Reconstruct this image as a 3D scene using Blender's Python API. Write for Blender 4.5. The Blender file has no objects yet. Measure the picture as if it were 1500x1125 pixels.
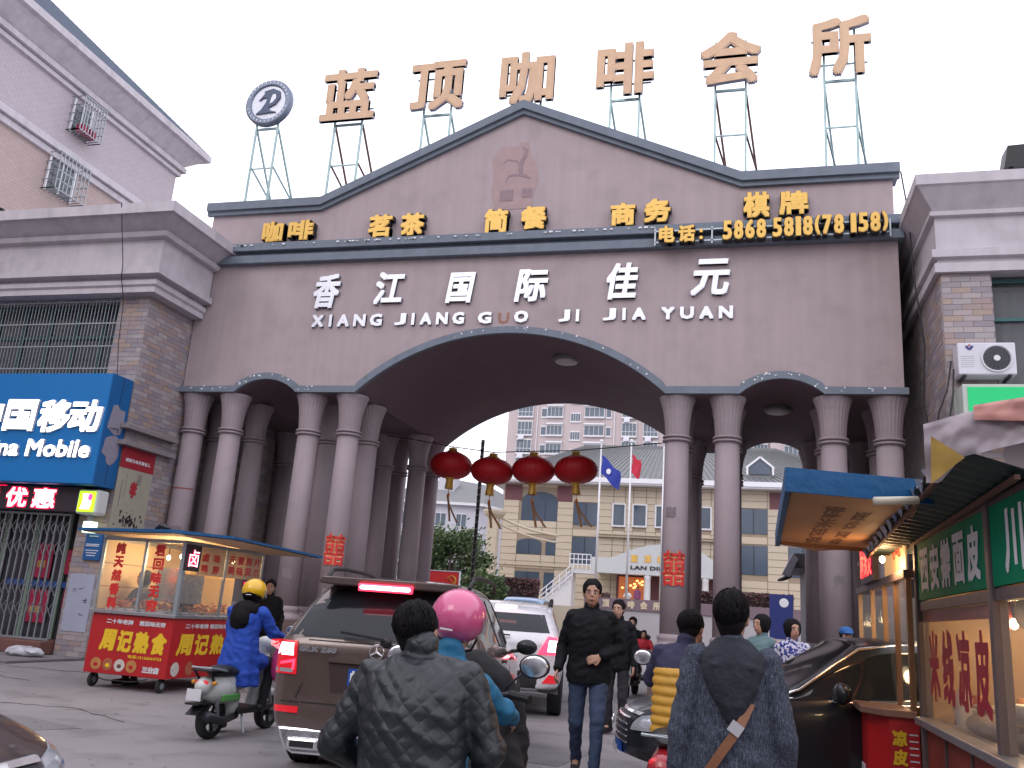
import bpy, bmesh, math, random
from mathutils import Vector, Matrix, noise
random.seed(7)
SC = bpy.context.scene
COL = SC.collection
R = math.radians
# ------------------------------------------------------------ camera
cam = bpy.data.objects.new('camera', bpy.data.cameras.new('camera'))
COL.objects.link(cam)
cam.data.sensor_width = 36; cam.data.lens = 30.849
cam.data.clip_start = .05; cam.data.clip_end = 1500
_r = (0.96550, 0.25095, 0.06948); _u = (-0.000877, -0.26370, 0.96460); _f = (-0.26039, 0.93139, 0.25439)
cam.matrix_world = Matrix(((_r[0], _u[0], -_f[0], 4.824), (_r[1], _u[1], -_f[1], -16.675), (_r[2], _u[2], -_f[2], 1.42), (0, 0, 0, 1)))
SC.camera = cam
# ------------------------------------------------------------ sky: bright overcast late afternoon
W = bpy.data.worlds.new('World'); SC.world = W; W.use_nodes = True
nt = W.node_tree; bg = nt.nodes['Background']
sky = nt.nodes.new('ShaderNodeTexSky'); sky.sky_type = 'NISHITA'; sky.sun_disc = False
sky.sun_elevation = R(28); sky.sun_rotation = R(200); sky.dust_density = 4
mx = nt.nodes.new('ShaderNodeMix'); mx.data_type = 'RGBA'
mx.inputs['Factor'].default_value = .93
nt.links.new(sky.outputs[0], mx.inputs[6]); mx.inputs[7].default_value = (18.4, 18.1, 20.2, 1)   # overcast cloud sheet in the sky texture's own units
nt.links.new(mx.outputs[2], bg.inputs['Color']); bg.inputs['Strength'].default_value = .1
sun = bpy.data.objects.new('sun', bpy.data.lights.new('sun', 'SUN')); COL.objects.link(sun)
sun.data.energy = .5; sun.data.angle = R(25); sun.data.color = (1, .95, .92)
sun.rotation_euler = (R(52), 0, R(-20))
SC.view_settings.view_transform = 'Standard'; SC.view_settings.look = 'None'
SC.view_settings.exposure = 0; SC.view_settings.gamma = 1; SC.view_settings.use_curve_mapping = False
# ------------------------------------------------------------ materials
MATS = {}
def mat(name, rgb, rough=.6, metal=0, var=.12, scale=4, bump=0, bscale=40, streak=0, coat=0, emit=None, es=0,
        alpha=1, trans=0, quilt=0, speck=0, isl=0, pal=None, spec=.5, dirt=0, fleck=0, course=0):
    if name in MATS: return MATS[name]
    m = bpy.data.materials.new(name); m.use_nodes = True; t = m.node_tree; N = t.nodes; L = t.links
    b = N['Principled BSDF']
    b.inputs['Roughness'].default_value = rough; b.inputs['Metallic'].default_value = metal
    b.inputs['Coat Weight'].default_value = coat; b.inputs['Coat Roughness'].default_value = .06
    b.inputs['Specular IOR Level'].default_value = spec
    tc = N.new('ShaderNodeTexCoord')
    def nz(s, d=4, vec=None):
        n = N.new('ShaderNodeTexNoise'); n.inputs['Scale'].default_value = s; n.inputs['Detail'].default_value = d
        L.new(vec or tc.outputs['Object'], n.inputs['Vector']); return n.outputs['Fac']
    def math_(op, a, bb):
        n = N.new('ShaderNodeMath'); n.operation = op
        for i, x in enumerate((a, bb)):
            if isinstance(x, (int, float)): n.inputs[i].default_value = x
            else: L.new(x, n.inputs[i])
        return n.outputs[0]
    col = None
    base = N.new('ShaderNodeRGB'); base.outputs[0].default_value = (*rgb, 1); col = base.outputs[0]
    if pal:
        oi = N.new('ShaderNodeObjectInfo'); ge = N.new('ShaderNodeNewGeometry')
        s = math_('FRACT', math_('ADD', oi.outputs['Random'], ge.outputs['Random Per Island']), 0)
        cr = N.new('ShaderNodeValToRGB'); cr.color_ramp.interpolation = 'CONSTANT'
        for i, c in enumerate(pal):
            e = cr.color_ramp.elements[i] if i < 2 else cr.color_ramp.elements.new(i / len(pal))
            e.position = i / len(pal); e.color = (*c, 1)
        L.new(s, cr.inputs[0]); col = cr.outputs[0]
    if var or streak or speck or dirt or course:
        f = None
        if course:
            sx = N.new('ShaderNodeSeparateXYZ'); L.new(tc.outputs['Object'], sx.inputs[0]); cx_ = N.new('ShaderNodeCombineXYZ'); L.new(math_('ADD', sx.outputs[0], sx.outputs[1]), cx_.inputs[0]); L.new(sx.outputs[2], cx_.inputs[1])
            bt = N.new('ShaderNodeTexBrick'); bt.inputs['Scale'].default_value = 1; bt.inputs['Brick Width'].default_value = course * 2.6; bt.inputs['Row Height'].default_value = course; bt.inputs['Mortar Size'].default_value = course * .09
            bt.inputs['Color1'].default_value = (1, 1, 1, 1); bt.inputs['Color2'].default_value = (.93, .93, .93, 1); bt.inputs['Mortar'].default_value = (.78, .78, .78, 1); L.new(cx_.outputs[0], bt.inputs['Vector']); f = bt.outputs['Color']
        if var:
            f0 = math_('MULTIPLY_ADD', nz(scale, 6), 2 * var); f0.node.inputs[2].default_value = 1 - var; f = math_('MULTIPLY', f, f0) if f else f0
        if streak:
            mp = N.new('ShaderNodeMapping'); mp.inputs['Scale'].default_value = (2.2, 2.2, .12); L.new(tc.outputs['Object'], mp.inputs['Vector'])
            s = math_('MULTIPLY_ADD', nz(2.5, 5, mp.outputs[0]), 2 * streak); s.node.inputs[2].default_value = 1 - streak
            f = math_('MULTIPLY', f, s) if f else s
        if speck:
            s = math_('MULTIPLY_ADD', nz(160, 1), 2 * speck); s.node.inputs[2].default_value = 1 - speck
            f = math_('MULTIPLY', f, s) if f else s
        if dirt:
            cr = N.new('ShaderNodeValToRGB'); cr.color_ramp.elements[0].position = .5; cr.color_ramp.elements[1].position = .72
            cr.color_ramp.elements[0].color = (1, 1, 1, 1); v = 1 - dirt; cr.color_ramp.elements[1].color = (v, v, v, 1)
            L.new(nz(1.7, 7), cr.inputs[0]); s = cr.outputs[0]
            f = math_('MULTIPLY', f, s) if f else s
        vm = N.new('ShaderNodeVectorMath'); vm.operation = 'SCALE'; L.new(col, vm.inputs[0]); L.new(f, vm.inputs['Scale']); col = vm.outputs[0]
    if fleck:
        mp = N.new('ShaderNodeMapping'); mp.inputs['Scale'].default_value = (110, 110, 22); mp.inputs['Rotation'].default_value = (0, R(14), 0); L.new(tc.outputs['Object'], mp.inputs['Vector'])
        cr = N.new('ShaderNodeValToRGB'); cr.color_ramp.elements[0].position = .42; cr.color_ramp.elements[1].position = .7; L.new(nz(1.6, 5, mp.outputs[0]), cr.inputs[0])
        mm = N.new('ShaderNodeMix'); mm.data_type = 'RGBA'; L.new(cr.outputs[0], mm.inputs[0]); L.new(col, mm.inputs[6]); mm.inputs[7].default_value = tuple(min(1, c * fleck) for c in rgb) + (1,); col = mm.outputs[2]
    L.new(col, b.inputs['Base Color'])
    if rough > .15 and not trans:
        rr = math_('MULTIPLY_ADD', nz(scale * 3, 3), .25); rr.node.inputs[2].default_value = max(0, rough - .12); L.new(rr, b.inputs['Roughness'])
    if bump or quilt:
        bn = N.new('ShaderNodeBump'); bn.inputs['Strength'].default_value = bump or .5; bn.inputs['Distance'].default_value = .02
        if quilt:
            mp = N.new('ShaderNodeMapping'); mp.inputs['Rotation'].default_value = (0, R(45), 0); L.new(tc.outputs['Object'], mp.inputs['Vector'])
            w1 = N.new('ShaderNodeTexWave'); w1.bands_direction = 'X'; w1.wave_profile = 'SIN'
            w2 = N.new('ShaderNodeTexWave'); w2.bands_direction = 'Z'; w2.wave_profile = 'SIN'
            for w in (w1, w2): w.inputs['Scale'].default_value = quilt; w.inputs['Distortion'].default_value = .6; L.new(mp.outputs[0], w.inputs['Vector'])
            h = math_('POWER', math_('MULTIPLY', w1.outputs['Fac'], w2.outputs['Fac']), .4)
            h = math_('ADD', h, math_('MULTIPLY', nz(7, 3), 3.5))
            bn.inputs['Distance'].default_value = .007
        else: h = nz(bscale, 4)
        L.new(h, bn.inputs['Height']); L.new(bn.outputs[0], b.inputs['Normal'])
    if emit:
        b.inputs['Emission Color'].default_value = (*emit, 1); b.inputs['Emission Strength'].default_value = es
    if alpha < 1: b.inputs['Alpha'].default_value = alpha
    if trans: b.inputs['Transmission Weight'].default_value = trans
    MATS[name] = m; return m
# ------------------------------------------------------------ mesh building
class MB:
    def __init__(s): s.v = []; s.f = []; s.mi = []; s.cur = 0
    def add(s, vs, fs):
        o = len(s.v); s.v += [tuple(v) for v in vs]
        for f in fs: s.f.append(tuple(i + o for i in f)); s.mi.append(s.cur)
        return s
    def box(s, x0, y0, z0, x1, y1, z1):
        x0, x1 = sorted((x0, x1)); y0, y1 = sorted((y0, y1)); z0, z1 = sorted((z0, z1))
        return s.add([(x0, y0, z0), (x1, y0, z0), (x1, y1, z0), (x0, y1, z0), (x0, y0, z1), (x1, y0, z1), (x1, y1, z1), (x0, y1, z1)],
                     [(0, 3, 2, 1), (4, 5, 6, 7), (0, 1, 5, 4), (1, 2, 6, 5), (2, 3, 7, 6), (3, 0, 4, 7)])
    def prism(s, pts, fn, a, b):
        """pts 2d polygon, fn(p, q, t) -> xyz, extruded t from a to b"""
        n = len(pts)
        vs = [fn(p, q, a) for p, q in pts] + [fn(p, q, b) for p, q in pts]
        return s.add(vs, [tuple(range(n)), tuple(range(2 * n - 1, n - 1, -1))] + [(i, i + n, (i + 1) % n + n, (i + 1) % n) for i in range(n)])
    def quad(s, *p): return s.add(p, [tuple(range(len(p)))])
    def bar(s, p0, p1, w, h=None, up=(0, 0, 1)):
        h = h or w; a = Vector(p0); b = Vector(p1); d = (b - a).normalized(); u = Vector(up)
        if abs(d.dot(u)) > .98: u = Vector((0, 1, 0))
        x = d.cross(u).normalized() * w / 2; y = x.cross(d).normalized() * h / 2
        vs = [a - x - y, a + x - y, a + x + y, a - x + y, b - x - y, b + x - y, b + x + y, b - x + y]
        return s.add(vs, [(0, 3, 2, 1), (4, 5, 6, 7), (0, 1, 5, 4), (1, 2, 6, 5), (2, 3, 7, 6), (3, 0, 4, 7)])
    def tube(s, pts, r, n=8, cap=True):
        P = [Vector(p) for p in pts]; rs = r if isinstance(r, (list, tuple)) else [r] * len(P)
        vs = []; px = None
        for i, p in enumerate(P):
            d = (P[min(i + 1, len(P) - 1)] - P[max(i - 1, 0)]).normalized()
            if px is None: px = d.orthogonal().normalized()
            px = (px - d * px.dot(d)).normalized(); py = d.cross(px)
            vs += [p + (px * math.cos(2 * math.pi * k / n) + py * math.sin(2 * math.pi * k / n)) * rs[i] for k in range(n)]
        fs = [(i * n + k, i * n + (k + 1) % n, (i + 1) * n + (k + 1) % n, (i + 1) * n + k) for i in range(len(P) - 1) for k in range(n)]
        if cap: fs += [tuple(range(n - 1, -1, -1)), tuple(range((len(P) - 1) * n, len(P) * n))]
        return s.add(vs, fs)
    def lathe(s, prof, c=(0, 0, 0), n=24, axis='z', sx=1, sy=1, flute=0, cap=True):
        vs = []
        for r, h in prof:
            for k in range(n):
                a = 2 * math.pi * k / n; rr = r
                if flute and k % 2: rr = r * (1 - flute)
                x, y = rr * math.cos(a) * sx, rr * math.sin(a) * sy
                p = {'z': (x, y, h), 'y': (x, h, y), 'x': (h, x, y)}[axis]
                vs.append((p[0] + c[0], p[1] + c[1], p[2] + c[2]))
        m = len(prof)
        fs = [(i * n + k, i * n + (k + 1) % n, (i + 1) * n + (k + 1) % n, (i + 1) * n + k) for i in range(m - 1) for k in range(n)]
        if cap: fs += [tuple(range(n - 1, -1, -1)), tuple(range((m - 1) * n, m * n))]
        if axis == 'y': fs = [f[::-1] for f in fs]
        return s.add(vs, fs)
    def sweep(s, secs, n=24, k=5):
        """smooth closed tube through elliptical sections (centre, rx, ry), centres rising in z"""
        S = []
        m = len(secs)
        for i in range(m - 1):
            for j in range(k):
                t = j / k; a = secs[max(i - 1, 0)]; b_ = secs[i]; c = secs[i + 1]; d = secs[min(i + 2, m - 1)]
                h = lambda p0, p1, p2, p3: .5 * (2 * p1 + (p2 - p0) * t + (2 * p0 - 5 * p1 + 4 * p2 - p3) * t * t + (3 * p1 - p0 - 3 * p2 + p3) * t ** 3)
                S.append((Vector([h(a[0][q], b_[0][q], c[0][q], d[0][q]) for q in range(3)]), h(a[1], b_[1], c[1], d[1]), h(a[2], b_[2], c[2], d[2])))
        S.append((Vector(secs[-1][0]), secs[-1][1], secs[-1][2]))
        vs = [(c.x + rx * math.cos(2 * math.pi * q / n), c.y + ry * math.sin(2 * math.pi * q / n), c.z) for c, rx, ry in S for q in range(n)]
        M = len(S)
        return s.add(vs, [(i * n + q, i * n + (q + 1) % n, (i + 1) * n + (q + 1) % n, (i + 1) * n + q) for i in range(M - 1) for q in range(n)] + [tuple(range(n - 1, -1, -1)), tuple(range((M - 1) * n, M * n))])
    def ell(s, c, r, n=12, m=8, rot=None):
        vs = []; M = rot or Matrix.Identity(3)
        for i in range(1, m):
            t = math.pi * i / m
            for k in range(n):
                a = 2 * math.pi * k / n
                p = M @ Vector((r[0] * math.sin(t) * math.cos(a), r[1] * math.sin(t) * math.sin(a), r[2] * math.cos(t)))
                vs.append(p + Vector(c))
        vs += [Vector(c) + M @ Vector((0, 0, r[2])), Vector(c) - M @ Vector((0, 0, r[2]))]
        T = len(vs) - 2; B = T + 1
        fs = [(i * n + k, (i + 1) * n + k, (i + 1) * n + (k + 1) % n, i * n + (k + 1) % n) for i in range(m - 2) for k in range(n)]
        fs += [(T, k, (k + 1) % n) for k in range(n)] + [(B, (m - 2) * n + (k + 1) % n, (m - 2) * n + k) for k in range(n)]
        return s.add(vs, fs)
    def cone(s, a, b, ra, rb, n=12):
        """round-ended tapered capsule"""
        a = Vector(a); b = Vector(b); d = b - a
        if d.length < 1e-6: return s.ell(a, (ra,) * 3)
        d.normalize(); pts = []; rs = []
        for t in (-80, -50, -20): pts.append(a + d * ra * math.sin(R(t))); rs.append(ra * math.cos(R(t)))
        for t in (20, 50, 80): pts.append(b + d * rb * math.sin(R(t))); rs.append(rb * math.cos(R(t)))
        return s.tube(pts, rs, n)
    def mesh(s, name, m, smooth=False, fix=False):
        me = bpy.data.meshes.new(name); me.from_pydata(s.v, [], s.f)
        for x in (m if isinstance(m, (list, tuple)) else [m]): me.materials.append(x)
        if any(s.mi): me.polygons.foreach_set('material_index', s.mi)
        if fix:
            bm = bmesh.new(); bm.from_mesh(me); bmesh.ops.recalc_face_normals(bm, faces=bm.faces); bm.to_mesh(me); bm.free()
        if smooth: me.shade_smooth()
        me.validate(); me.update(); return me
    def build(s, name, m, parent=None, smooth=False, bevel=0, fix=False, auto=None):
        return link(name, s.mesh(name, m, smooth, fix), parent, bevel, auto)
WM = {}
def link(name, me, parent=None, bevel=0, auto=None, M=None):
    o = bpy.data.objects.new(name, me); COL.objects.link(o)
    if parent is not None:
        o.parent = parent
        if parent.name in WM: o.matrix_parent_inverse = WM[parent.name]
    if M is not None: o.matrix_basis = M
    if bevel:
        b = o.modifiers.new('bevel', 'BEVEL'); b.width = bevel; b.segments = 2; b.limit_method = 'ANGLE'; b.angle_limit = R(40)
    if auto is not None:
        me.shade_smooth(); 
        bm = bmesh.new(); bm.from_mesh(me)
        for e in bm.edges:
            if len(e.link_faces) == 2 and e.calc_face_angle(0) > R(auto): e.smooth = False
        bm.to_mesh(me); bm.free()
    return o
def tag(o, label=None, cat=None, group=None, kind=None):
    for k, v in (('label', label), ('category', cat), ('group', group), ('kind', kind)):
        if v: o[k] = v
    return o
def thing(name, label, cat, loc=(0, 0, 0), rz=0, group=None, local=False):
    """Empty at the thing's base. local=False: its children are modelled in world coordinates."""
    o = bpy.data.objects.new(name, None); COL.objects.link(o); o.empty_display_size = .2
    o.location = loc; o.rotation_euler = (0, 0, rz)
    if not local: WM[o.name] = (Matrix.Translation(loc) @ Matrix.Rotation(rz, 4, 'Z')).inverted()
    return tag(o, label, cat, group)
def kids(o): return [c for c in bpy.data.objects if c.parent == o]
def copy_tree(o, parent=None):
    c = o.copy(); COL.objects.link(c)
    if parent is not None: c.parent = parent
    for k in kids(o): copy_tree(k, c)
    return c
def struct(name, mb, m, **k): return tag(mb.build(name, m, **k), kind='structure')
# text as real mesh -----------------------------------------------------
TX = {}
def glyph(s):
    if s not in TX:
        c = bpy.data.curves.new('t', 'FONT'); c.body = s; c.resolution_u = 2
        o = bpy.data.objects.new('t', c); COL.objects.link(o)
        me = bpy.data.meshes.new_from_object(o.evaluated_get(bpy.context.evaluated_depsgraph_get()))
        vs = [v.co.copy() for v in me.vertices]; fs = [tuple(p.vertices) for p in me.polygons]
        bpy.data.objects.remove(o); bpy.data.curves.remove(c); bpy.data.meshes.remove(me)
        # boundary edges for the side walls
        cnt = {}
        for f in fs:
            for i in range(len(f)):
                e = (f[i], f[(i + 1) % len(f)]); cnt[e] = 1
        be = [e for e in cnt if (e[1], e[0]) not in cnt]
        TX[s] = (vs, fs, be)
    return TX[s]
def text(s, O, U, V, w, h, d, name='lettering', m=None, parent=None, bold=0, shear=0, back=True, side=None, build=True):
    """s fitted in w x h on the plane O + x U + y V, standing d proud along U x V"""
    vs, fs, be = glyph(s)
    if not vs: return None
    x0 = min(v.x for v in vs); x1 = max(v.x for v in vs); y0 = min(v.y for v in vs); y1 = max(v.y for v in vs)
    U = Vector(U).normalized(); V = Vector(V).normalized(); N = U.cross(V); O = Vector(O)
    sh = [(0, 0)] if not bold else [(-1, -1), (1, -1), (1, 1), (-1, 1), (0, 0), (-1, 0), (1, 0), (0, 1), (0, -1)]
    mb = MB()
    for i, (a, b_) in enumerate(sh):
        dd = d + i * min(.0012, d * .05)
        P = []
        for v in vs:
            y = (v.y - y0) / max(y1 - y0, 1e-4) * (h - 2 * bold) + bold + b_ * bold
            x = (v.x - x0) / max(x1 - x0, 1e-4) * (w - 2 * bold) + bold + a * bold + shear * y
            P.append(O + U * x + V * y)
        n = len(P); F = [f for f in fs]
        mb.cur = 0
        mb.add([p + N * dd for p in P], F)
        mb.cur = 1 if side else 0
        if d > .006: mb.add([p + N * dd for p in P] + P, [(e[1], e[0], e[0] + n, e[1] + n) for e in be])
    if not build: return mb
    return mb.build(name, [m, side] if side else m, parent)
# blobs: unions of round primitives remeshed into one skin ------------------
def remesh(mb, vox, smooth=4, name='m'):
    me = bpy.data.meshes.new(name); me.from_pydata(mb.v, [], mb.f)
    o = bpy.data.objects.new(name, me); COL.objects.link(o)
    r = o.modifiers.new('r', 'REMESH'); r.mode = 'VOXEL'; r.voxel_size = vox; r.adaptivity = 0
    if smooth: s = o.modifiers.new('s', 'SMOOTH'); s.iterations = smooth; s.factor = .5
    out = bpy.data.meshes.new_from_object(o.evaluated_get(bpy.context.evaluated_depsgraph_get()))
    bpy.data.objects.remove(o); bpy.data.meshes.remove(me)
    out.shade_smooth(); return out
def blob(mb, name, m, parent, vox=.015, smooth=4):
    me = remesh(mb, vox, smooth, name); me.materials.append(m); me.name = name
    amp = {'jacket': .011, 'trousers': .009, 'coat': .012, 'sleeves': .008, 'smock': .012, 'scarf': .006, 'inner_top': .006, 'wind_apron': .015, 'hood': .005, 'vest': .003}.get(name)
    if amp:   # folds in the cloth as real relief
        vs = me.vertices; no = [v.normal.copy() for v in vs]
        for v, n in zip(vs, no):
            c = v.co; a = noise.noise(Vector((c.x * 7, c.y * 7, c.z * 11 + c.x * 5))); b = noise.noise(Vector((c.x * 16 + 9, c.y * 16, c.z * 24)))
            v.co = c + n * (amp * ((1 - abs(a) * 2.6) * .7 + b * .45))
    return link(name, me, parent)
X_ = (1, 0, 0); Y_ = (0, 1, 0); Z_ = (0, 0, 1); NX = (-1, 0, 0); NY = (0, -1, 0)
# ------------------------------------------------------------ palette
M_pink = mat('mauve_render', (.385, .315, .325), .85, var=.09, scale=1.2, bump=.25, bscale=60, streak=.12, dirt=.12)
M_col = mat('column_paint', (.315, .26, .28), .8, var=.1, scale=2, bump=.2, bscale=40, streak=.1, dirt=.1)
M_grey = mat('blue_grey_trim', (.155, .185, .225), .75, var=.2, scale=5, bump=.3, bscale=30, streak=.12)
M_wht = mat('weathered_white_trim', (.5, .47, .5), .8, var=.12, scale=3, bump=.2, bscale=30, streak=.16, dirt=.18)
M_mortar = mat('tile_mortar', (.23, .2, .21), .9, var=.1)
M_tile = mat('wall_tile', (1, 1, 1), .55, var=.1, scale=8, pal=[(.31, .24, .23), (.27, .24, .26), (.36, .31, .31), (.34, .26, .22), (.25, .22, .25), (.33, .3, .31), (.3, .26, .275)])
M_steel = mat('galvanised_steel', (.36, .4, .43), .45, .7, var=.2)
M_dark = mat('dark_metal', (.03, .032, .04), .45, .3)
M_blk = mat('black_plastic', (.012, .012, .014), .5)
M_gold = mat('gold_letter', (.72, .45, .1), .4, .25, var=.12, scale=9)
M_silver = mat('silver_letter', (.66, .68, .74), .3, .55, var=.1, scale=7)
M_tan = mat('orange_tan_letter', (.62, .42, .27), .7, var=.15, scale=4, streak=.12)
M_tanside = mat('letter_side', (.3, .3, .36), .6)
M_glass = mat('dark_window_glass', (.05, .062, .075), .08, var=0, spec=.8)
M_asph = mat('concrete_road', (.25, .232, .242), .9, var=.2, scale=.7, bump=.6, bscale=90, dirt=.3, speck=.16)
M_rust = mat('rust_brown', (.12, .06, .045), .8, var=.3)
M_white = mat('white_paint', (.72, .72, .75), .5, var=.05)
# ------------------------------------------------------------ ground
g = MB(); g.box(-250, -60, -1, 250, 320, 0)
struct('road', g, M_asph)
g = MB(); g.box(-25, -3.4, .001, -7.62, -1.5, .05)
M_pave = mat('pavement_slab', (.19, .175, .185), .9, var=.14, scale=1.5, bump=.4, bscale=60, dirt=.3)
struct('pavement', g, M_pave, bevel=.01)
for pts in ([(-16, -3.55), (-12, -3.62), (-9, -3.5), (-7, -3.66), (-5.2, -3.4)], [(-9.5, -5.0), (-7.6, -5.25), (-6.1, -5.1), (-5.3, -5.3)], [(-4.9, -7.2), (-3.8, -7.5), (-2.9, -7.3), (-1.6, -7.9)]):
    qc = random.Random(len(pts) + int(pts[0][0] * 10)); P_ = []
    for (xa, ya), (xb, yb) in zip(pts, pts[1:]):
        for k in range(8): P_.append((xa + (xb - xa) * k / 8 + qc.uniform(-.03, .03), ya + (yb - ya) * k / 8 + qc.uniform(-.035, .035), .002))
    g = MB(); g.tube(P_, [qc.uniform(.002, .007) for _ in P_], 5)
    o = struct('road_crack', g, M_blk)
M_rep = mat('repair_patch', (.19, .178, .188), .92, var=.2, scale=2, bump=.7, bscale=70, speck=.2, dirt=.25)
for pp_ in ([(-3.6, -8.9), (-2.2, -9.3), (-1.7, -8.5), (-2.9, -8.2)], [(-6.9, -6.3), (-5.4, -6.5), (-5.3, -6.0), (-6.8, -5.8)], [(1.6, -7.2), (3.0, -7.4), (3.2, -6.2), (1.9, -6.0)]):
    g = MB(); qc = random.Random(4); pl_ = [(x + qc.uniform(-.05, .05), y + qc.uniform(-.05, .05)) for i, (x, y) in enumerate(pp_) for _ in (0,)]; g.prism(pl_, lambda p, q, t: (p, q, t), .001, .005); struct('road_patch', g, M_rep, fix=True)
g = MB(); qc = random.Random(21)
for k in range(260):
    x, y = qc.uniform(-8, 3.5), qc.uniform(-12, -3.6); s_ = qc.uniform(.008, .03); a_ = qc.uniform(0, 3); c_, d_ = s_ * math.cos(a_), s_ * math.sin(a_)
    g.quad((x - c_, y - d_, .007), (x + d_ * .5, y - c_ * .5, .012), (x + c_, y + d_, .007), (x - d_ * .5, y + c_ * .5, .009))
tag(g.build('litter', mat('litter', (1, 1, 1), .8, var=.1, pal=[(.3, .28, .26), (.1, .08, .06), (.45, .44, .45), (.16, .12, .08), (.08, .08, .08)])), 'small scraps and dead leaves scattered over the road', 'litter', kind='stuff')
# ------------------------------------------------------------ the entrance gate
gate = thing('entrance_gate', 'mauve rendered entrance gate with pediment, three arches and paired columns', 'gate', (0, 0, 0))
ZB = 5.77
def arc(x0, x1, rise, n):
    h = (x1 - x0) / 2; rr = (h * h + rise * rise) / (2 * rise); c = (x0 + x1) / 2; a = math.asin(min(1, h / rr))
    return [(c + rr * math.sin(-a + 2 * a * i / n), ZB + rr * math.cos(-a + 2 * a * i / n) - rr * math.cos(a)) for i in range(n + 1)]
low = [(-7.56, ZB)] + arc(-6.18, -4.66, .3, 12) + arc(-3.27, 3.27, 1.28, 36) + arc(4.66, 6.18, .3, 12) + [(7.56, ZB)]
b = MB()
# the arched body as strips so that the vaults are real surfaces
M_sof = mat('soffit_shade_tone', (.15, .1, .115), .85, var=.12, scale=1.2, bump=.2, bscale=50)  # gate mauve darkened for the vaults: passage shade put into the colour
n = len(low)
for (y, flip) in ((0, 0), (5.83, 1)):
    vs = [(x, y, z) for x, z in low] + [(x, y, 8.8) for x, z in low]
    b.add(vs, [((i, i + 1, i + 1 + n, i + n) if not flip else (i + 1, i, i + n, i + 1 + n)) for i in range(n - 1)])
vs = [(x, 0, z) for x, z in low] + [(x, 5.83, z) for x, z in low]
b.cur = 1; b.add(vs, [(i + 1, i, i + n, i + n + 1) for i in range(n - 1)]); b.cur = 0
b.add([(-7.56, 0, ZB), (-7.56, 5.83, ZB), (-7.56, 5.83, 8.8), (-7.56, 0, 8.8), (7.56, 0, ZB), (7.56, 5.83, ZB), (7.56, 5.83, 8.8), (7.56, 0, 8.8)],
      [(1, 0, 3, 2), (4, 5, 6, 7), (3, 7, 6, 2)])
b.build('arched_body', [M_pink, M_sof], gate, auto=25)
# blue grey band following the arches
nr = []
for i in range(n):
    a = Vector((*low[max(i - 1, 0)], 0)); c = Vector((*low[min(i + 1, n - 1)], 0)); t = (c - a).normalized(); nr.append((-t.y, t.x))
up = [(x + q[0] * .14, z + q[1] * .14) if 0 < i < n - 1 else (x, z + .12) for i, ((x, z), q) in enumerate(zip(low, nr))]
lo = [(x, z - .004) for x, z in low]; lo[0] = (-7.62, lo[0][1]); lo[-1] = (7.62, lo[-1][1]); up[0] = (-7.62, up[0][1]); up[-1] = (7.62, up[-1][1])
for (ya, yb) in ((-.1, -.002), (5.832, 5.93)):
    b = MB(); vs = [(x, y, z) for y in (ya, yb) for L in (lo, up) for x, z in L]
    b.add(vs, [f for i in range(n - 1) for f in ((i, i + 1, i + 1 + n, i + n), (i + 2 * n, i + 3 * n, i + 1 + 3 * n, i + 1 + 2 * n), (i + n, i + n + 1, i + 3 * n + 1, i + 3 * n), (i, i + 2 * n, i + 1 + 2 * n, i + 1))] + [(0, n, 3 * n, 2 * n), (n - 1, 3 * n - 1, 4 * n - 1, 2 * n - 1)])
    b.build('arch_band', M_grey, gate, fix=True)
# small flakes of render lost along the band
b = MB(); rr = random.Random(3)
for i in range(70):
    x = rr.choice((rr.uniform(-6.2, -4.2), rr.uniform(-7.4, -6), rr.uniform(-2.4, 3.2), rr.uniform(4.6, 7.3))); k = min(range(n - 1), key=lambda j: abs(low[j][0] - x))
    z = low[k][1] + rr.uniform(.05, .13); s = rr.uniform(.006, .018); b.box(x - s, -.106, z - s, x + s * rr.uniform(.6, 2), -.099, z + s)
for i in range(60):
    x = rr.uniform(-7.3, 3); s = rr.uniform(.006, .02); b.box(x - s * 2, -.226, 9.2, x + s * 2, -.219, 9.2 + s * 2)
tag(b.build('paint_flakes', M_white, gate), kind='stuff')
for (z0, z1, e) in ((8.8, 8.99, .16), (8.99, 9.09, .05), (9.09, 9.28, .2)):
    b = MB(); b.box(-7.5 - e, -e, z0 + .001, 7.5 + e, 5.83 + e, z1); b.build('cornice_band', M_grey, gate, bevel=.012)
# parapet with pediment
pp = [(-7.52, 9.281), (7.52, 9.281), (7.52, 10.2), (4.66, 10.2), (0, 12.27), (-4.66, 10.2), (-7.52, 10.2)]
b = MB(); b.prism(pp, lambda p, q, t: (p, t, q), .02, .4); b.build('parapet', M_pink, gate, fix=True)
cp = [(-7.64, 10.2), (-4.68, 10.2), (0, 12.28), (4.68, 10.2), (7.64, 10.2)]
for i in range(4):
    (xa, za), (xb, zb) = cp[i], cp[i + 1]
    b = MB(); k = .1
    b.prism([(xa, za - .0), (xb, zb - .0), (xb, zb + k * 2), (xa, za + k * 2)], lambda p, q, t: (p, t, q), -.14, .5)
    b.build('coping', M_grey, gate, fix=True)
    b = MB(); b.prism([(xa, za - .1), (xb, zb - .1), (xb, zb - .003), (xa, za - .003)], lambda p, q, t: (p, t, q), -.07, .019); b.build('coping_drip', M_grey, gate, fix=True)
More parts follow.
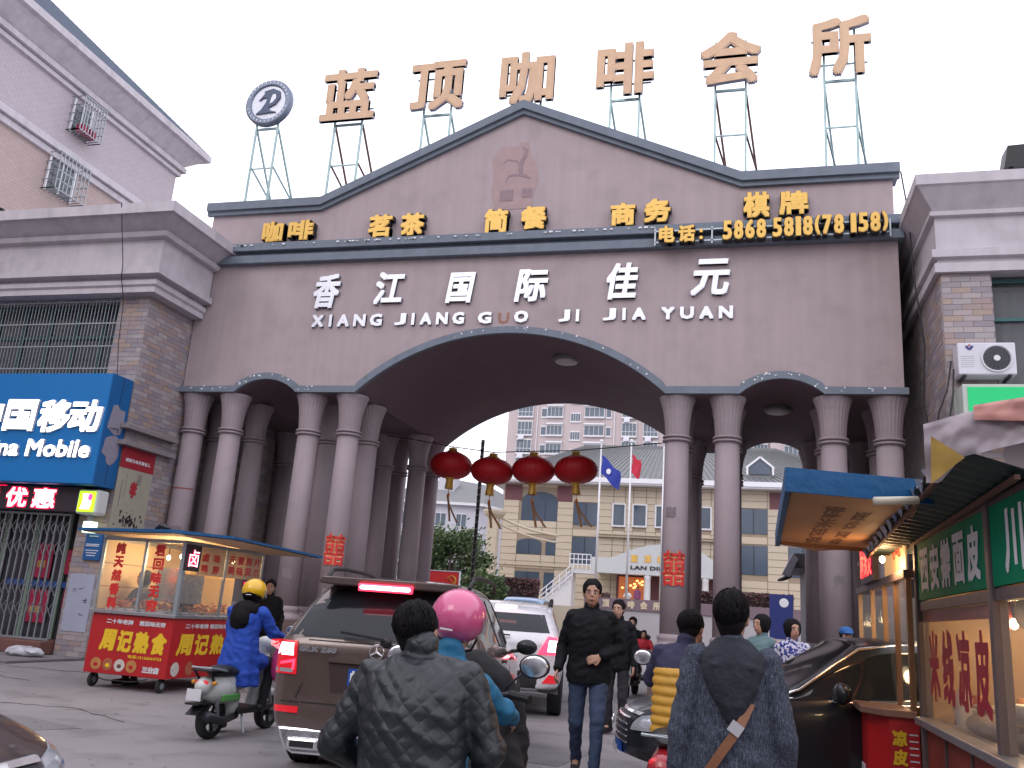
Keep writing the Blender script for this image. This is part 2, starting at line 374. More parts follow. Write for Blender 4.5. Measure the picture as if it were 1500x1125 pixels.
# ghost of a removed emblem: bare pink patch with the old glue strokes
M_ghost = mat('bare_patch', (.37, .27, .27), .9, var=.15, scale=5)
M_ghost2 = mat('glue_stain', (.27, .2, .22), .9, var=.25, scale=12)
gp = [(-.62, 10.28), (-.6, 10.75), (-.66, 11.15), (-.45, 11.42), (-.1, 11.42), (-.02, 11.52), (.16, 11.5), (.2, 11.25), (.38, 10.9), (.42, 10.6), (.34, 10.25), (.3, 9.9), (-.5, 9.9)]
b = MB(); b.prism(gp, lambda p, q, t: (p, t, q), .012, .019); b.build('emblem_patch', M_ghost, gate, fix=True)
b = MB()
b.tube([(.02, .01, 11.38), (.12, .01, 11.3), (.08, .01, 11.15), (0, .01, 10.95), (.02, .01, 10.72), (.25, .01, 10.62)], [.02, .04, .05, .06, .05, .02], 6)
b.tube([(-.4, .01, 11.0), (-.3, .01, 11.1), (-.1, .01, 11.05), (.02, .01, 10.9)], [.015, .025, .02, .02], 6)
b.tube([(-.32, .01, 10.55), (-.25, .01, 10.7), (-.1, .01, 10.72), (.1, .01, 10.68)], [.015, .02, .03, .02], 6)
for v in range(len(b.v)): b.v[v] = (b.v[v][0], .008 + (b.v[v][1] - .01) * .03, b.v[v][2])
b.box(-.42, .006, 10.1, -.12, .011, 10.36); b.box(.08, .006, 10.16, .3, .011, 10.38)
b.build('emblem_trace', M_ghost2, gate)
# columns
shaft = MB(); shaft.lathe([(.245, 1.28), (.238, 3), (.228, 4.95)], n=32)
cap = MB(); cap.lathe([(.228, 4.94), (.235, 5.1), (.25, 5.3), (.28, 5.5), (.325, 5.66), (.35, 5.72), (.35, 5.768)], n=48, flute=.025)
ring = MB()
for zc in (4.9, 4.97): ring.lathe([(.226, zc - .03), (.268, zc - .02), (.282, zc), (.268, zc + .02), (.226, zc + .03)], n=32)
base = MB(); base.lathe([(.34, .99), (.345, 1.05), (.33, 1.1), (.285, 1.13), (.275, 1.17), (.29, 1.2), (.29, 1.24), (.25, 1.29)], n=32)
ped = MB(); ped.box(-.37, -.37, 0, .37, .37, .99)
meshes = [('shaft', shaft.mesh('shaft', M_col, True)), ('capital', cap.mesh('capital', M_col)), ('ring', ring.mesh('ring', M_col, True)), ('base', base.mesh('base', M_col, True)),
          ('pedestal', ped.mesh('pedestal', mat('brown_pedestal', (.13, .085, .08), .7, var=.15, bump=.2)))]
first = None
for y in (.3, 1.3, 4.5, 5.5):
    for x in (-7.31, -6.35, -4.43, -3.48, 3.48, 4.43, 6.35, 7.31):
        if first is None:
            first = link('column', meshes[0][1], gate); first.matrix_parent_inverse = Matrix.Identity(4)
            for nm, me in meshes[1:]: link(nm, me, first)
            c = first
        else: c = copy_tree(first, gate)
        c.location = (x, y, 0); c.rotation_euler = (0, 0, rr.uniform(0, 6))
def wrap(x, y, zc, a0, a1, h, rad, m, nm):
    b = MB(); n_ = 10; vs = []; qc = random.Random(int(zc * 100 + x * 7))
    for k in range(n_ + 1):
        a = a0 + (a1 - a0) * k / n_; j = .0 if nm == 'tape' else qc.uniform(-.03, .03)
        for z_ in (zc - h / 2 + j, zc + h / 2 + j * .6): vs.append((x + rad * math.sin(a), y - rad * math.cos(a), z_))
    b.add(vs, [(2 * k, 2 * k + 2, 2 * k + 3, 2 * k + 1) for k in range(n_)]); return b.build(nm, m, gate)
M_paste = mat('old_paste', (.2, .17, .185), .9, var=.35, scale=12)
wrap(-7.31, .3, 3.62, -1.6, 1.6, .03, .241, M_red_ := mat('faded_red_tape', (.3, .08, .07), .7), 'tape')
for x, z_, a_ in ((-4.43, 1.95, .2), (-6.35, 2.3, .3), (4.43, 2.0, -.1), (4.43, 1.7, .1), (3.48, 3.5, -.3), (-3.48, 1.6, .1), (6.35, 2.4, .1), (-7.31, 2.7, .5)):
    wrap(x, .3, z_, a_ - .4, a_ + .4, .18, .246, M_paste, 'paste_mark')
for (x, y, z) in ((0.97, 1.4, 7.02), (5.42, 2.2, 6.06), (-5.42, 2.2, 6.06)):
    t = thing('ceiling_lamp', {0.97: 'unlit round ceiling lamp under the large middle arch of the gate', 5.42: 'unlit round ceiling lamp under the right side arch of the gate', -5.42: 'unlit round ceiling lamp under the left side arch of the gate'}[x], 'ceiling lamp', (x, y, z), group='unlit round lamps under the gate')
    zz = z - (.07 if x < 1 and x > 0 else 0)
    b = MB(); b.lathe([(.3, 0), (.3, -.05), (.27, -.08)], (x, y, zz), 28); b.build('lamp_body', mat('lamp_metal', (.2, .2, .2), .5, .4), t, fix=True, auto=40)
    b = MB(); b.lathe([(.25, -.08), (.24, -.11), (.14, -.14), (.02, -.15)], (x, y, zz), 24); b.build('lamp_glass', mat('milk_glass', (.55, .52, .52), .4), t, smooth=True, fix=True)
# gold words --------------------------------------------------------------
words = [('咖啡', [('咖', -6.02, 9.28, .53, .51), ('啡', -5.36, 9.30, .63, .49)], 'leftmost'), ('茗茶', [('茗', -3.37, 9.28, .56, .54), ('茶', -2.60, 9.29, .55, .53)], ''),
         ('简餐', [('简', -.67, 9.26, .52, .55), ('餐', .14, 9.3, .56, .53)], ''), ('商务', [('商', 2.06, 9.29, .51, .51), ('务', 2.75, 9.33, .54, .52)], ''), ('棋牌', [('棋', 4.72, 9.33, .5, .55), ('牌', 5.4, 9.36, .55, .5)], '')]
def gold(ch, x, z, w, h, y, par, M=M_gold, d=.03, bold=.024):
    c = text(ch, (x, y, z), X_, Z_, w, h, d, 'character', M, par, bold=bold)
    mb = text(ch, (x - .01, y + .14, z - .015), X_, Z_, w + .02, h + .03, .135, bold=bold + .012, build=False)
    mb.mi = [0] * len(mb.mi); mb.build('return', M_blk, c)
for wd, cs, _ in words:
    t = thing('gold_sign', 'gold characters %s, %s' % (wd, {'咖啡': 'at the left end of the pediment foot', '茗茶': 'above the XIANG JIANG lettering, second pair from left', '简餐': 'under the ghost of the removed emblem', '商务': 'just left above the telephone sign', '棋牌': 'above the gold telephone digits'}[wd]), 'sign', (cs[0][1], -.1, 9.28), group='gold words on the pediment')
    for ch, x, z, w, h in cs: gold(ch, x, z + .02, w, h, -.14, t)
t = thing('phone_sign', 'row of gold telephone characters along the right end of the grey cornice', 'sign', (3.1, -.3, 8.77))
gold('电', 3.09, 8.79, .31, .36, -.36, t, bold=.016); gold('话', 3.47, 8.79, .33, .36, -.36, t, bold=.016); gold(':', 3.88, 8.83, .07, .22, -.36, t, bold=.01)
px_ = 4.33
for i, ch in enumerate('5868 5818(78 158)'):
    w_ = {'1': .1, '(': .1, ')': .1, ' ': .05}.get(ch, .178)
    if ch != ' ': gold(ch, px_, 8.8 + i * .003, w_, .4, -.36, t, bold=.016)
    px_ += w_ + .035
b = MB()
for z in (8.86, 9.1): b.bar((3.0, -.24, z), (7.4, -.24, z + .03), .03)
for x in (3.0, 4.12, 7.4): b.bar((x, -.24, 8.8), (x, -.24, 9.16), .03)
b.build('support_rail', M_steel, t)
# silver estate name ---------------------------------------------------------
t = thing('estate_name_sign', 'large brush-style silver characters 香江国际佳元 on the mauve gate front', 'sign', (-4.5, -.05, 7.7))
for ch, x, z, w, h in (('香', -4.56, 7.69, .65, .81), ('江', -3.08, 7.75, .71, .75), ('国', -1.39, 7.74, .59, .69), ('际', .13, 7.73, .69, .72), ('佳', 2.01, 7.73, .68, .79), ('元', 3.74, 7.77, .76, .77)):
    text(ch, (x - .04, 0, z), X_, (.0, 0, 1), w * .95, h, .07, 'character', M_silver, t, bold=.024, shear=.12, side=M_steel)
t = thing('latin_name_sign', 'small silver capitals XIANG JIANG GUO JI JIA YUAN under the estate name', 'sign', (-4.5, -.05, 7.26))
lat = [('XIANG', -4.52, 7.26, 1.68, .28), ('JIANG', -2.55, 7.27, 1.58, .27), ('G', -.67, 7.27, .30, .26), ('O', .12, 7.28, .30, .26), ('JI', 1.06, 7.28, .45, .26), ('JIA', 1.97, 7.29, .87, .26), ('YUAN', 3.14, 7.29, 1.39, .26)]
for s, x, z, w, h in lat:
    wd = {'I': .45}; tot = sum(wd.get(c, 1) for c in s); gap = .1 if len(s) > 1 else 0; unit = (w - gap * (len(s) - 1)) / tot; px = x
    for c in s:
        cw = unit * wd.get(c, 1); ww = cw if c != 'I' else min(cw, .07)
        text(c, (px + (cw - ww) / 2, 0, z), X_, Z_, ww, h, .05, 'letter', M_silver, t, bold=.017 if c != 'I' else .006, side=M_steel); px += cw + gap
mb = text('U', (-.24, 0, 7.28), X_, Z_, .24, .24, .006, bold=.012, build=False); mb.build('letter_trace', mat('rust_trace', (.33, .17, .12), .9, var=.3, scale=20), t)
# rooftop characters ------------------------------------------------------
roofch = [('蓝', -5.38, 12.78, 1.45, 1.41), ('顶', -3.04, 12.84, 1.37, 1.31), ('咖', -.8, 12.8, 1.3, 1.37), ('啡', 1.48, 12.83, 1.3, 1.32), ('会', 3.79, 12.85, 1.29, 1.31), ('所', 6.06, 12.86, 1.25, 1.4)]
def roofz(x): return 10.4 if abs(x) > 4.68 else 10.4 + (4.68 - abs(x)) / 4.68 * 2.08
M_frame = mat('sign_frame_steel', (.3, .42, .42), .5, .5, var=.25)
def frame(t, xa, xb, ztop, rise=1.3, seed=0):
    k = 0
    for x in (xa, xb):
        s = -1 if x == xa else 1
        b = MB(); b.bar((x, .68, min(roofz(x), 9.3 + 9)), (x, .68, ztop + rise), .045); b.build('post', M_frame, t)
        b = MB(); b.bar((x, .72, ztop - .05), (x + s * .0 + .5, 2.2, 9.35), .04); b.bar((x, .72, ztop - 1.1), (x + .3, 1.5, ztop - 1.85 if ztop > 12 else 9.4), .035); b.build('brace', M_frame if seed % 2 else M_rust, t)
    L_ = [(xa, ztop - .05, xb, .05)] + ([(xa, ztop - 1.15, xb, .03)] if roofz((xa + xb) / 2) < ztop - 1.2 else []) + [(xa - .25, ztop + q, xb + .25, .03) for q in (.35, .95)]
    for a, z_, c, w_ in L_: b = MB(); b.bar((a, .7, z_), (c, .7, z_), w_); b.build('crossbar', M_frame, t)
for i, (ch, x, z, w, h) in enumerate(roofch):
    t = thing('rooftop_sign', 'tall tan rooftop character %s, %s' % (ch, ('beside the round medallion', 'above the left slope of the pediment', 'right above the pediment apex', 'above the right slope of the pediment', 'with a peaked top, second from the right end', 'at the far right end of the roof')[i]), 'sign', (x + w / 2, .7, roofz(x + w / 2)), group='tan characters standing on the gate roof')
    text(ch, (x, .6, z), X_, Z_, w, h, .1, 'character', M_tan, t, bold=.045, side=M_tanside)
    frame(t, x + .25 * w, x + .75 * w, z + .02, h * .9, i)
t = thing('round_rooftop_sign', 'round grey medallion sign with a swan-like emblem on a steel frame', 'sign', (-6.9, .7, 10.4))
c = (-6.9, .58, 13.5)
M_med = mat('medallion_grey', (.16, .19, .25), .4, .5, var=.2, scale=6)
M_medl = mat('medallion_light', (.62, .65, .72), .4, .2, var=.15)
b = MB(); b.lathe([(.64, .1), (.64, -.02), (.6, -.05), (.5, -.05), (.47, -.02), (.47, .1)], c, 48, 'y'); b.build('rim', M_med, t, auto=35, fix=True)
b = MB(); b.lathe([(.472, .06), (.472, -.01), (.02, -.012)], c, 48, 'y'); b.build('disc', M_medl, t, auto=35, fix=True)
b = MB(); sw = [(-.14, .31), (.1, .37), (.3, .28), (.33, .1), (.22, -.08), (.04, -.16), (.1, -.26), (.26, -.3), (-.3, -.33), (-.16, -.2), (-.06, -.02), (-.02, .12), (-.14, .13), (-.26, .05), (-.12, .24)]
b.prism([(p + c[0], q + c[2]) for p, q in sw], lambda p, q, y: (p, y, q), c[1] - .05, c[1] - .014); o = b.build('emblem', mat('emblem_blue', (.05, .07, .12), .4, .3), t, fix=True)
b = MB(); ct = [(.2, .2), (.22, .08), (.13, -.03), (.06, -.06), (.08, .08), (.12, .2)]
b.prism([(p + c[0], q + c[2]) for p, q in ct], lambda p, q, y: (p, y, q), c[1] - .056, c[1] - .051); b.build('emblem_gap', M_medl, t, fix=True)
b = MB()
for k in range(30):
    if k in (7, 8, 22, 23): continue
    a = 2 * math.pi * k / 30; x = c[0] + .55 * math.sin(a); z = c[2] + .55 * math.cos(a); s = .024
    b.box(x - s * .7, c[1] - .062, z - s, x + s * .3, c[1] - .049, z + s)
b.build('rim_lettering', M_medl, t)
frame(t, -7.2, -6.6, 12.87, .5, 1)
# double happiness papers on the two inner front columns ------------------------------
M_red = mat('festive_red', (.62, .03, .03), .5, var=.12); M_yel = mat('paper_gold', (.75, .5, .2), .5)
for x, z, lab in ((-3.48, 2.15, 'red and gold double happiness paper cutout on the column left of the big arch'), (3.48, 2.15, 'red and gold double happiness paper cutout on the column right of the big arch')):
    t = thing('paper_cutout', lab, 'paper decoration', (x, .05, z), group='double happiness cutouts on the columns')
    for nm, m_, bo, rad, zz in (('gold_edge', M_yel, .022, .262, 0), ('red_paper', M_red, .011, .272, .004)):
        mb = text('囍', (0, 0, 0), X_, Z_, .54, .64, .002, bold=bo, build=False)
        vs = []
        for v in mb.v:
            a = (v[0] - .28) / .26 * .8 + math.atan2(4.824 - x, 16.9) ; rd = rad + abs(v[1]); vs.append((x + rd * math.sin(a), .3 - rd * math.cos(a), z + v[2]))
        mb.v = vs; mb.build(nm, m_, t)
# ------------------------------------------------------------ lanterns and their wire
M_lan = mat('lantern_red', (.5, .006, .012), .55, var=.1); M_lgold = mat('lantern_gold', (.62, .36, .06), .45, .3, var=.2)
YL = 4.2
LX = [(-2.45, 4.98), (-1.37, 4.86), (-.31, 4.91), (.76, 4.95)]
wz = [(-4.54, 5.75), (-3.46, 5.62), (-2.45, 5.46), (-1.37, 5.34), (-.31, 5.39), (.76, 5.43), (3.4, 5.72)]
b = MB(); b.tube([(x, YL, z) for x, z in wz], .012, 6)
tag(b.build('hanging_wire', M_blk), 'thin dark wire strung across the large arch that the lanterns hang from', 'wire')
def lantern():
    t = thing('red_lantern', '', 'lantern', (0, 0, 0), group='red lanterns hanging in the large arch', local=True)
    b = MB(); N_ = 48; prof = [(.12, .33), (.3, .3), (.44, .2), (.52, .06), (.52, -.06), (.44, -.2), (.3, -.3), (.12, -.33)]
    prof = [(math.sin(a) ** .8 * .535, .33 * math.cos(a)) for a in [R(12 + 156 * i / 14) for i in range(15)]]
    b.lathe(prof, n=N_, flute=.055); b.build('globe', M_lan, t, smooth=True)
    b = MB()
    for k in range(24):
        a = 2 * math.pi * (k + .25) / 24
        b.tube([(r * math.cos(a) * 1.001, r * math.sin(a) * 1.001, z) for r, z in prof[::2]], .0035, 4)
    b.build('rib', mat('rib_red', (.3, .004, .008), .6), t)
    b = MB(); b.lathe([(.16, .31), (.18, .335), (.14, .35), (.1, .41), (.11, .44)], n=20); c = b.build('cap', M_lgold, t, fix=True, auto=40)
    b = MB()
    for k in range(8):
        a = k * math.pi / 4; b.add([(.12 * math.cos(a - .3), .12 * math.sin(a - .3), .37), (.12 * math.cos(a + .3), .12 * math.sin(a + .3), .37), (.27 * math.cos(a + .12), .27 * math.sin(a + .12), .31), (.27 * math.cos(a - .12), .27 * math.sin(a - .12), .31)], [(0, 1, 2, 3)])
    b.build('cap_petal', M_lgold, c)
    b = MB(); b.tube([(0, 0, .42), (0, 0, .5)], .012, 6); b.build('hook', M_blk, t)
    b = MB(); b.lathe([(.14, -.3), (.1, -.36), (.09, -.4)], n=20); b.build('collar', M_lgold, t, fix=True)
    b = MB(); q = random.Random(5)
    for k in range(36):
        a = 2 * math.pi * k / 36; r = .09; b.quad((r * math.cos(a), r * math.sin(a), -.39), (r * math.cos(a + .15), r * math.sin(a + .15), -.39), (1.25 * r * math.cos(a + .15), 1.25 * r * math.sin(a + .15), -.6 - q.uniform(0, .03)), (1.25 * r * math.cos(a), 1.25 * r * math.sin(a), -.6))
    b.build('tassel', M_lgold, t)
    b = MB(); b.tube([(0, 0, -.55), (.01, 0, -.72)], .01, 6); b.ell((.01, 0, -.76), (.04, .04, .05)); b.build('bead', mat('bead_orange', (.6, .15, .03), .5), t, smooth=True)
    for s in (0, 1):
        b = MB(); w = .03; L_ = [(.0, -.78), (.05 + .03 * s, -1.0), (.1 + .14 * s, -1.22), (.13 + .24 * s, -1.4)]
        vs = [(x + d * w, .02 * s, z) for x, z in L_ for d in (-1, 1)] + [(x + d * w, .02 * s + .004, z) for x, z in L_ for d in (-1, 1)]
        b.add(vs, [(2 * i, 2 * i + 1, 2 * i + 3, 2 * i + 2) for i in range(3)] + [(8 + 2 * i, 10 + 2 * i, 11 + 2 * i, 9 + 2 * i) for i in range(3)]); b.build('ribbon', mat('ribbon_brown', (.28, .14, .06), .7, var=.2), t)
    return t
l0 = lantern()
for i, (x, z, lab) in enumerate(((LX[0][0], LX[0][1], 'leftmost red lantern, closest to the dark left columns'), (LX[1][0], LX[1][1], 'red lantern hanging just right of the dark mast, second from the left'), (LX[2][0], LX[2][1], 'red lantern in front of the arched upper club window'), (LX[3][0], LX[3][1], 'rightmost red lantern beside the blue flag'))):
    t = l0 if i == 0 else copy_tree(l0)
    t.location = (x, YL, z); t.rotation_euler = (R((-2, 1, 0, -3)[i]), R((3, 2, -1, -4)[i]), (1.9, .1, 0, -.1)[i]); t['label'] = lab
    if i == 0: t.rotation_euler.z = 0.9
# ------------------------------------------------------------ tiled shop buildings beside the gate
def cornice(par, x0, y0, sx, xfar, yend, prof, m, name='cornice'):
    b = MB(); n = len(prof); vs = []
    for st in range(3):
        for e, z in prof:
            vs.append(((xfar, y0 - e, z), (x0 + sx * e, y0 - e, z), (x0 + sx * e, yend, z))[st])
    fs = [(s * n + i, s * n + (i + 1) % n, (s + 1) * n + (i + 1) % n, (s + 1) * n + i) for s in range(2) for i in range(n)]
    fs += [tuple(range(n)), tuple(range(3 * n - 1, 2 * n - 1, -1))]
    b.add(vs, fs); return b.build(name, m, par, fix=True)
def tiles(par, place, ucells, vcells, tw, th, limit, rnd, x0u, umax):
    """place(u, v, du, dv) -> MB box corners"""
    pass
TL = {}
def tilebox(axis, w, h):
    k = (axis, round(w, 3), round(h, 3))
    if k not in TL:
        b = MB()
        if axis == 'x': b.box(-w / 2, -.012, -h / 2, w / 2, 0, h / 2)
        else: b.box(0, -w / 2, -h / 2, .012, w / 2, h / 2)
        TL[k] = b.mesh('tile', M_tile)
    return TL[k]
def tile_wall(par, axis, c, u0, u1, z0, z1, tw=.3, th=.1, single=300, sgn=1, skip=None):
    """axis x: wall facing -Y at y=c, u is X.   axis y: wall facing sgn*X at x=c, u is Y"""
    rs = random.Random(11); row = 0; z = z0; stuff = MB(); cnt = 0; gap = .006; cells = []
    while z < z1 - .02:
        zt = min(z + th, z1); u = u0 - (tw / 2 if row % 2 else 0)
        while u < u1 - .01:
            a = max(u, u0); e = min(u + tw, u1)
            if e - a > .03 and not (skip and skip((a + e) / 2, (z + zt) / 2)): cells.append((a, e, z, zt))
            u += tw
        z += th; row += 1
    for i, (a, e, zb, zt) in enumerate(cells):
        w, h = e - a - gap, zt - zb - gap; uc, zc = (a + e) / 2, (zb + zt) / 2; pr = rs.uniform(.0, .004)
        if i >= len(cells) - single and axis == 'x':
            o = link('tile', tilebox(axis, w, h), par)
            if par.name in WM: o.matrix_basis = Matrix.Translation((uc, c - pr, zc))
        else:
            if axis == 'x': stuff.box(uc - w / 2, c - .012 - pr, zc - h / 2, uc + w / 2, c, zc + h / 2)
            else: stuff.box(c, uc - w / 2, zc - h / 2, c + sgn * (.012 + pr), uc + w / 2, zc + h / 2)
    if stuff.v: tag(stuff.build('tiling', M_tile, par), kind='stuff')
M_cur = mat('curtain', (.36, .33, .37), .9, var=.1)
M_green = mat('green_window_frame', (.04, .12, .12), .5, .2)
lb = thing('shop_building', 'two-storey tiled building on the left holding the phone shop, with heavy stepped cornice', 'building', (-7.6, -1.53, 0))
b = MB(); b.box(-24, -.75, 0, -7.602, 14, 7.52); b.box(-8.32, -1.53, 0, -7.602, -.752, 7.52); b.box(-24, -1.53, 3.0, -8.322, -.752, 5.35); b.build('wall', M_mortar, lb)
cornice(lb, -7.6, -1.53, 1, -24, -.03, [(0, 7.5), (.28, 7.5), (.28, 7.62), (.33, 7.66), (.33, 7.76), (.24, 7.8), (.24, 7.84), (.45, 7.86), (.45, 8.0), (.36, 8.04), (.36, 8.66), (.5, 8.68), (.54, 8.78), (.45, 8.79), (.8, 9.03), (.9, 9.04), (.9, 9.27), (0, 9.27)], M_wht)
b = MB(); b.box(-24, -1.5, 7.53, -7.62, 14, 9.2); b.build('roof', M_wht, lb)
tile_wall(lb, 'x', -1.53, -8.32, -7.6, 0.05, 7.5, single=230)
tile_wall(lb, 'y', -7.6, -1.54, 10, .05, 7.5, sgn=1)
for z in (4.28, 4.62):   # string courses on the side wall
    b = MB(); b.box(-7.63, -1.74, z - .05, -7.4, -.04, z + .05); b.build('string_course', M_mortar, lb, bevel=.01)
# barred upper window
b = MB(); b.box(-24, -1.0, 5.352, -8.33, -.98, 7.48); w = b.build('window', M_glass, lb)
b = MB()
for x in [-8.36 - .72 * i for i in range(14)]: b.box(x - .03, -1.06, 5.36, x + .03, -1.01, 7.48)
for z in (5.4, 6.75, 7.44): b.box(-24, -1.07, z - .035, -8.33, -1.005, z + .035)
b.build('frame', M_green, w)
b = MB()
for i in range(9): b.box(-9.9 - i * .5, -.97, 5.36, -9.55 - i * .5, -.95, 6.3 + .2 * (i % 3))
grl = thing('window_grille', 'grey steel bar grille across the long upper window of the phone shop', 'window grille', (-8.4, -1.5, 5.4))
for i in range(40):
    x = -8.36 - i * .088
    b = MB(); b.box(x - .008, -1.508, 5.4, x + .008, -1.492, 7.48); b.build('bar', M_steel, grl)
for z in (5.9, 6.4, 6.92, 7.42):
    b = MB(); b.box(-14, -1.52, z - .014, -8.34, -1.509, z + .014); b.build('rail', M_steel, grl)
# China Mobile sign box
M_blue = mat('sign_blue', (.0, .13, .38), .45, var=.1, scale=2, emit=(.0, .2, .55), es=.12)
M_blued = mat('sign_blue_side', (.0, .1, .3), .5, var=.12, scale=3, dirt=.1)
M_lit = mat('lit_white_letter', (.9, .9, .9), .5, emit=(1, .97, 1), es=2.2)
sg = thing('phone_shop_sign', 'large blue China Mobile box sign with white lit lettering', 'sign', (-7.6, -2.0, 3.3))
b = MB(); b.box(-13, -2.18, 3.32, -7.6, -1.56, 5.6); b.build('box', M_blued, sg, bevel=.01)
b = MB(); b.box(-12.99, -2.2, 3.34, -7.61, -2.183, 5.59); b.build('face', M_blue, sg)
for s, x, z, w, h in (('中', -10.9, 4.36, .8, .66), ('国', -9.98 + .0, 4.38, .87, .66), ('移', -9.17, 4.36, .76, .68), ('动', -8.46, 4.38, .8, .66)):
    pass
for s, x, z, w, h in (('中', -10.76, 4.36, .66, .68), ('国', -10.02, 4.36, .76, .66), ('移', -9.17, 4.34, .76, .68), ('动', -8.43, 4.36, .76, .66)):
    text(s, (x, -2.2, z), X_, Z_, w, h, .05, 'character', M_lit, sg, bold=.026, shear=.05, side=M_white)
text('China Mobile', (-10.82, -2.2, 3.84), X_, Z_, 3.04, .36, .05, 'lettering', M_lit, sg, bold=.013, shear=.06, side=M_white)
M_patch = mat('peeled_patch', (.25, .23, .29), .8, var=.15, scale=6)
for pts in ([(-2.1, 4.5), (-2.02, 4.98), (-1.9, 5.0), (-1.82, 4.92), (-1.66, 4.92), (-1.64, 4.6), (-1.7, 4.42), (-1.86, 4.38)], [(-2.12, 3.98), (-2.08, 4.28), (-1.98, 4.34), (-1.8, 4.38), (-1.66, 4.3), (-1.64, 3.98), (-1.72, 3.84), (-1.84, 3.76), (-1.94, 3.8), (-1.98, 3.92)]):
    b = MB(); b.prism(pts, lambda p, q, t: (t, p, q), -7.599, -7.592); b.build('peeled_patch', M_patch, sg, fix=True)
b = MB(); b.box(-7.599, -1.86, 3.36, -7.595, -1.85, 5.58); b.tube([(-7.57, -2.02, 4.5), (-7.57, -1.8, 4.52), (-7.57, -1.8, 4.44)], .008, 6); b.build('panel_joint', M_dark, sg)
# drop wire over the corner
b = MB(); b.tube([(-8.0, -2.46, 9.28), (-8.02, -2.05, 8.05), (-8.06, -1.98, 7.8), (-8.08, -1.75, 7.3), (-8.05, -1.7, 6.4), (-7.9, -1.72, 5.62)], .009, 6)
tag(b.build('drop_wire', M_blk), 'thin dark wire running down the cornice and tiled pier above the blue sign', 'wire')
# LED ticker
ld = thing('led_ticker', 'dark ticker board under the blue sign with glowing pink-white characters', 'led sign', (-8, -1.8, 2.8))
M_ledb = mat('ticker_black', (.03, .02, .03), .5)
b = MB(); b.box(-13, -1.92, 2.8, -8.0, -1.56, 3.3); b.build('housing', M_ledb, ld, bevel=.01)
M_ledr = mat('led_red_halo', (.5, .0, .03), .6, emit=(1, .01, .08), es=1.1)
M_ledw = mat('led_hot', (1, .8, .8), .5, emit=(1, .62, .68), es=2.2)
for s, x, w in (('特', -10.55, .5), ('优', -9.85, .52), ('惠', -9.2, .56)):
    text(s, (x - .02, -1.925, 2.83), X_, Z_, w + .04, .44, .004, 'halo', M_ledr, ld, bold=.045); text(s, (x, -1.932, 2.85), X_, Z_, w, .4, .004, 'character', M_ledw, ld, bold=.012)
# red glow tube along its top-left
b = MB(); b.bar((-13, -1.93, 3.28), (-9.9, -1.93, 3.28), .02); b.build('edge_tube', M_ledr, ld)
# shop front behind a folding gate
sf = thing('shop_entrance', 'dim phone shop front with glass doors and red posters behind the folding gate', 'shop front', (-9.5, -1.1, .25))
b = MB(); b.box(-13, -.9, .3, -8.34, -.87, 2.98); b.build('glass', mat('shop_glass', (.05, .05, .06), .15, var=.4, scale=1.5), sf)
M_pgr = mat('pale_green_frame', (.25, .34, .27), .5)
for x in (-8.45, -9.0, -9.8, -10.6, -11.4, -12.2): b = MB(); b.box(x - .05, -.97, .3, x + .05, -.92, 2.95); b.build('door_frame', M_pgr, sf)
M_redp = mat('poster_red', (.4, .02, .07), .6, var=.25, scale=6)
for x0, x1, z0, z1 in ((-9.75, -9.3, 1.5, 2.2), (-9.72, -9.2, .6, 1.25), (-8.95, -8.55, 1.6, 2.1), (-8.85, -8.55, .9, 1.3)):
    b = MB(); b.box(x0, -.955, z0, x1, -.945, z1); p = b.build('poster', M_redp, sf)
    b = MB(); b.box(x0 + .1, -.96, z0 + .3 * (z1 - z0), x1 - .15, -.956, z0 + .5 * (z1 - z0)); b.build('poster_print', mat('poster_gold', (.5, .3, .1), .6), p)
b = MB(); b.box(-10.4, -.96, 1.32, -8.7, -.95, 1.44); b.build('blue_strip', mat('strip_blue', (.02, .08, .3), .5), sf)
b = MB(); b.box(-13, -1.9, .052, -8.35, -.92, .3); b.build('step', mat('step_brown', (.16, .07, .06), .6, var=.2), sf, bevel=.02)
fg = thing('folding_gate', 'grey folding lattice security gate drawn across the phone shop entrance', 'security gate', (-9.5, -1.7, .3))
xs = [-8.42 - i * .16 for i in range(20)]
for x in xs: b = MB(); b.box(x - .013, -1.67, .32, x + .013, -1.64, 2.78); b.build('upright', M_steel, fg)
for i in range(len(xs) - 1):
    for z in (.75, 1.15, 1.95, 2.35):
        b = MB(); b.bar((xs[i], -1.685, z), (xs[i + 1], -1.685, z + .26), .014, .006); b.bar((xs[i], -1.695, z + .26), (xs[i + 1], -1.695, z), .014, .006); b.build('lattice', M_steel, fg)
for z in (.33, 2.76): b = MB(); b.box(-11.6, -1.675, z - .02, -8.4, -1.635, z + .02); b.build('track', M_steel, fg)
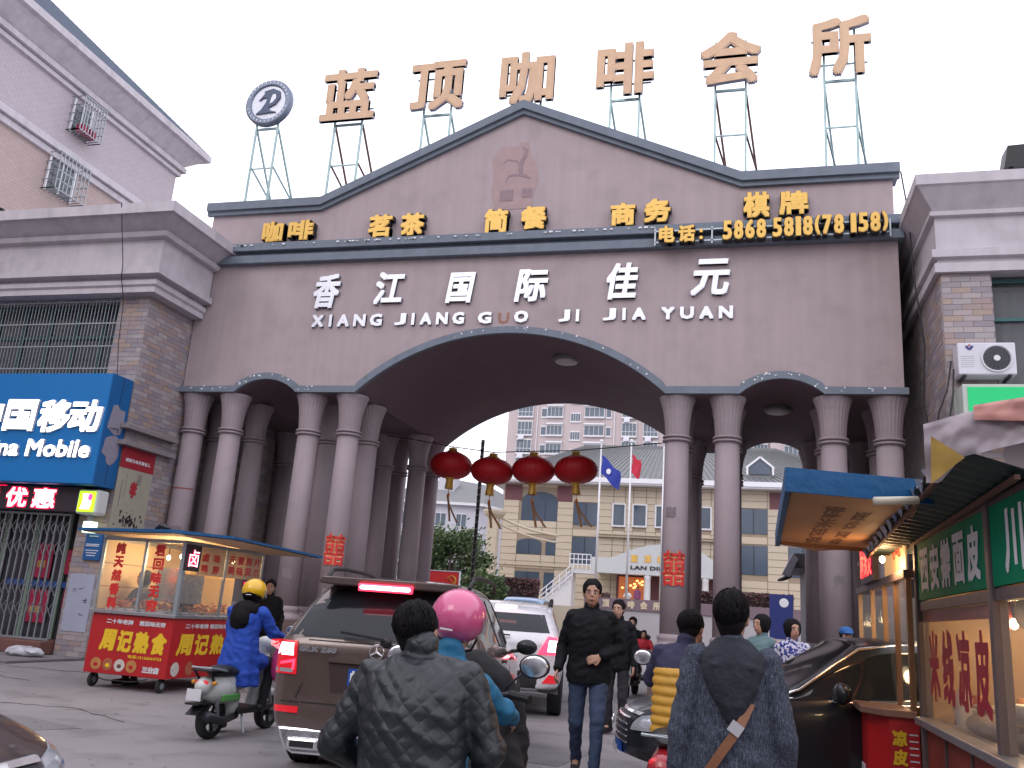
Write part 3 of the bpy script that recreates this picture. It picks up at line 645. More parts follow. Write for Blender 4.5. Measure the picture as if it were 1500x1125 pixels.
# lit signs and notices on the pier
lbx = thing('lit_box_sign', 'square rounded light box glowing yellow green beside the blue phone shop sign', 'light box', (-7.85, -1.8, 2.75))
b = MB(); b.box(-8.1, -1.96, 2.77, -7.62, -1.62, 3.26); b.build('housing', mat('box_grey', (.6, .62, .6), .4), lbx, bevel=.05)
b = MB(); b.box(-8.04, -1.985, 2.81, -7.66, -1.962, 3.22); b.build('panel', mat('lit_lime', (.5, .8, .02), .5, emit=(.5, 1, .02), es=1.1), lbx, bevel=.008)
b = MB(); b.prism([(-7.97, 2.86), (-7.75, 2.86), (-7.72, 3.0), (-7.78, 3.17), (-7.95, 3.17), (-7.93, 3.02)], lambda p, q, t: (p, t, q), -1.992, -1.986); b.build('print', mat('lit_pale', (.95, .95, .6), .5, emit=(1, 1, .65), es=2.2), lbx, fix=True)
b = MB(); b.lathe([(.055, -1.997), (.02, -1.9975)], (-7.76, 0, 3.1), 20, 'y', sx=1, sy=1.3); b.build('balloon_print', mat('lit_magenta', (.8, .1, .4), .5, emit=(.9, .1, .45), es=.9), lbx, fix=True)
sb = thing('small_lit_box', 'small pale glowing box hanging below the lime light box', 'light box', (-7.85, -1.8, 2.45))
b = MB(); b.box(-7.97, -1.82, 2.42, -7.74, -1.66, 2.64); b.build('housing', mat('lit_soft', (.8, .95, .75), .5, emit=(.8, 1, .75), es=1.6), sb, bevel=.015)
b = MB(); b.box(-7.88, -1.83, 2.64, -7.84, -1.7, 2.78); b.build('hanger', M_steel, sb)
nb = thing('blue_notice_board', 'blue metal notice board with lines of white print on the tiled pier', 'notice board', (-7.75, -1.8, 1.95))
b = MB(); b.box(-8.02, -1.6, 1.9, -7.63, -1.55, 2.42); b.build('board', mat('notice_blue', (.01, .09, .27), .4), nb, bevel=.006)
b = MB()
for i, (z, w) in enumerate(((2.36, .2), (2.2, .3), (2.17, .3), (2.08, .28), (2.03, .24), (1.98, .2))):
    q = random.Random(i); x = -7.83 - w / 2
    while x < -7.83 + w / 2: l = q.uniform(.012, .03); b.box(x, -1.606, z, x + l, -1.601, z + .018); x += l + .008
b.build('print', M_white, nb)
M_pap = mat('pale_poster', (.34, .36, .45), .7, var=.12, scale=3)
for x0, x1, z0, z1, lab in ((-8.25, -7.66, .52, 1.62, 'grey-white flyposter peeling off the foot of the tiled pier'),):
    pt = thing('flyposter', lab, 'poster', (x0, -1.56, z0)); b = MB(); b.box(x0, -1.556, z0, x1, -1.551, z1); b.build('sheet', M_pap, pt)
    b = MB(); q = random.Random(4)
    for (cx, cz) in ((-7.95, 1.35), (-8.1, 1.3), (-7.82, 1.1), (-7.84, 1.12), (-7.86, .85)):
        for k in range(6): x = cx + q.uniform(-.05, .05); z = cz + q.uniform(-.03, .03); b.box(x, -1.56, z, x + .03, -1.557, z + .008)
    b.build('print', M_blk, pt)
# banner on the side wall
bn = thing('vertical_banner', 'tall cream banner with red head and brush drawings on the tiled side wall', 'banner', (-7.55, -1.1, 2.4))
b = MB(); b.box(-7.58, -1.56, 2.45, -7.565, -.5, 3.98); b.build('sheet', mat('banner_cream', (.36, .34, .27), .7, var=.1), bn)
b = MB(); b.box(-7.58, -1.56, 3.8, -7.558, -.5, 4.25); b.build('head', mat('banner_red', (.33, .015, .03), .6), bn, bevel=.004)
text('孝', (-7.564, -1.15, 3.22), Y_, Z_, .22, .34, .006, 'character', mat('banner_char', (.4, .02, .03), .6), bn, bold=.015)
text('美德', (-7.564, -.98, 3.5), Y_, Z_, .14, .25, .006, 'character', M_ghost2, bn); text('诚信为本关爱老人', (-7.557, -1.44, 3.93), Y_, Z_, .8, .08, .004, 'lettering', M_white, bn, bold=.003)
q = random.Random(8); b = MB()
for k in range(60):
    y = q.gauss(-1.02, .16); z = q.gauss(2.72, .1); s = q.uniform(.008, .03); b.box(-7.564, y - s, z - s, -7.562, y + s, z + s * 1.4)
for k in range(14): b.box(-7.564, -1.42, 3.0 + k * .04, -7.562, -1.4, 3.02 + k * .04); b.box(-7.564, -1.3, 3.2 + k * .035, -7.562, -1.285, 3.215 + k * .035)
tag(b.build('brush_print', mat('ink', (.06, .04, .05), .6, var=.5), bn), kind='stuff')
# litter bag on the pavement
b = MB(); q = random.Random(6)
b.ell((-8.3, -2.3, .12), (.42, .2, .1), 16, 10)
b.v = [(x + q.uniform(-.03, .03), y + q.uniform(-.03, .03), max(.052, z + q.uniform(-.03, .03))) for x, y, z in b.v]
tag(b.build('crumpled_bag', mat('white_plastic_sheet', (.55, .55, .6), .35), smooth=True), 'crumpled white plastic bag lying at the foot of the tiled pier', 'plastic bag')
b = MB(); b.ell((-5.0, -9.6, .05), (.22, .16, .05), 14, 8); b.v = [(x + q.uniform(-.03, .03), y + q.uniform(-.03, .03), max(.003, z + q.uniform(-.02, .03))) for x, y, z in b.v]
tag(b.build('crumpled_bag', mat('white_plastic_sheet', (.6, .6, .6), .35), smooth=True), 'scrap of white plastic lying on the road near the left picture edge', 'plastic bag')
# satellite dish like object on the parapet
b = MB(); b.lathe([(.02, 0), (.2, .04), (.34, .12)], (-11.6, -2.3, 9.28), 20, sy=.6); b.tube([(-11.6, -2.3, 9.2), (-11.6, -2.3, 9.3)], .03)
tag(b.build('black_dish', M_blk, fix=True), 'small black dish sitting on the parapet edge at far left', 'dish')
# ------------------------------------------------------------ tall apartment house behind it
ab = thing('apartment_house', 'tall pale tiled apartment house with dark roof rising behind the phone shop', 'building', (-21, 15, 0))
M_pt = mat('pale_tiling', (.45, .4, .43), .8, var=.05, scale=2, course=.13); M_tt = mat('tan_tiling', (.42, .33, .31), .8, var=.08, scale=2, course=.13)
M_slate = mat('slate_tiles', (.12, .15, .2), .7, var=.25, scale=5)
b = MB(); b.box(-40, -30, 17.44, -21, 15.0, 20.6); b.build('upper_wall', M_pt, ab)
b = MB(); b.box(-40, -30, 0, -21.002, 15.0, 17.438); b.build('lower_wall', M_tt, ab)
for z, e, h in ((17.44, .28, .3), (17.15, .14, .26), (20.35, .3, .24), (20.12, .15, .2)):
    b = MB(); b.box(-40, -30, z, -21 + e, 15 + e, z + h); b.build('string_course', M_wht, ab, bevel=.02)
cornice(ab, -21, 15.0, 1, -40, -30, [(0, 20.6), (.15, 20.6), (.9, 21.25), (1.0, 21.3), (1.0, 21.62), (0, 21.62)], M_wht, 'eaves') if 0 else None
b = MB(); prof = [(-.05, 20.602), (.15, 20.602), (.8, 21.2), (1.0, 21.25), (1.0, 21.55), (-.05, 21.55)]
n_ = len(prof); vs = [(-21 + e, -30, z) for e, z in prof] + [(-21 + e, 15 + e, z) for e, z in prof] + [(-40, 15 + e, z) for e, z in prof]
b.add(vs, [(s * n_ + i, s * n_ + (i + 1) % n_, (s + 1) * n_ + (i + 1) % n_, (s + 1) * n_ + i) for s in range(2) for i in range(n_)] + [tuple(range(n_)), tuple(range(3 * n_ - 1, 2 * n_ - 1, -1))]); b.build('eaves', M_wht, ab, fix=True)
b = MB(); b.add([(-20.1, -30, 21.56), (-20.1, 15.9, 21.56), (-26.5, 10, 27.5), (-26.5, -30, 27.5), (-33, 15.9, 21.56)], [(0, 1, 2, 3), (1, 4, 2)]); rf = b.build('roof', M_slate, ab)
b = MB()
for k in range(40):   # courses of slates as small steps
    t0 = k / 40; x = -20.1 - 6.4 * t0; z = 21.575 + 5.94 * t0; y1 = 15.9 - 5.9 * t0
    b.box(x - .02, -30, z - .02, x + .05, y1, z + .035)
tag(b.build('slate_courses', M_slate, rf), kind='stuff')
for (y0, y1, z0, z1, redd, lab) in ((8.3, 9.5, 18.55, 20.0, 1, ''), (7.75, 9.3, 15.75, 17.25, 0, '')):
    b = MB(); b.box(-21.0, y0 + .15, z0 + .1, -20.96, y1 - .15, z1 - .1); w = b.build('window', M_glass, ab)
    b = MB(); b.box(-20.97, y0 + .08, z0 + .02, -20.9, y0 + .15, z1); b.box(-20.97, y1 - .15, z0 + .02, -20.9, y1 - .08, z1); b.box(-20.97, (y0 + y1) / 2 - .03, z0 + .1, -20.92, (y0 + y1) / 2 + .03, z1 - .1); b.build('frame', M_white, w)
    b = MB()
    for k in range(9):
        y = y0 + (y1 - y0) * k / 8; b.bar((-20.35, y, z0), (-20.35, y, z1), .03); b.bar((-20.35, y, z0), (-20.98, y, z0), .03)
    for k in range(5): z = z0 + (z1 - z0) * k / 4; b.bar((-20.35, y0, z), (-20.35, y1, z), .03); b.bar((-20.35, y0, z), (-20.98, y0, z), .03); b.bar((-20.35, y1, z), (-20.98, y1, z), .03)
    b.build('window_cage', M_steel, w)
    if redd:
        for k in range(4): b = MB(); b.box(-20.8, y0 + .3 + k * .2, z0 + .05, -20.5, y0 + .42 + k * .2, z0 + .4); b.build('flower_pot', M_redp, w)
# ------------------------------------------------------------ right-hand building
rb = thing('corner_shop_building', 'two-storey tiled building on the right with grey stepped cornice and curtained window', 'building', (7.98, -1.5, 0))
X1 = 7.96
b = MB(); b.box(X1, -1.5, 0, 8.73, -.9, 7.5); b.box(X1 + .002, -.898, 0, 22, 14, 7.5); b.box(8.732, -1.5, 0, 22, -.9, 5.2); b.build('wall', M_mortar, rb)
cornice(rb, X1, -1.5, -1, 22, 9, [(0, 7.5), (.1, 7.5), (.1, 7.66), (.05, 7.69), (.05, 7.74), (.14, 7.76), (.14, 7.9), (.06, 7.93), (.06, 8.5), (.14, 8.52), (.14, 8.6), (.08, 8.62), (.34, 8.97), (.38, 9.0), (.38, 9.19), (0, 9.19)], M_wht)
b = MB(); b.box(X1 + .02, -1.45, 7.52, 22, 14, 9.1); b.build('roof', M_wht, rb)
tile_wall(rb, 'x', -1.5, X1, 8.73, 0.05, 7.5, single=250)
tile_wall(rb, 'y', X1, -1.5, 3, 3, 7.5, sgn=-1)
b = MB(); b.box(8.735, -1.2, 5.22, 22, -1.18, 7.48); w = b.build('window', mat('lit_glass', (.1, .11, .12), .06, var=0, alpha=.45), rb)
b = MB(); vs = []
for i in range(160):
    x = 8.8 + i * .03; y = -1.08 + .035 * math.sin(i * .9) + .01 * math.sin(i * 2.3); vs += [(x, y, 5.25), (x, y, 7.3)]
b.add(vs, [(2 * i, 2 * i + 2, 2 * i + 3, 2 * i + 1) for i in range(159)]); b.build('curtain', mat('grey_curtain', (.5, .47, .52), .9, var=.1), w, smooth=True)
b = MB(); b.box(8.74, -1.26, 5.25, 8.79, -1.2, 7.46); b.box(8.74, -1.27, 6.72, 22, -1.201, 6.78); b.box(8.74, -1.26, 7.4, 22, -1.2, 7.47)
for x in (9.6, 10.6): b.box(x, -1.25, 5.25, x + .05, -1.2, 7.4)
b.build('frame', M_green, w)
ac = thing('air_conditioner', 'white outdoor air conditioner unit on the right tiled wall', 'air conditioner', (8.45, -1.75, 5.6))
M_acw = mat('ac_white', (.62, .62, .68), .45, var=.06)
b = MB(); b.box(8.06, -1.9, 5.62, 8.9, -1.56, 6.15); body = b.build('casing', M_acw, ac, bevel=.02)
cx, cz = 8.62, 5.885
b = MB(); b.lathe([(.225, -1.905), (.225, -1.925), (.205, -1.925), (.2, -1.903)], (cx, 0, cz), 32, 'y'); b.build('fan_ring', M_acw, ac, fix=True)
b = MB(); b.lathe([(.2, -1.904), (.19, -1.906)], (cx, 0, cz), 32, 'y'); b.build('fan_well', mat('grille_dark', (.04, .045, .055), .5), ac, fix=True)
b = MB()
for r in (.06, .09, .12, .15, .18):
    b.tube([(cx + r * math.cos(a), -1.922, cz + r * math.sin(a)) for a in [R(15 * k) for k in range(25)]], .0035, 4)
for k in range(16): a = k * math.pi / 8; b.tube([(cx + .03 * math.cos(a), -1.922, cz + .03 * math.sin(a)), (cx + .2 * math.cos(a + .25), -1.922, cz + .2 * math.sin(a + .25))], .0035, 4)
b.build('fan_guard', mat('guard_grey', (.12, .13, .15), .5), ac)
b = MB(); b.lathe([(.05, -1.92), (.045, -1.93)], (cx, 0, cz), 20, 'y'); b.build('fan_hub', M_white, ac, fix=True)
b = MB(); b.prism([(8.17, 6.09), (8.2, 6.04), (8.235, 6.02), (8.27, 6.04), (8.3, 6.09), (8.26, 6.1), (8.235, 6.06), (8.21, 6.1)], lambda p, q, t: (p, t, q), -1.905, -1.9); b.build('logo', mat('logo_blue', (.04, .04, .2), .5), ac, fix=True)
b = MB(); b.lathe([(.016, -1.906), (.01, -1.907)], (8.235, 0, 6.105), 12, 'y'); b.build('logo_dot', M_redp, ac, fix=True)
b = MB()
for k in range(6): b.box(8.1, -1.903, 5.92 - k * .035, 8.3, -1.9, 5.925 - k * .035)
b.build('louvre', mat('louvre_grey', (.35, .35, .4), .6), ac)
b = MB()
for x in (8.15, 8.8): b.box(x - .02, -1.92, 5.58, x + .02, -1.5, 5.618)
b.build('bracket', M_dark, ac)
gs = thing('green_lit_sign', 'bright green light box with pale frame below the air conditioner', 'light box', (8.5, -2.1, 4.85))
b = MB(); b.box(8.03, -2.2, 4.8, 12, -1.56, 5.38); b.build('frame', mat('pale_frame', (.5, .55, .5), .5), gs, bevel=.01)
b = MB(); b.box(8.1, -2.215, 4.83, 11.9, -2.201, 5.33); b.build('panel', mat('lit_green', (.0, .4, .12), .4, emit=(.01, .45, .16), es=.55, var=.2, scale=1), gs)
# cables hanging by the corner
for k, pts in enumerate(([(7.62, -.3, 10.1), (7.72, -.3, 9.2), (7.74, -.35, 8), (7.86, -.4, 6.6), (7.8, -.4, 5.5), (7.95, -.5, 4.2), (7.9, -.5, 3)], [(8.0, -1.7, 5.9), (7.9, -1.8, 5.4), (7.75, -1.8, 5.0), (7.7, -1.8, 4.4)], [(8.02, -1.75, 5.75), (7.96, -1.9, 5.3), (7.8, -2, 4.5), (7.5, -2, 4.0)])):
    b = MB(); b.tube(pts, .014, 6); tag(b.build('loose_cable', M_blk, smooth=True), ['loose pale-edged cable falling down the dark gap between gate and right building', 'slack black cable hanging down from the left side of the air conditioner', 'second black cable curving away beneath the air conditioner'][k], 'cable')
b = MB(); b.prism([(9.2, 9.7), (9.28, 10.12), (9.9, 10.15), (9.9, 9.72)], lambda p, q, t: (p, t, q), -1, -.6); b.box(9.3, -.95, 9.1, 9.36, -.9, 9.7)
tag(b.build('roof_box', M_blk, fix=True), 'black box standing on the right building roof at the picture edge', 'box')
# ------------------------------------------------------------ beyond the gate: the club house
M_be = mat('beige_stone', (.5, .43, .33), .75, var=.1, scale=.7, bump=.15, bscale=12)
M_be2 = mat('beige_joint', (.3, .24, .18), .9)
M_mar = mat('maroon_panel', (.13, .045, .055), .6)
M_roof2 = mat('grey_roof_tiles', (.17, .175, .18), .75, var=.2, scale=2)
M_bg = mat('blue_grey_glass', (.06, .085, .12), .12, var=.3, scale=.6)
M_wtrim = mat('white_trim', (.62, .62, .64), .6, var=.05)
club = thing('club_house', 'beige stone club house with grey tiled roof seen through the gate', 'building', (-3, 50, 0))
b = MB(); b.box(-13.8, 50, 0, 15, 62, 11.5); b.build('wall', M_be2, club)
wins = [(-12.3, -9.45, 8.63, 10.2, 1), (-8.17, -6.25, 8.46, 10.16, 0), (-5.07, -4.25, 8.55, 10.1, 2), (-3.55, -2.65, 8.58, 10.1, 2), (-1.85, -.95, 8.58, 10.08, 2), (-.3, .6, 8.58, 10.08, 2), (1.25, 2.1, 8.58, 10.08, 2),
        (-12.5, -10.55, 6.08, 7.2, 3), (-10.2, -9.44, 6.05, 7.25, 0), (-8.15, -6.25, 5.5, 7.55, 0), (-12.5, -10.6, 3.0, 4.75, 0), (-10.22, -9.44, 3.0, 4.75, 0), (4.2, 6.15, 8.35, 10.15, 0), (4.25, 6.15, 5.42, 7.5, 0), (7.6, 9.6, 8.35, 10.1, 0), (7.6, 9.6, 5.4, 7.5, 0), (10.6, 12, 8.35, 10.1, 0), (10.6, 12, 5.4, 7.5, 0)]
def inwin(x0, x1, z0, z1):
    for a, b_, c, d, k in wins:
        dd = d + (.75 if k == 1 else 0)
        if x1 > a + .02 and x0 < b_ - .02 and z1 > c + .02 and z0 < dd - .02: return (a, b_)
    return None
b = MB(); b.box(-.65, -.06, -.235, .65, 0, .235)
cols = [-13.78, -12.5, -10.55, -9.44, -8.17, -6.25, -5.1, -4.2, -3.6, -2.62, -1.9, -.9, -.35, .65, 1.2, 2.15, 3.2, 4.2, 6.15, 7.58, 9.6, 10.6, 12.05, 13.5, 15]
pc = {}; z = 2.4; r_ = 0; count = 0
rows = []
while z < 11.4: rows.append((z, min(z + .52, 11.48))); z += .52
stuff = MB(); npan = 0
for z0, z1 in rows:
    for a, c in zip(cols, cols[1:]):
        if inwin(a, c, z0, z1): continue
        if -4.6 < a < 2.4 and z1 < 4.9: continue
        w = c - a - .05; h = z1 - z0 - .035
        if npan < 290 and a < 6.2:
            k = (round(w, 2), round(h, 2))
            if k not in pc: mb = MB(); mb.box(-w / 2, -.06, -h / 2, w / 2, 0, h / 2); pc[k] = mb.mesh('panel', M_be)
            o = link('panel', pc[k], club); o.matrix_basis = Matrix.Translation(((a + c) / 2, 49.998, (z0 + z1) / 2)); npan += 1
        else: stuff.box(a + .02, 49.94, z0, c - .02, 49.998, z0 + h)
tag(stuff.build('cladding', M_be, club), kind='stuff')
for a, c, z0, z1, k in wins:
    top = z1 + (.75 if k == 1 else 0)
    b = MB()
    if k == 1 or k == 3:
        n_ = 10; rise = .7 if k == 1 else .35; zt = z1 if k == 1 else z1 - .3
        pts = [(a, z0), (c, z0)] + [((a + c) / 2 + (c - a) / 2 * math.cos(math.pi * i / n_), zt + rise * math.sin(math.pi * i / n_)) for i in range(n_ + 1)]
        b.prism(pts, lambda p, q, t: (p, t, q), 49.93, 49.99)
    else: b.box(a, 49.95, z0, c, 49.99, z1)
    w = b.build('window', M_bg, club, fix=True)
    b = MB(); nm = max(1, int((c - a) / .75))
    for i in range(1, nm): x = a + (c - a) * i / nm; b.box(x - .025, 49.92, z0, x + .025, 49.949 if k not in (1, 3) else 49.929, z1)
    if k == 2:
        for x0, x1, y0, y1 in ((a - .12, a, z0 - .12, z1 + .12), (c, c + .12, z0 - .12, z1 + .12), (a, c, z1, z1 + .12), (a, c, z0 - .12, z0)): b.box(x0, 49.86, y0, x1, 49.949, y1)
        b.build('surround', M_wtrim, w)
    elif b.v: b.build('mullion', M_dark, w)
for x0, x1 in ((-13.7, -12.35), (-9.5, -8.3), (6.3, 7.4), (12.2, 13.5)): b = MB(); b.box(x0, 49.9, 10.2, x1, 49.939, 11.4); b.build('maroon_panel', M_mar, club)
for x0, x1, z, h, e in ((-6.25, 4.1, 7.62, .18, .35), (-6.25, 4.1, 7.8, .1, .5), (-13.8, -8.3, 5.2, .12, .15)): b = MB(); b.box(x0, 49.93 - e, z, x1, 49.93, z + h); b.build('band', M_be, club, bevel=.01)
b = MB(); b.box(-15, 48.9, 11.5, 16, 62, 11.62); b.build('soffit', M_wtrim, club)
b = MB(); b.box(-15.05, 48.8, 11.62, 16, 48.95, 11.98); b.build('gutter', M_white, club)
b = MB(); A = [(-15, 48.9, 11.7), (16, 48.9, 11.7), (7, 56, 15.7), (-8.6, 56, 15.7), (-15, 63, 11.7), (16, 63, 11.7)]
b.add(A, [(0, 1, 2, 3), (4, 0, 3), (1, 5, 2), (5, 4, 3, 2)]); rf = b.build('roof', M_roof2, club)
b = MB()
for k in range(70):
    x = -14.8 + k * .44; xr = -8.6 + 15.6 * k / 69
    b.bar((x, 48.9, 11.74), (xr, 56, 15.74), .07, .05)
tag(b.build('roof_ribs', M_roof2, rf), kind='stuff')
b = MB(); b.bar((-8.6, 56, 15.75), (7, 56, 15.75), .25); b.bar((-15, 48.9, 11.75), (-8.6, 56, 15.75), .2); b.bar((16, 48.9, 11.75), (7, 56, 15.75), .2); b.build('ridge', M_roof2, rf)
for xd in (5.65, -11.2 + 0, ):
    if xd < 0: continue
    b = MB(); b.prism([(xd - .8, 12.3), (xd + .8, 12.3), (xd + .8, 13.3), (xd, 13.95), (xd - .8, 13.3)], lambda p, q, t: (p, t, q), 50.2, 54); dm = b.build('dormer', M_roof2, club, fix=True)
    b = MB(); b.prism([(xd - .72, 12.75), (xd + .72, 12.75), (xd + .72, 13.25), (xd, 13.8), (xd - .72, 13.25)], lambda p, q, t: (p, t, q), 50.1, 50.19); b.build('pane', M_bg, dm, fix=True)
    b = MB()
    for s in (-1, 1): b.bar((xd + s * .92, 50.1, 12.7), (xd + s * .92, 50.1, 13.3), .13); b.bar((xd + s * 1.0, 50.1, 13.22), (xd, 50.1, 14.05), .14)
    b.build('trim', M_white, dm)
# entrance porch with its sign
por = [(-6.2, 4.86), (-6.2, 5.95), (-4.9, 5.95), (-4.3, 6.15), (-3.3, 6.6), (-2.2, 6.95), (-1, 7.1), (.2, 7.08), (1.3, 6.85), (2.3, 6.2), (2.9, 5.9), (4, 5.9), (4, 4.86)]
b = MB(); b.prism(por, lambda p, q, t: (p, t, q), 47.6, 48.1); b.box(-6, 48.1, 4.9, 3.8, 49.9, 5.05); pf = b.build('porch_fascia', mat('porch_white', (.5, .52, .53), .6, var=.08), club, fix=True)
for i, ch in enumerate('蓝顶咖啡'): text(ch, (-3.35 + i * .95, 47.6, 5.72), X_, Z_, .5, .52, .03, 'character', M_gold, pf, bold=.03)
text('LAN DING', (-3.35, 47.6, 5.2), X_, Z_, 2.9, .28, .03, 'lettering', M_dark, pf, bold=.015)
b = MB(); b.box(-4.6, 49.5, 2.4, 2.4, 49.97, 4.9); b.build('entrance_recess', M_mar, club)
M_warm = mat('warm_lit_glass', (.3, .1, .04), .3, var=.6, scale=2, emit=(1, .25, .06), es=.28)
b = MB(); b.box(-4.4, 49.4, 2.9, -2.4, 49.49, 4.75); eg = b.build('entrance_glass', M_warm, club)
q = random.Random(2)
for i in range(9): b = MB(); b.ell((q.uniform(-4.2, -2.6), 49.3, q.uniform(3.9, 4.5)), (.1, .05, .07), 8, 6); b.build('chandelier_lamp', mat('warm_lamp', (1, .6, .3), .5, emit=(1, .5, .15), es=3), eg, smooth=True)
for x in (-2.15, 1.9): b = MB(); b.lathe([(.28, 2.3), (.25, 2.5), (.22, 4.6), (.3, 4.85)], (x, 47.9, 0), 16); b.build('porch_column', M_wtrim, club, smooth=True)
b = MB(); b.box(-1.2, 49.3, 2.9, .9, 49.45, 4.7); b.build('door', mat('brown_door', (.1, .05, .04), .4), club)
# terrace and steps
b = MB(); b.box(-40, 43, .0, 9, 50, 2.3); struct('terrace', b, M_be)
tw = thing('terrace_wall', 'low mauve wall at the edge of the club terrace with pale raised characters', 'wall', (-3, 42.5, 0))
b = MB(); b.box(-5.6, 42, 0, 9, 42.98, 2.25); b.build('base', mat('pale_stone', (.36, .34, .35), .8, var=.15, scale=.8), tw)
b = MB(); b.box(-5.6, 41.9, 2.26, 9, 42.7, 2.98); b.build('parapet', mat('mauve_wall', (.17, .12, .14), .8, var=.1), tw)
for i, ch in enumerate('蓝顶咖啡会所'): text(ch, (-5.2 + i * .82, 41.9, 2.38), X_, Z_, .46, .48, .03, 'character', mat('pale_gold', (.6, .5, .35), .5), tw, bold=.02)
def railing(label, posts, top):
    t = thing('railing', label, 'railing', posts[0])
    for p in posts: b = MB(); b.bar(p, (p[0], p[1], p[2] + 1), .05); b.build('post', M_white, t)
    for z in (.3, .65, 1.0): b = MB(); b.bar((posts[0][0], posts[0][1], posts[0][2] + z), (posts[-1][0], posts[-1][1], posts[-1][2] + z), .06); b.build('rail', M_white, t)
railing('white sloping stair railing rising across the club house front', [(-9.3 + .45 * i, 45, 2.2 + .4 * i) for i in range(6)], 1)
railing('white railing around the small stair landing in front of the club window', [(-7.3 + .3 * i, 45, 4.9) for i in range(6)], 1)
st = thing('outdoor_stair', 'pale outdoor staircase climbing to the club house landing', 'stair', (-8, 46, 2.3))
for i in range(8): b = MB(); b.box(-9.5 + .3 * i, 45.1, 2.3, -9.2 + .3 * i, 46.5, 2.5 + .32 * i); b.build('step', M_wtrim, st)
b = MB(); b.box(-7.1, 45.1, 4.6, -5.6, 46.5, 4.88); b.build('landing', M_wtrim, st)
cv = thing('curved_canopy', 'beige pillar carrying a sagging curved canopy beam left of the club house', 'canopy', (-13.3, 46, 0))
b = MB(); b.box(-13.7, 45.6, 2.3, -12.95, 46.3, 8.2); b.build('pillar', M_be, cv)
b = MB(); b.lathe([(.4, 8.2), (.75, 8.5), (.85, 8.7), (.85, 8.85)], (-13.3, 46, 0), 20); b.build('pillar_head', M_be, cv, fix=True)
for dz, r in ((0, .09), (-.5, .08)): b = MB(); b.tube([(-13.3 + 4.6 * t, 46 + 1.5 * t, 8.3 + dz - 1.2 * t + 1.0 * (t - .5) ** 2) for t in [i / 12 for i in range(13)]], r, 8); b.build('beam', M_be, cv, smooth=True)
# flagpoles
def flag(x, H, lab, colr, emb=None, drop=2.5):
    t = thing('flagpole', lab, 'flagpole', (x, 44, 2.3))
    b = MB(); b.tube([(x, 44, 2.3), (x, 44, H)], [.09, .05], 10); b.build('pole', mat('pole_white', (.6, .6, .62), .4, .3), t, smooth=True)
    b = MB(); b.ell((x, 44, H + .1), (.12, .12, .12)); b.build('finial', M_white, t, smooth=True)
    if colr:
        b = MB(); vs = []; n_, m_ = 14, 10
        for i in range(n_):
            u = i / (n_ - 1)
            for j in range(m_):
                v = j / (m_ - 1); w = 1.35 if emb else .62
                vs.append((x + .06 + w * u + .06 * math.sin(v * 5), 44 - .12 * math.sin(u * 9 + v * 3) * u, H - .9 - v * 1.3 - u * (drop - 1.3) * (1 if emb else .45) + .08 * math.sin(u * 7)))
        b.add(vs, [(i * m_ + j, (i + 1) * m_ + j, (i + 1) * m_ + j + 1, i * m_ + j + 1) for i in range(n_ - 1) for j in range(m_ - 1)])
        f = b.build('flag', colr, t, smooth=True)
        if emb: b = MB(); b.lathe([(.2, 0), (.12, -.01)], (x + .62, 43.8, H - 2.1), 16, 'y', sx=.8); b.build('emblem', M_white, f, fix=True)
flag(-5.25, 13.7, 'left flagpole with a drooping blue flag bearing a pale emblem', mat('flag_blue', (.02, .04, .3), .7), 1)
flag(-3.12, 13.75, 'middle flagpole with a hanging red flag', mat('flag_red', (.5, .02, .05), .7), None, 2.2)
flag(-.85, 13.6, 'bare white flagpole just left of the inner right column', None)
# hedges and trees ----------------------------------------------------------
def leaves(n, fn, s, seed, thin=.5):
    q = random.Random(seed); b = MB()
    for i in range(n):
        p = Vector(fn(q)); d = Vector((q.gauss(0, 1), q.gauss(0, 1), q.gauss(0, 1))).normalized(); e = d.orthogonal().normalized(); f = d.cross(e); k = s * q.uniform(.6, 1.3)
        b.quad(p - e * k, p + f * k * thin, p + e * k, p - f * k * thin)
    return b
M_leaf = mat('green_leaf', (.07, .11, .04), .6, var=.2, scale=3, pal=[(.05, .1, .03), (.08, .13, .04), (.1, .15, .05), (.035, .07, .025), (.14, .17, .07), (.06, .1, .04)])
M_mlf = mat('maroon_leaf', (.1, .03, .04), .7, var=.2, scale=3, pal=[(.13, .05, .06), (.09, .03, .04), (.16, .08, .08), (.06, .02, .03), (.11, .09, .06)])
def tree(x, y, h, rad, seed, lab, n=7000, m=None, s=.13, cz=.6, name='broadleaf_tree'):
    t = thing(name, lab, 'tree', (x, y, 0)); q = random.Random(seed)
    b = MB(); b.tube([(x, y, 0), (x + .05, y, h * .3), (x - .05, y, h * .55), (x, y, h * .8)], [.16, .13, .1, .04], 8); tips = []
    for k in range(9):
        a = q.uniform(0, 6.28); z0 = h * q.uniform(.28, .6); e = (x + rad * .7 * math.cos(a), y + rad * .7 * math.sin(a), min(h * .92, z0 + h * q.uniform(.12, .35)))
        b.tube([(x, y, z0), ((x + e[0]) / 2, (y + e[1]) / 2, (z0 + e[2]) / 2 + .1), e], [.07, .045, .02], 6); tips.append(e)
    b.build('trunk', mat('bark', (.09, .07, .06), .9, var=.3, bump=.5), t, smooth=True)
    cl = []
    for k in range(46):
        a = q.uniform(0, 6.28); zz = q.uniform(-1, 1); rr_ = math.sqrt(max(0, 1 - zz * zz)) * q.uniform(.45, 1) * rad
        cl.append((x + rr_ * math.cos(a), y + rr_ * math.sin(a), h * cz + zz * h * (1 - cz) * .92, rad * q.uniform(.14, .34)))
    def fn(q):
        c = q.choice(cl); return (c[0] + q.gauss(0, c[3] * .6), c[1] + q.gauss(0, c[3] * .6), c[2] + q.gauss(0, c[3] * .5))
    leaves(n, fn, s, seed).build('crown', m or M_leaf, t)
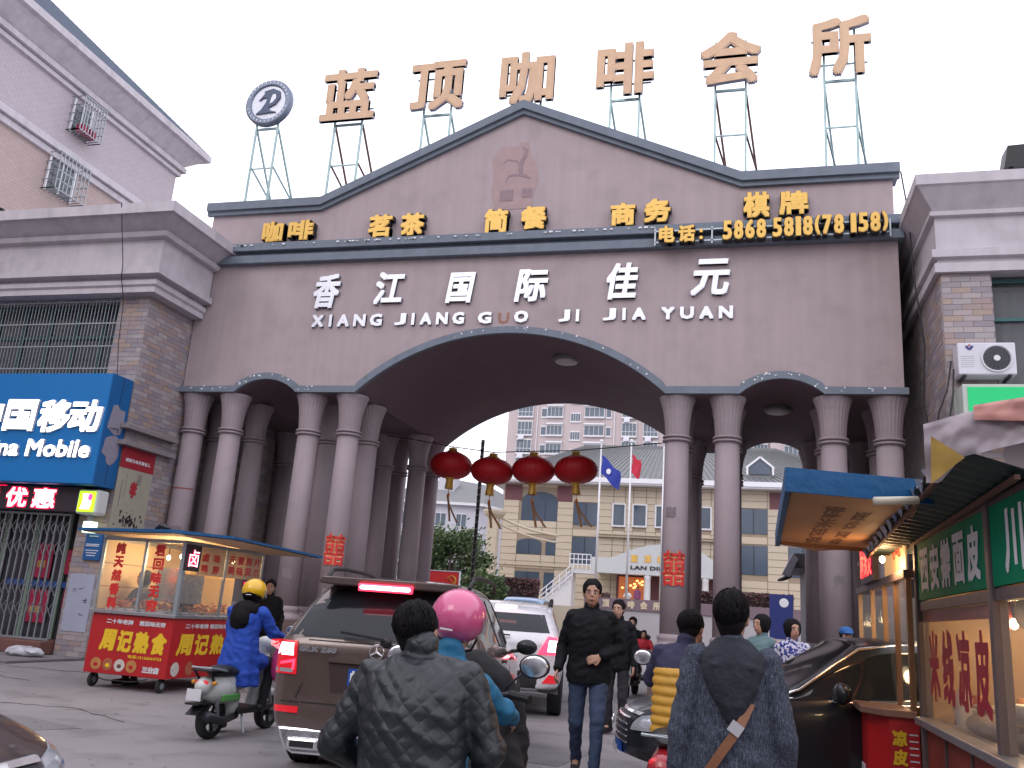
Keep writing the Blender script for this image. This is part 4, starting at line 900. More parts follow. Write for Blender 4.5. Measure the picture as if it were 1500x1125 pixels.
tree(-12.7, 35, 6.3, 2.3, 3, 'round green broadleaf tree behind the red board left of the mast', n=11000)
tree(-15.6, 38, 6.6, 2.2, 4, 'second green tree half hidden behind the dark left columns', n=6000)
tree(-10.9, 38, 4.0, 1.1, 9, 'small dark evergreen beside the mast, right of the round tree', n=3500)
for x0, x1, y, z0, z1, lab in ((-13.4, -8.6, 41.5, 2.5, 3.75, 'clipped maroon hedge on the club terrace above the white car'), (-.2, 3.9, 43.8, 2.4, 3.7, 'loose reddish hedge on the terrace seen between the inner right columns'), (4.2, 7.6, 43.8, 2.4, 3.8, 'reddish hedge on the terrace behind the blue board'), (-5.4, -4.2, 43.6, 2.3, 3.2, 'small planted shrub row beside the club entrance')):
    t = thing('hedge', lab, 'hedge', ((x0 + x1) / 2, y, z0))
    b = leaves(int(1500 * (x1 - x0)), lambda q: (q.uniform(x0, x1), y + q.uniform(-.5, .5), z0 + (z1 - z0) * (1 - q.random() ** 2 * .9) + .12 * math.sin(q.uniform(0, 60))), .085, 5); b.build('foliage', M_mlf, t)
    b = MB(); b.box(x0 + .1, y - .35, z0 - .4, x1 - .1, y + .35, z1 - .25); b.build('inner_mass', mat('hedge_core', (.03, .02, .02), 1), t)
b = MB(); b.box(-13.6, 40.4, 0, -8.2, 41.0, 2.35); tag(b.build('planter_wall', M_be2), 'low dark planter wall below the maroon hedge', 'planter')
q = random.Random(5); b = leaves(2600, lambda q: (q.uniform(-13.4, -8.4), 40.6 + q.uniform(-.3, .3), 2.35 + q.uniform(0, .28)), .06, 8)
tag(b.build('violet_flowers', mat('violet_petals', (.12, .04, .2), .7, pal=[(.14, .04, .24), (.08, .03, .14), (.05, .07, .03)])), 'band of violet flowers along the planter wall', 'flowers', kind='stuff')
# boards --------------------------------------------------------------
rbd = thing('red_notice_board', 'red propaganda board with gold party emblem and pale characters left of the mast', 'notice board', (-7.9, 20, 0))
b = MB(); b.box(-8.9, 20, 2.05, -7.17, 20.08, 3.05); b.build('panel', M_red, rbd); b = MB(); b.box(-8.93, 19.98, 3.05, -7.14, 20.1, 3.09); b.box(-7.17, 19.98, 2.05, -7.13, 20.1, 3.05); b.build('frame', M_wtrim, rbd)
for x in (-8.8, -7.3): b = MB(); b.bar((x, 20.04, 0), (x, 20.04, 2.05), .06); b.build('post', M_steel, rbd)
text('价值观', (-8.75, 20, 2.15), X_, Z_, 1.05, .28, .01, 'lettering', M_white, rbd, bold=.01)
b = MB(); c = (-7.5, 2.68)
b.tube([(c[0] + .2 * math.cos(a), 19.99, c[1] + .2 * math.sin(a)) for a in [R(-130 + 22 * k) for k in range(12)]], [.01 + .028 * math.sin(math.pi * k / 11) for k in range(12)], 6)
b.bar((c[0] - .13, 19.985, c[1] + .13), (c[0] + .17, 19.985, c[1] - .17), .04, .02); b.bar((c[0] - .19, 19.98, c[1] + .07), (c[0] - .07, 19.98, c[1] + .19), .07, .02); b.build('emblem', M_lgold, rbd)
bb = thing('blue_board', 'dark blue standing board with round white emblem beside the guard hut', 'notice board', (6.4, 30, 0))
b = MB(); b.box(5.83, 30, 1.2, 6.95, 30.06, 3.34); b.build('panel', mat('board_navy', (.01, .02, .13), .5), bb)
b = MB(); b.lathe([(.22, 29.99), (.18, 29.98)], (6.52, 0, 2.95), 24, 'y'); b.build('emblem', M_wtrim, bb, fix=True)
for x in (5.9, 6.88): b = MB(); b.bar((x, 30.03, 0), (x, 30.03, 1.2), .05); b.build('leg', M_steel, bb)
# mast
ms = thing('lattice_mast', 'thin dark mast wound with pale tape rising behind the lanterns', 'mast', (-2.84, 8, 0))
b = MB(); b.tube([(-2.84, 8, 0), (-2.84, 8, 6.42)], .055, 8); b.build('pole', M_blk, ms)
b = MB()
for k in range(26): z = 1.3 + k * .2; b.tube([(-2.84 + .06 * math.cos(a), 8 + .06 * math.sin(a), z + .04 * (a - 3.1)) for a in (2.6, 3.4, 4.2, 5.0, 5.8)], .008, 4)
b.build('tape', mat('faded_tape', (.35, .33, .33), .6), ms)
# guard hut
gh = thing('guard_hut', 'small dark guard hut with flat roof between the right columns', 'hut', (7.2, 11.5, 0))
M_hut = mat('hut_grey', (.1, .09, .1), .7, var=.2)
b = MB(); b.box(6.42, 10.6, 0, 9, 13.5, 3.3); b.build('wall', M_hut, gh); b = MB(); b.box(6.05, 10.2, 3.3, 9, 13.8, 3.72); b.build('roof', M_hut, gh, bevel=.02)
for z0, z1 in ((1.1, 2.6),): b = MB(); b.box(6.6, 10.55, z0, 7.1, 10.59, z1); b.build('window', M_bg, gh); b = MB(); b.box(6.52, 10.5, z0 - .8, 6.6, 10.59, z1 + .1); b.build('frame', M_wtrim, gh)
b = MB(); b.bar((5.85, 10.5, 3.95), (6.9, 10.5, 4.0), .04); b.build('rod', M_wtrim, gh)
fl = thing('floodlight', 'grey floodlight angled down from the guard hut roof corner', 'floodlight', (6.0, 10.2, 3.1))
b = MB(); b.prism([(5.74, 3.1), (5.95, 3.0), (6.2, 3.52), (6.05, 3.7)], lambda p, q, t: (p, t, q), 9.9, 10.25); b.build('housing', mat('lamp_shell', (.35, .36, .4), .4, .3), fl, fix=True, bevel=.02)
b = MB(); b.ell((5.82, 10.05, 2.98), (.22, .18, .06), 14, 8, Matrix.Rotation(R(-20), 3, 'Y')); b.build('lens_rim', M_blk, fl, smooth=True)
# distant tower block ------------------------------------------------------
tb = thing('tower_block', 'distant pink high-rise apartment tower with rows of bay windows', 'building', (-14, 120, 0))
M_tp = mat('pink_tower_paint', (.46, .39, .385), .85, var=.05, scale=.2, streak=.05); M_tw = mat('tower_glass', (.1, .13, .16), .2, var=.4, scale=.3)
b = MB(); b.box(-33.6, 120, 0, 8, 136, 62); b.box(8, 118.5, 0, 24, 136, 55); b.build('wall', M_tp, tb)
spec = [(-31.8, -29.4, 2.1, 'tall'), (-27.0 - .9, -27.0 - .1 + -.0, 1.3, 'small'), (-26.9 + -.0, -24.4, 1.5, 'bay'), (-23.0, -21.5, 1.2, 'plain'), (-20.7, -17.6, 1.5, 'bay'), (-17.2, -16.5, 1.3, 'small'), (-14.6, -12.4, 2.0, 'tall'), (-11.2, -9.0, 2.0, 'tall'), (-6.4, -5.5, 1.3, 'small'), (-4.6, -2.2, 1.5, 'bay'), (-1, 1.6, 1.5, 'bay'), (3.2, 4.4, 1.2, 'plain'), (5.6, 7.6, 2.0, 'tall'), (10, 12.4, 1.5, 'bay'), (14, 15.2, 1.3, 'small'), (17, 19.4, 1.6, 'bay')]
TWM = {}
for x0, x1, h, k in spec:
    w = x1 - x0; yb = 120 if x0 < 8 else 118.5; b = MB(); b.box(0, -.35 if k in ('bay', 'tall') else -.06, 0, w, 0, h); wm = b.mesh('window', M_tw)
    b = MB(); y = -.36 if k in ('bay', 'tall') else -.07
    b.box(-.12, y - .12, -.25, w + .12, y + .3 if y < -.2 else -.001, -.005); b.box(-.08, y - .06, h + .003, w + .08, y + .3 if y < -.2 else -.001, h + .2)
    for i in range(1, 4 if w > 1.4 else 1): b.box(w * i / 4 - .03, y - .03, 0, w * i / 4 + .03, y - .002, h)
    b.box(-.08, y - .03, 0, -.002, -.001, h); b.box(w + .002, y - .03, 0, w + .08, -.001, h)
    if k == 'tall': b.box(0, y - .03, h * .32, w, y - .002, h * .36)
    fm = b.mesh('frame', M_wtrim)
    if k in ('bay',): b = MB(); b.prism([(0, h + .2), (-.5, h + .2), (0, h + .55)], lambda p, q, t: (t, p - .2, q), -.1, w + .1); am = b.mesh('awning', M_wtrim, fix=True)
    for fl_ in range(8):
        z = 21.0 + 3.05 * fl_ + (-.7 if k == 'plain' else 0)
        o = link('window', wm, tb); o.matrix_basis = Matrix.Translation((x0, yb - .001, z)); 
        link('frame', fm, o)
        if k == 'bay': link('awning', am, o)
        if k == 'tall' and (fl_ * 7 + int(x0)) % 3 != 0: b = MB(); b.box(.3, -.9, -.95, 1.2, -.4, -.3); b.lathe([(.25, -.92), (.2, -.93)], (.85, 0, -.62), 12, 'y'); link('air_conditioner_unit', b.mesh('air_conditioner_unit', M_acw, fix=True), o)
for x in (-28.6, -15.9, -7.6): b = MB(); b.tube([(x, 119.85, 0), (x, 119.85, 60)], .09, 6); b.build('downpipe', M_wtrim, tb)
# grey-white apartment block at left of the opening
ap = thing('apartment_block', 'pale grey apartment block with hipped roof behind the tree left of the club', 'building', (-28, 80, 0))
M_ap = mat('pale_grey_render', (.46, .46, .5), .85, var=.07, scale=.5, streak=.08)
def apx(p, q, t): return (p, q, t)
P4 = [(-37, 78), (-24.9, 80), (-20.6, 96), (-33, 98)]
b = MB(); b.prism(P4, lambda p, q, t: (p, q, t), 0, 13.2); b.build('wall', M_ap, ap, fix=True)
b = MB(); E4 = [(-37.8, 77.2), (-24.4, 79.4), (-19.9, 96.5), (-33, 99)]
b.prism(E4, lambda p, q, t: (p, q, t), 13.203, 13.5); b.build('eaves', M_wtrim, ap, fix=True)
b = MB(); b.add([(x, y, 13.5) for x, y in E4] + [(-31, 86, 17.3), (-27.5, 91, 17.3)], [(0, 1, 4), (1, 2, 5, 4), (2, 3, 5), (3, 0, 4, 5)]); rf = b.build('roof', M_roof2, ap)
b = MB(); b.box(-31, 82, 15, -29, 84, 17.2); b.build('roof_hatch', M_ap, rf)
b = MB()
for k in range(7): b.bar((-32.5 + .5 * k, 82 + .1 * k, 15.5), (-32.5 + .5 * k, 82 + .1 * k, 17.6), .08)
b.bar((-32.5, 82, 17.5), (-29.5, 82.6, 17.5), .08); b.bar((-32.5, 82, 16.8), (-29.5, 82.6, 16.8), .08); b.build('roof_railing', M_wtrim, rf)
def wallwin(A, B, us, zs, w, h):
    A = Vector((*A, 0)); B = Vector((*B, 0)); d = (B - A).normalized(); nrm = d.cross(Vector((0, 0, 1)))
    for u in us:
        for z in zs:
            c = A + d * u; M = Matrix(((d.x, -nrm.x, 0, c.x), (d.y, -nrm.y, 0, c.y), (0, 0, 1, z), (0, 0, 0, 1)))
            b = MB(); b.box(0, -.05, 0, w, .0, h); me = b.mesh('window', M_tw); me.transform(M); o = link('window', me, ap)
            b = MB(); b.box(w / 2 - .03, -.08, 0, w / 2 + .03, -.051, h); b.box(-.08, -.08, -.1, w + .08, -.001, -.003); b.box(-.08, -.08, h, w + .08, -.001, h + .08); me = b.mesh('frame', M_wtrim); me.transform(M); link('frame', me, o)
wallwin(P4[0], P4[1], (3.0, 5.3, 7.2, 9.6), (2.1, 5.0, 7.9, 10.8), 1.1, 1.4)
wallwin(P4[1], P4[2], (2.0, 6.0, 10.0, 13.5), (2.1, 5.0, 7.9, 10.8), 1.3, 1.4)
for z in (4.4, 7.3, 10.2): b = MB(); b.prism([(-37.02, 77.9), (-24.85, 79.93), (-20.5, 96), (-33, 98.1)], lambda p, q, t: (p, q, t), z, z + .12); b.build('string_course', M_wtrim, ap, fix=True)
# ------------------------------------------------------------ vehicles
from mathutils.bvhtree import BVHTree
M_rub = mat('tyre_rubber', (.02, .02, .021), .85, var=.2, scale=10, bump=.3)
M_rim = mat('alloy_rim', (.35, .36, .38), .3, .8)
M_chr = mat('chrome', (.82, .83, .86), .2, .9, var=.03)
M_cgl = mat('car_glass', (.014, .017, .021), .06, var=0, spec=.35)
M_tail = mat('tail_lamp_red', (.3, .01, .015), .15, coat=.6, var=.1, emit=(1, .02, .04), es=.5)
M_hot = mat('brake_light_hot', (1, .8, .8), .3, emit=(1, .55, .58), es=5)
M_hotr = mat('brake_light_red', (.9, .05, .08), .3, emit=(1, .03, .08), es=3)
M_plate = mat('plate_blue', (.01, .07, .35), .4, var=.05)
M_lamp = mat('headlamp_glass', (.45, .48, .52), .08, .3, coat=1, var=.1)
def cut_wheels(me, cuts, halfw):
    o = bpy.data.objects.new('tmp', me); COL.objects.link(o); rm = [o]
    for y, z, r in cuts:
        for s in (-1, 1):
            b = MB(); b.lathe([(r, s * (halfw - .27)), (r, s * (halfw + .2))], (0, y, z), 28, 'x'); cm = b.mesh('cut', MATS['black_plastic'], fix=True)
            c = bpy.data.objects.new('cut', cm); COL.objects.link(c); rm.append(c)
            m = o.modifiers.new('b', 'BOOLEAN'); m.operation = 'DIFFERENCE'; m.object = c; m.solver = 'EXACT'; m.material_mode = 'TRANSFER'
    out = bpy.data.meshes.new_from_object(o.evaluated_get(bpy.context.evaluated_depsgraph_get()))
    for x in rm: bpy.data.objects.remove(x)
    return out
def split_mats(me, names, par, auto=38):
    """one object per material slot group"""
    res = []
    for nm, idxs in names:
        bm = bmesh.new(); bm.from_mesh(me)
        bmesh.ops.delete(bm, geom=[f for f in bm.faces if f.material_index not in idxs], context='FACES')
        for e in bm.edges:
            if len(e.link_faces) == 2 and e.calc_face_angle(0) > R(auto): e.smooth = False
        m2 = bpy.data.meshes.new(nm); bm.to_mesh(m2); bm.free()
        for mt in me.materials: m2.materials.append(mt)
        m2.shade_smooth() if 0 else None
        for p in m2.polygons: p.use_smooth = True
        res.append(link(nm, m2, par))
    return res
def carbody(st, paint, glass_side, wind, rear=True, trim=None, cuts=(), halfw=.92, ins=.045, belt_in=.96):
    """st: stations (y_low, y_top, w, zb, zbelt, wr, zt) from rear to front; glass_side: interval indices with side glass; wind: interval of the windscreen"""
    bm = bmesh.new(); rings = []
    for yl, yt, w, zb, zbt, wr, zt in st:
        half = [(0, zb, 0), (w * .84, zb, 0), (w * .97, zb + .07, 0), (w, (zb + zbt) * .5, 0), (w * .99, zbt - .09, 0), (w * belt_in, zbt, 0), (wr, zt - .055, 1), (wr * .84, zt - .005, 1), (0, zt + .02, 1)]
        L_ = []; 
        for s in (1, -1):
            L_.append([bm.verts.new((s * x, yl + (yt - yl) * max(0, min(1, (z - zbt) / max(.01, zt - zbt))), z)) if not (x == 0 and s == -1) else None for x, z, t in half])
        for i in (0, 8): L_[1][i] = L_[0][i]
        rings.append(L_)
    n = len(st); G = {'side': [[], []], 'wind': [], 'rear': []}
    for k in range(n - 1):
        for s in (0, 1):
            A, B = rings[k][s], rings[k + 1][s]
            for i in range(8):
                q = [A[i], A[i + 1], B[i + 1], B[i]]
                f = bm.faces.new(q if s else q[::-1])
                if i == 5 and k in glass_side: G['side'][s].append(f)
                if k == wind and i >= 6: G['wind'].append(f)
    for k in (0, n - 1):
        a, b_ = rings[k]
        for i in range(8):
            if i == 0: q = [a[0], a[1], b_[1]]
            elif i == 7: q = [a[7], a[8], b_[7]]
            else: q = [a[i], a[i + 1], b_[i + 1], b_[i]]
            f = bm.faces.new(q if k else q[::-1])
            if k == 0 and i == 5 and rear: G['rear'].append(f)
    bmesh.ops.recalc_face_normals(bm, faces=bm.faces)
    corners = []
    for grp in (G['side'][0], G['side'][1], G['wind'], G['rear']):
        if not grp: continue
        bmesh.ops.inset_region(bm, faces=grp, thickness=ins, depth=0)
        for f in grp: f.material_index = 1
        gs = set(grp); corners += [v for f in grp for v in f.verts if sum(1 for q in v.link_faces if q in gs) == 1]
        bmesh.ops.inset_region(bm, faces=grp, thickness=.012, depth=-.008)
    cpos = [v.co.copy() for v in corners]
    cv = bm.verts.layers.float.new('crease_vert')
    for v in bm.verts:
        if any((v.co - c).length < 1e-4 for c in cpos): v[cv] = .8
    cl = bm.edges.layers.float.new('crease_edge')
    for e in bm.edges:
        mi = {f.material_index for f in e.link_faces}
        if len(mi) > 1: e[cl] = .8
    me = bpy.data.meshes.new('cb'); bm.to_mesh(me); bm.free()
    for m_ in (paint, M_cgl, M_blk): me.materials.append(m_)
    o = bpy.data.objects.new('cb', me); COL.objects.link(o); s = o.modifiers.new('s', 'SUBSURF'); s.levels = 2; s.render_levels = 2
    out = bpy.data.meshes.new_from_object(o.evaluated_get(bpy.context.evaluated_depsgraph_get())); bpy.data.objects.remove(o)
    bm = bmesh.new(); bm.from_mesh(out); bv = BVHTree.FromBMesh(bm); bm.free()
    if cuts: out = cut_wheels(out, cuts, halfw)
    return out, bv
def patch(bv, pts, off, th, d='rear', sub=6, mtx=None):
    """thin plate that follows the body. pts: 4 corners (u, z) u = x (rear/front) or y (sides)"""
    b = MB(); a0, a1, a2, a3 = [Vector((*p, 0)) for p in pts]; vs = []; D = {'rear': Vector((0, 1, 0)), 'front': Vector((0, -1, 0)), 'right': Vector((-1, 0, 0)), 'left': Vector((1, 0, 0))}[d]
    n = sub
    for i in range(n + 1):
        for j in range(n + 1):
            u, v = i / n, j / n; p = (a0 * (1 - u) + a1 * u) * (1 - v) + (a3 * (1 - u) + a2 * u) * v
            o = Vector((p.x, 0, p.y)) if d in ('rear', 'front') else Vector((0, p.x, p.y))
            h = bv.ray_cast(o - D * 6 + (Vector((0, 2.2, 0)) if d in ('rear', 'front') else Vector()), D)[0]
            if h is None: h = o
            vs.append(h - D * off)
    N_ = len(vs); vs += [v + D * th for v in vs]
    fs = [(i * (n + 1) + j, (i + 1) * (n + 1) + j, (i + 1) * (n + 1) + j + 1, i * (n + 1) + j + 1) for i in range(n) for j in range(n)]
    edge = [i * (n + 1) for i in range(n + 1)] + [n * (n + 1) + j for j in range(1, n + 1)] + [i * (n + 1) + n for i in range(n - 1, -1, -1)] + [j for j in range(n - 1, 0, -1)]
    b.add(vs, fs + [(edge[k], edge[(k + 1) % len(edge)], edge[(k + 1) % len(edge)] + N_, edge[k] + N_) for k in range(len(edge))])
    return b
def wheel(par, x, y, r, w=.22, s=1, spokes=5):
    b = MB(); prof = [(r * .62, -w / 2), (r * .9, -w / 2), (r * .985, -w / 2 + .03)]
    for k in range(5): t = -w / 2 + .035 + (w - .07) * k / 4; prof += [(r, t - .004), (r, t + .012), (r * .975, t + .014), (r * .975, t + .02)]
    prof += [(r * .985, w / 2 - .03), (r * .9, w / 2), (r * .62, w / 2)]
    b.lathe(prof, (x, y, r), 36, 'x', cap=False); t = b.build('wheel', M_rub, par, fix=True, auto=50)
    xo = x + s * w * .42; b = MB()
    b.lathe([(r * .63, xo - s * .12), (r * .63, xo), (r * .58, xo + s * .01), (r * .56, xo - s * .03), (.04, xo - s * .05)], (0, y, r), 36, 'x')
    for k in range(spokes):
        a = 2 * math.pi * k / spokes + .3
        for da in (-.12, .12): b.bar((xo, y + .05 * math.cos(a), r + .05 * math.sin(a)), (xo - s * .01, y + r * .6 * math.cos(a + da), r + r * .6 * math.sin(a + da)), .035, .03, up=(1, 0, 0))
    b.lathe([(.06, xo - s * .02), (.05, xo + s * .015)], (0, y, r), 16, 'x'); b.build('rim', M_rim, t, fix=True)
    return t
def mirror_(par, x, y, z, s, m):
    b = MB(); b.ell((x, y, z), (.12, .06, .085), 14, 10); b.bar((x - s * .2, y - .0, z - .06), (x - s * .08, y, z - .04), .05, .04); o = b.build('wing_mirror', m, par, smooth=True)
    b = MB(); b.ell((x, y - .04, z), (.1, .03, .068), 12, 8); b.build('mirror_glass', M_cgl, o, smooth=True)
# --- the brown SUV ------------------------------------------------------------
def brown_suv():
    M_br = mat('brown_metallic', (.14, .103, .09), .3, .5, var=.06, scale=2, coat=.8)
    t = thing('brown_suv', 'brown metallic SUV seen from behind with brake lights on, close to the camera', 'car', (1.84, -9.58, 0), R(9.5), local=True)
    st = [(.02, .4, .84, .38, 1.12, .58, 1.58), (.08, .55, .9, .32, 1.12, .61, 1.65), (.9, 1.05, .92, .3, 1.1, .63, 1.68), (1.8, 1.85, .925, .28, 1.06, .64, 1.68), (2.7, 2.6, .92, .28, 1.03, .63, 1.63), (3.3, 3.2, .92, .28, 1.0, .8, 1.06), (4.1, 4.0, .9, .3, .9, .76, .98), (4.5, 4.42, .8, .4, .78, .66, .84)]
    me, bv = carbody(st, M_br, (1, 2, 3), 4, rear=False, cuts=[(.98, .36, .42), (3.72, .36, .42)], halfw=.92)
    split_mats(me, [('body', (0, 2)), ('window', (1,))], t)
    for x in (-.8, .8):
        for y in (.98, 3.72): wheel(t, x, y, .36, .23, 1 if x > 0 else -1)
    def pp(name, pts, off, th, m, d='rear', par=None, sub=6): return patch(bv, pts, off, th, d, sub).build(name, m, par or t, smooth=False, fix=True)
    # spoiler, brake bar, wiper
    b = MB(); b.prism([(-.63, 1.585), (-.6, 1.64), (.6, 1.64), (.63, 1.585), (.5, 1.57), (-.5, 1.57)], lambda p, q, k: (p, k + (1.6 - q) * .4, q), .2, .5); b.build('spoiler', M_br, t, bevel=.015, fix=True)
    b = MB(); b.prism([(-.2, 1.53), (-.215, 1.545), (-.2, 1.565), (.2, 1.565), (.215, 1.545), (.2, 1.53)], lambda p, q, k: (p * 1.05 - .02, k, q + .02), .155, .2); b.build('brake_light', M_hot, t, fix=True)
    b = MB(); b.box(-.26, .165, 1.535, .22, .2, 1.6); b.build('brake_light_halo', M_hotr, t, bevel=.01)
    b = MB(); b.bar((-.32, .005, 1.185), (.06, -.012, 1.145), .03, .02); b.ell((.07, .01, 1.13), (.05, .03, .04)); b.build('wiper', M_blk, t)
    # glass tint band edges
    for s in (-1, 1):
        o = pp('tail_lamp', [(s * .67, .82), (s * .91, .82), (s * .9, 1.09), (s * .69, 1.09)][::s], .012, .03, M_tail)
        pp('brake_lamp', [(s * .71, .97), (s * .87, .97), (s * .86, 1.07), (s * .72, 1.07)][::s], .02, .006, M_hot, par=o, sub=3)
        pp('lamp_loop', [(s * .69, .92), (s * .88, .88), (s * .88, .9), (s * .69, .945)][::s], .02, .006, M_hotr, par=o, sub=3)
        pp('lamp_loop', [(s * .69, .86), (s * .71, .86), (s * .71, .93), (s * .69, .93)][::s], .0205, .006, M_hotr, par=o, sub=2)
        pp('reverse_lamp', [(s * .7, .835), (s * .87, .835), (s * .87, .865), (s * .7, .865)][::s], .018, .006, M_lamp, par=o, sub=3)
        pp('reflector', [(s * .62, .52), (s * .84, .52), (s * .84, .57), (s * .62, .57)][::s], .012, .01, M_tail)
    rg = pp('rear_window', [(-.76, 1.14), (.76, 1.14), (.62, 1.54), (-.62, 1.54)], .006, .006, M_cgl, sub=10)
    pp('window_surround', [(-.79, 1.125), (.79, 1.125), (.64, 1.57), (-.64, 1.57)], .003, .004, M_blk, sub=10)
    # tailgate shut line and recess
    M_gap = mat('shut_line', (.012, .01, .01), .7)
    for pts in ([(-.6, .6), (.6, .6), (.6, .612), (-.6, .612)], [(-.66, .64), (-.648, .64), (-.6, .76), (-.612, .76)], [(.648, .64), (.66, .64), (.612, .76), (.6, .76)], [(-.6, 1.1), (.6, 1.1), (.6, 1.11), (-.6, 1.11)], [(-.9, .6), (-.62, .6), (-.62, .61), (-.9, .61)], [(.62, .6), (.9, .6), (.9, .61), (.62, .61)]): pp('shut_line', pts, .003, .004, M_gap, sub=4)
    pp('plate_recess', [(-.36, .7), (.36, .7), (.4, .94), (-.4, .94)], .004, .004, mat('recess_brown', (.05, .032, .028), .5, .3))
    pp('boot_handle', [(-.4, .94), (.4, .94), (.4, .97), (-.4, .97)], .03, .03, M_br)
    pl = pp('number_plate', [(-.22, .76), (.22, .76), (.22, .9), (-.22, .9)], .016, .012, M_plate)
    text('皖F·3', (-.2, -.03 + .0, .775), X_, Z_, .27, .11, .004, 'plate_characters', M_white, pl, bold=.004)
    for o in [c for c in bpy.data.objects if c.name.startswith('plate_characters')]: pass
    h = bv.ray_cast(Vector((0, -3, .83)), Vector((0, 1, 0)))[0].y
    bpy.data.objects.remove(bpy.data.objects['plate_characters'])
    text('皖F·3', (-.2, h - .017, .775), X_, Z_, .27, .11, .003, 'plate_characters', M_white, pl, bold=.004)
    hb = bv.ray_cast(Vector((0, -3, 1.05)), Vector((0, 1, 0)))[0].y
    b = MB(); b.tube([(.058 * math.cos(a), hb - .016, 1.045 + .058 * math.sin(a)) for a in [R(15 * k) for k in range(25)]], .006, 6)
    for k in range(3): a = R(90 + 120 * k); b.tube([(0, hb - .018, 1.045), (.055 * math.cos(a), hb - .016, 1.045 + .055 * math.sin(a))], [.012, .003], 6)
    b.build('badge', M_chr, t)
    hb2 = bv.ray_cast(Vector((-.5, -3, 1.04)), Vector((0, 1, 0)))[0].y
    text('GLK 260', (-.66, hb2 - .03, 1.01), X_, Z_, .32, .045, .006, 'model_lettering', M_chr, t, bold=.004, shear=.15)
    # chrome underguard with exhaust ports
    b = MB(); b.prism([(-.7, .25), (-.78, .41), (.78, .41), (.7, .25), (.62, .21), (-.62, .21)], lambda p, q, k: (p, k + abs(p) ** 3 * .12, q), -.03, .2); b.build('skid_plate', M_chr, t, bevel=.02, fix=True)
    for s in (-1, 1):
        b = MB(); b.box(s * .4, -.045, .25, s * .66, .0, .34); e = b.build('exhaust_port', M_chr, t, bevel=.02); b = MB(); b.box(s * .43, -.048, .27, s * .63, -.046, .32); b.build('port_hole', M_blk, e)
    for s in (-1, 1):
        b = MB(); b.tube([(s * .66, .55, 1.62), (s * .67, .75, 1.72), (s * .68, 1.2, 1.745), (s * .68, 2.2, 1.74), (s * .67, 2.5, 1.7), (s * .66, 2.65, 1.64)], .019, 8); b.build('roof_rail', M_blk, t, smooth=True)
        mirror_(t, s * 1.04, 2.95, 1.08, s, M_blk)
        for y0, y1 in ((1.62, 1.66), (2.48, 2.52)): pp('pillar_trim', [(y0 - .03, 1.12), (y1 + .03, 1.12), (y1 + .02, 1.54), (y0 - .02, 1.54)], .004, .006, M_blk, d='right' if s > 0 else 'left', sub=4)
        for y in (1.7, 2.62): pp('door_handle', [(y, .95), (y + .2, .95), (y + .2, .98), (y, .98)], .03, .02, M_br, d='right' if s > 0 else 'left', sub=3)
        for y in (1.38, 2.3): pp('shut_line', [(y, .4), (y + .012, .4), (y + .012, 1.05), (y, 1.05)], .003, .004, M_gap, d='right' if s > 0 else 'left', sub=4)
        pp('side_moulding', [(1.35, .42), (3.3, .42), (3.3, .5), (1.35, .5)], .015, .012, M_blk, d='right' if s > 0 else 'left', sub=6)
    return t
brown_suv()
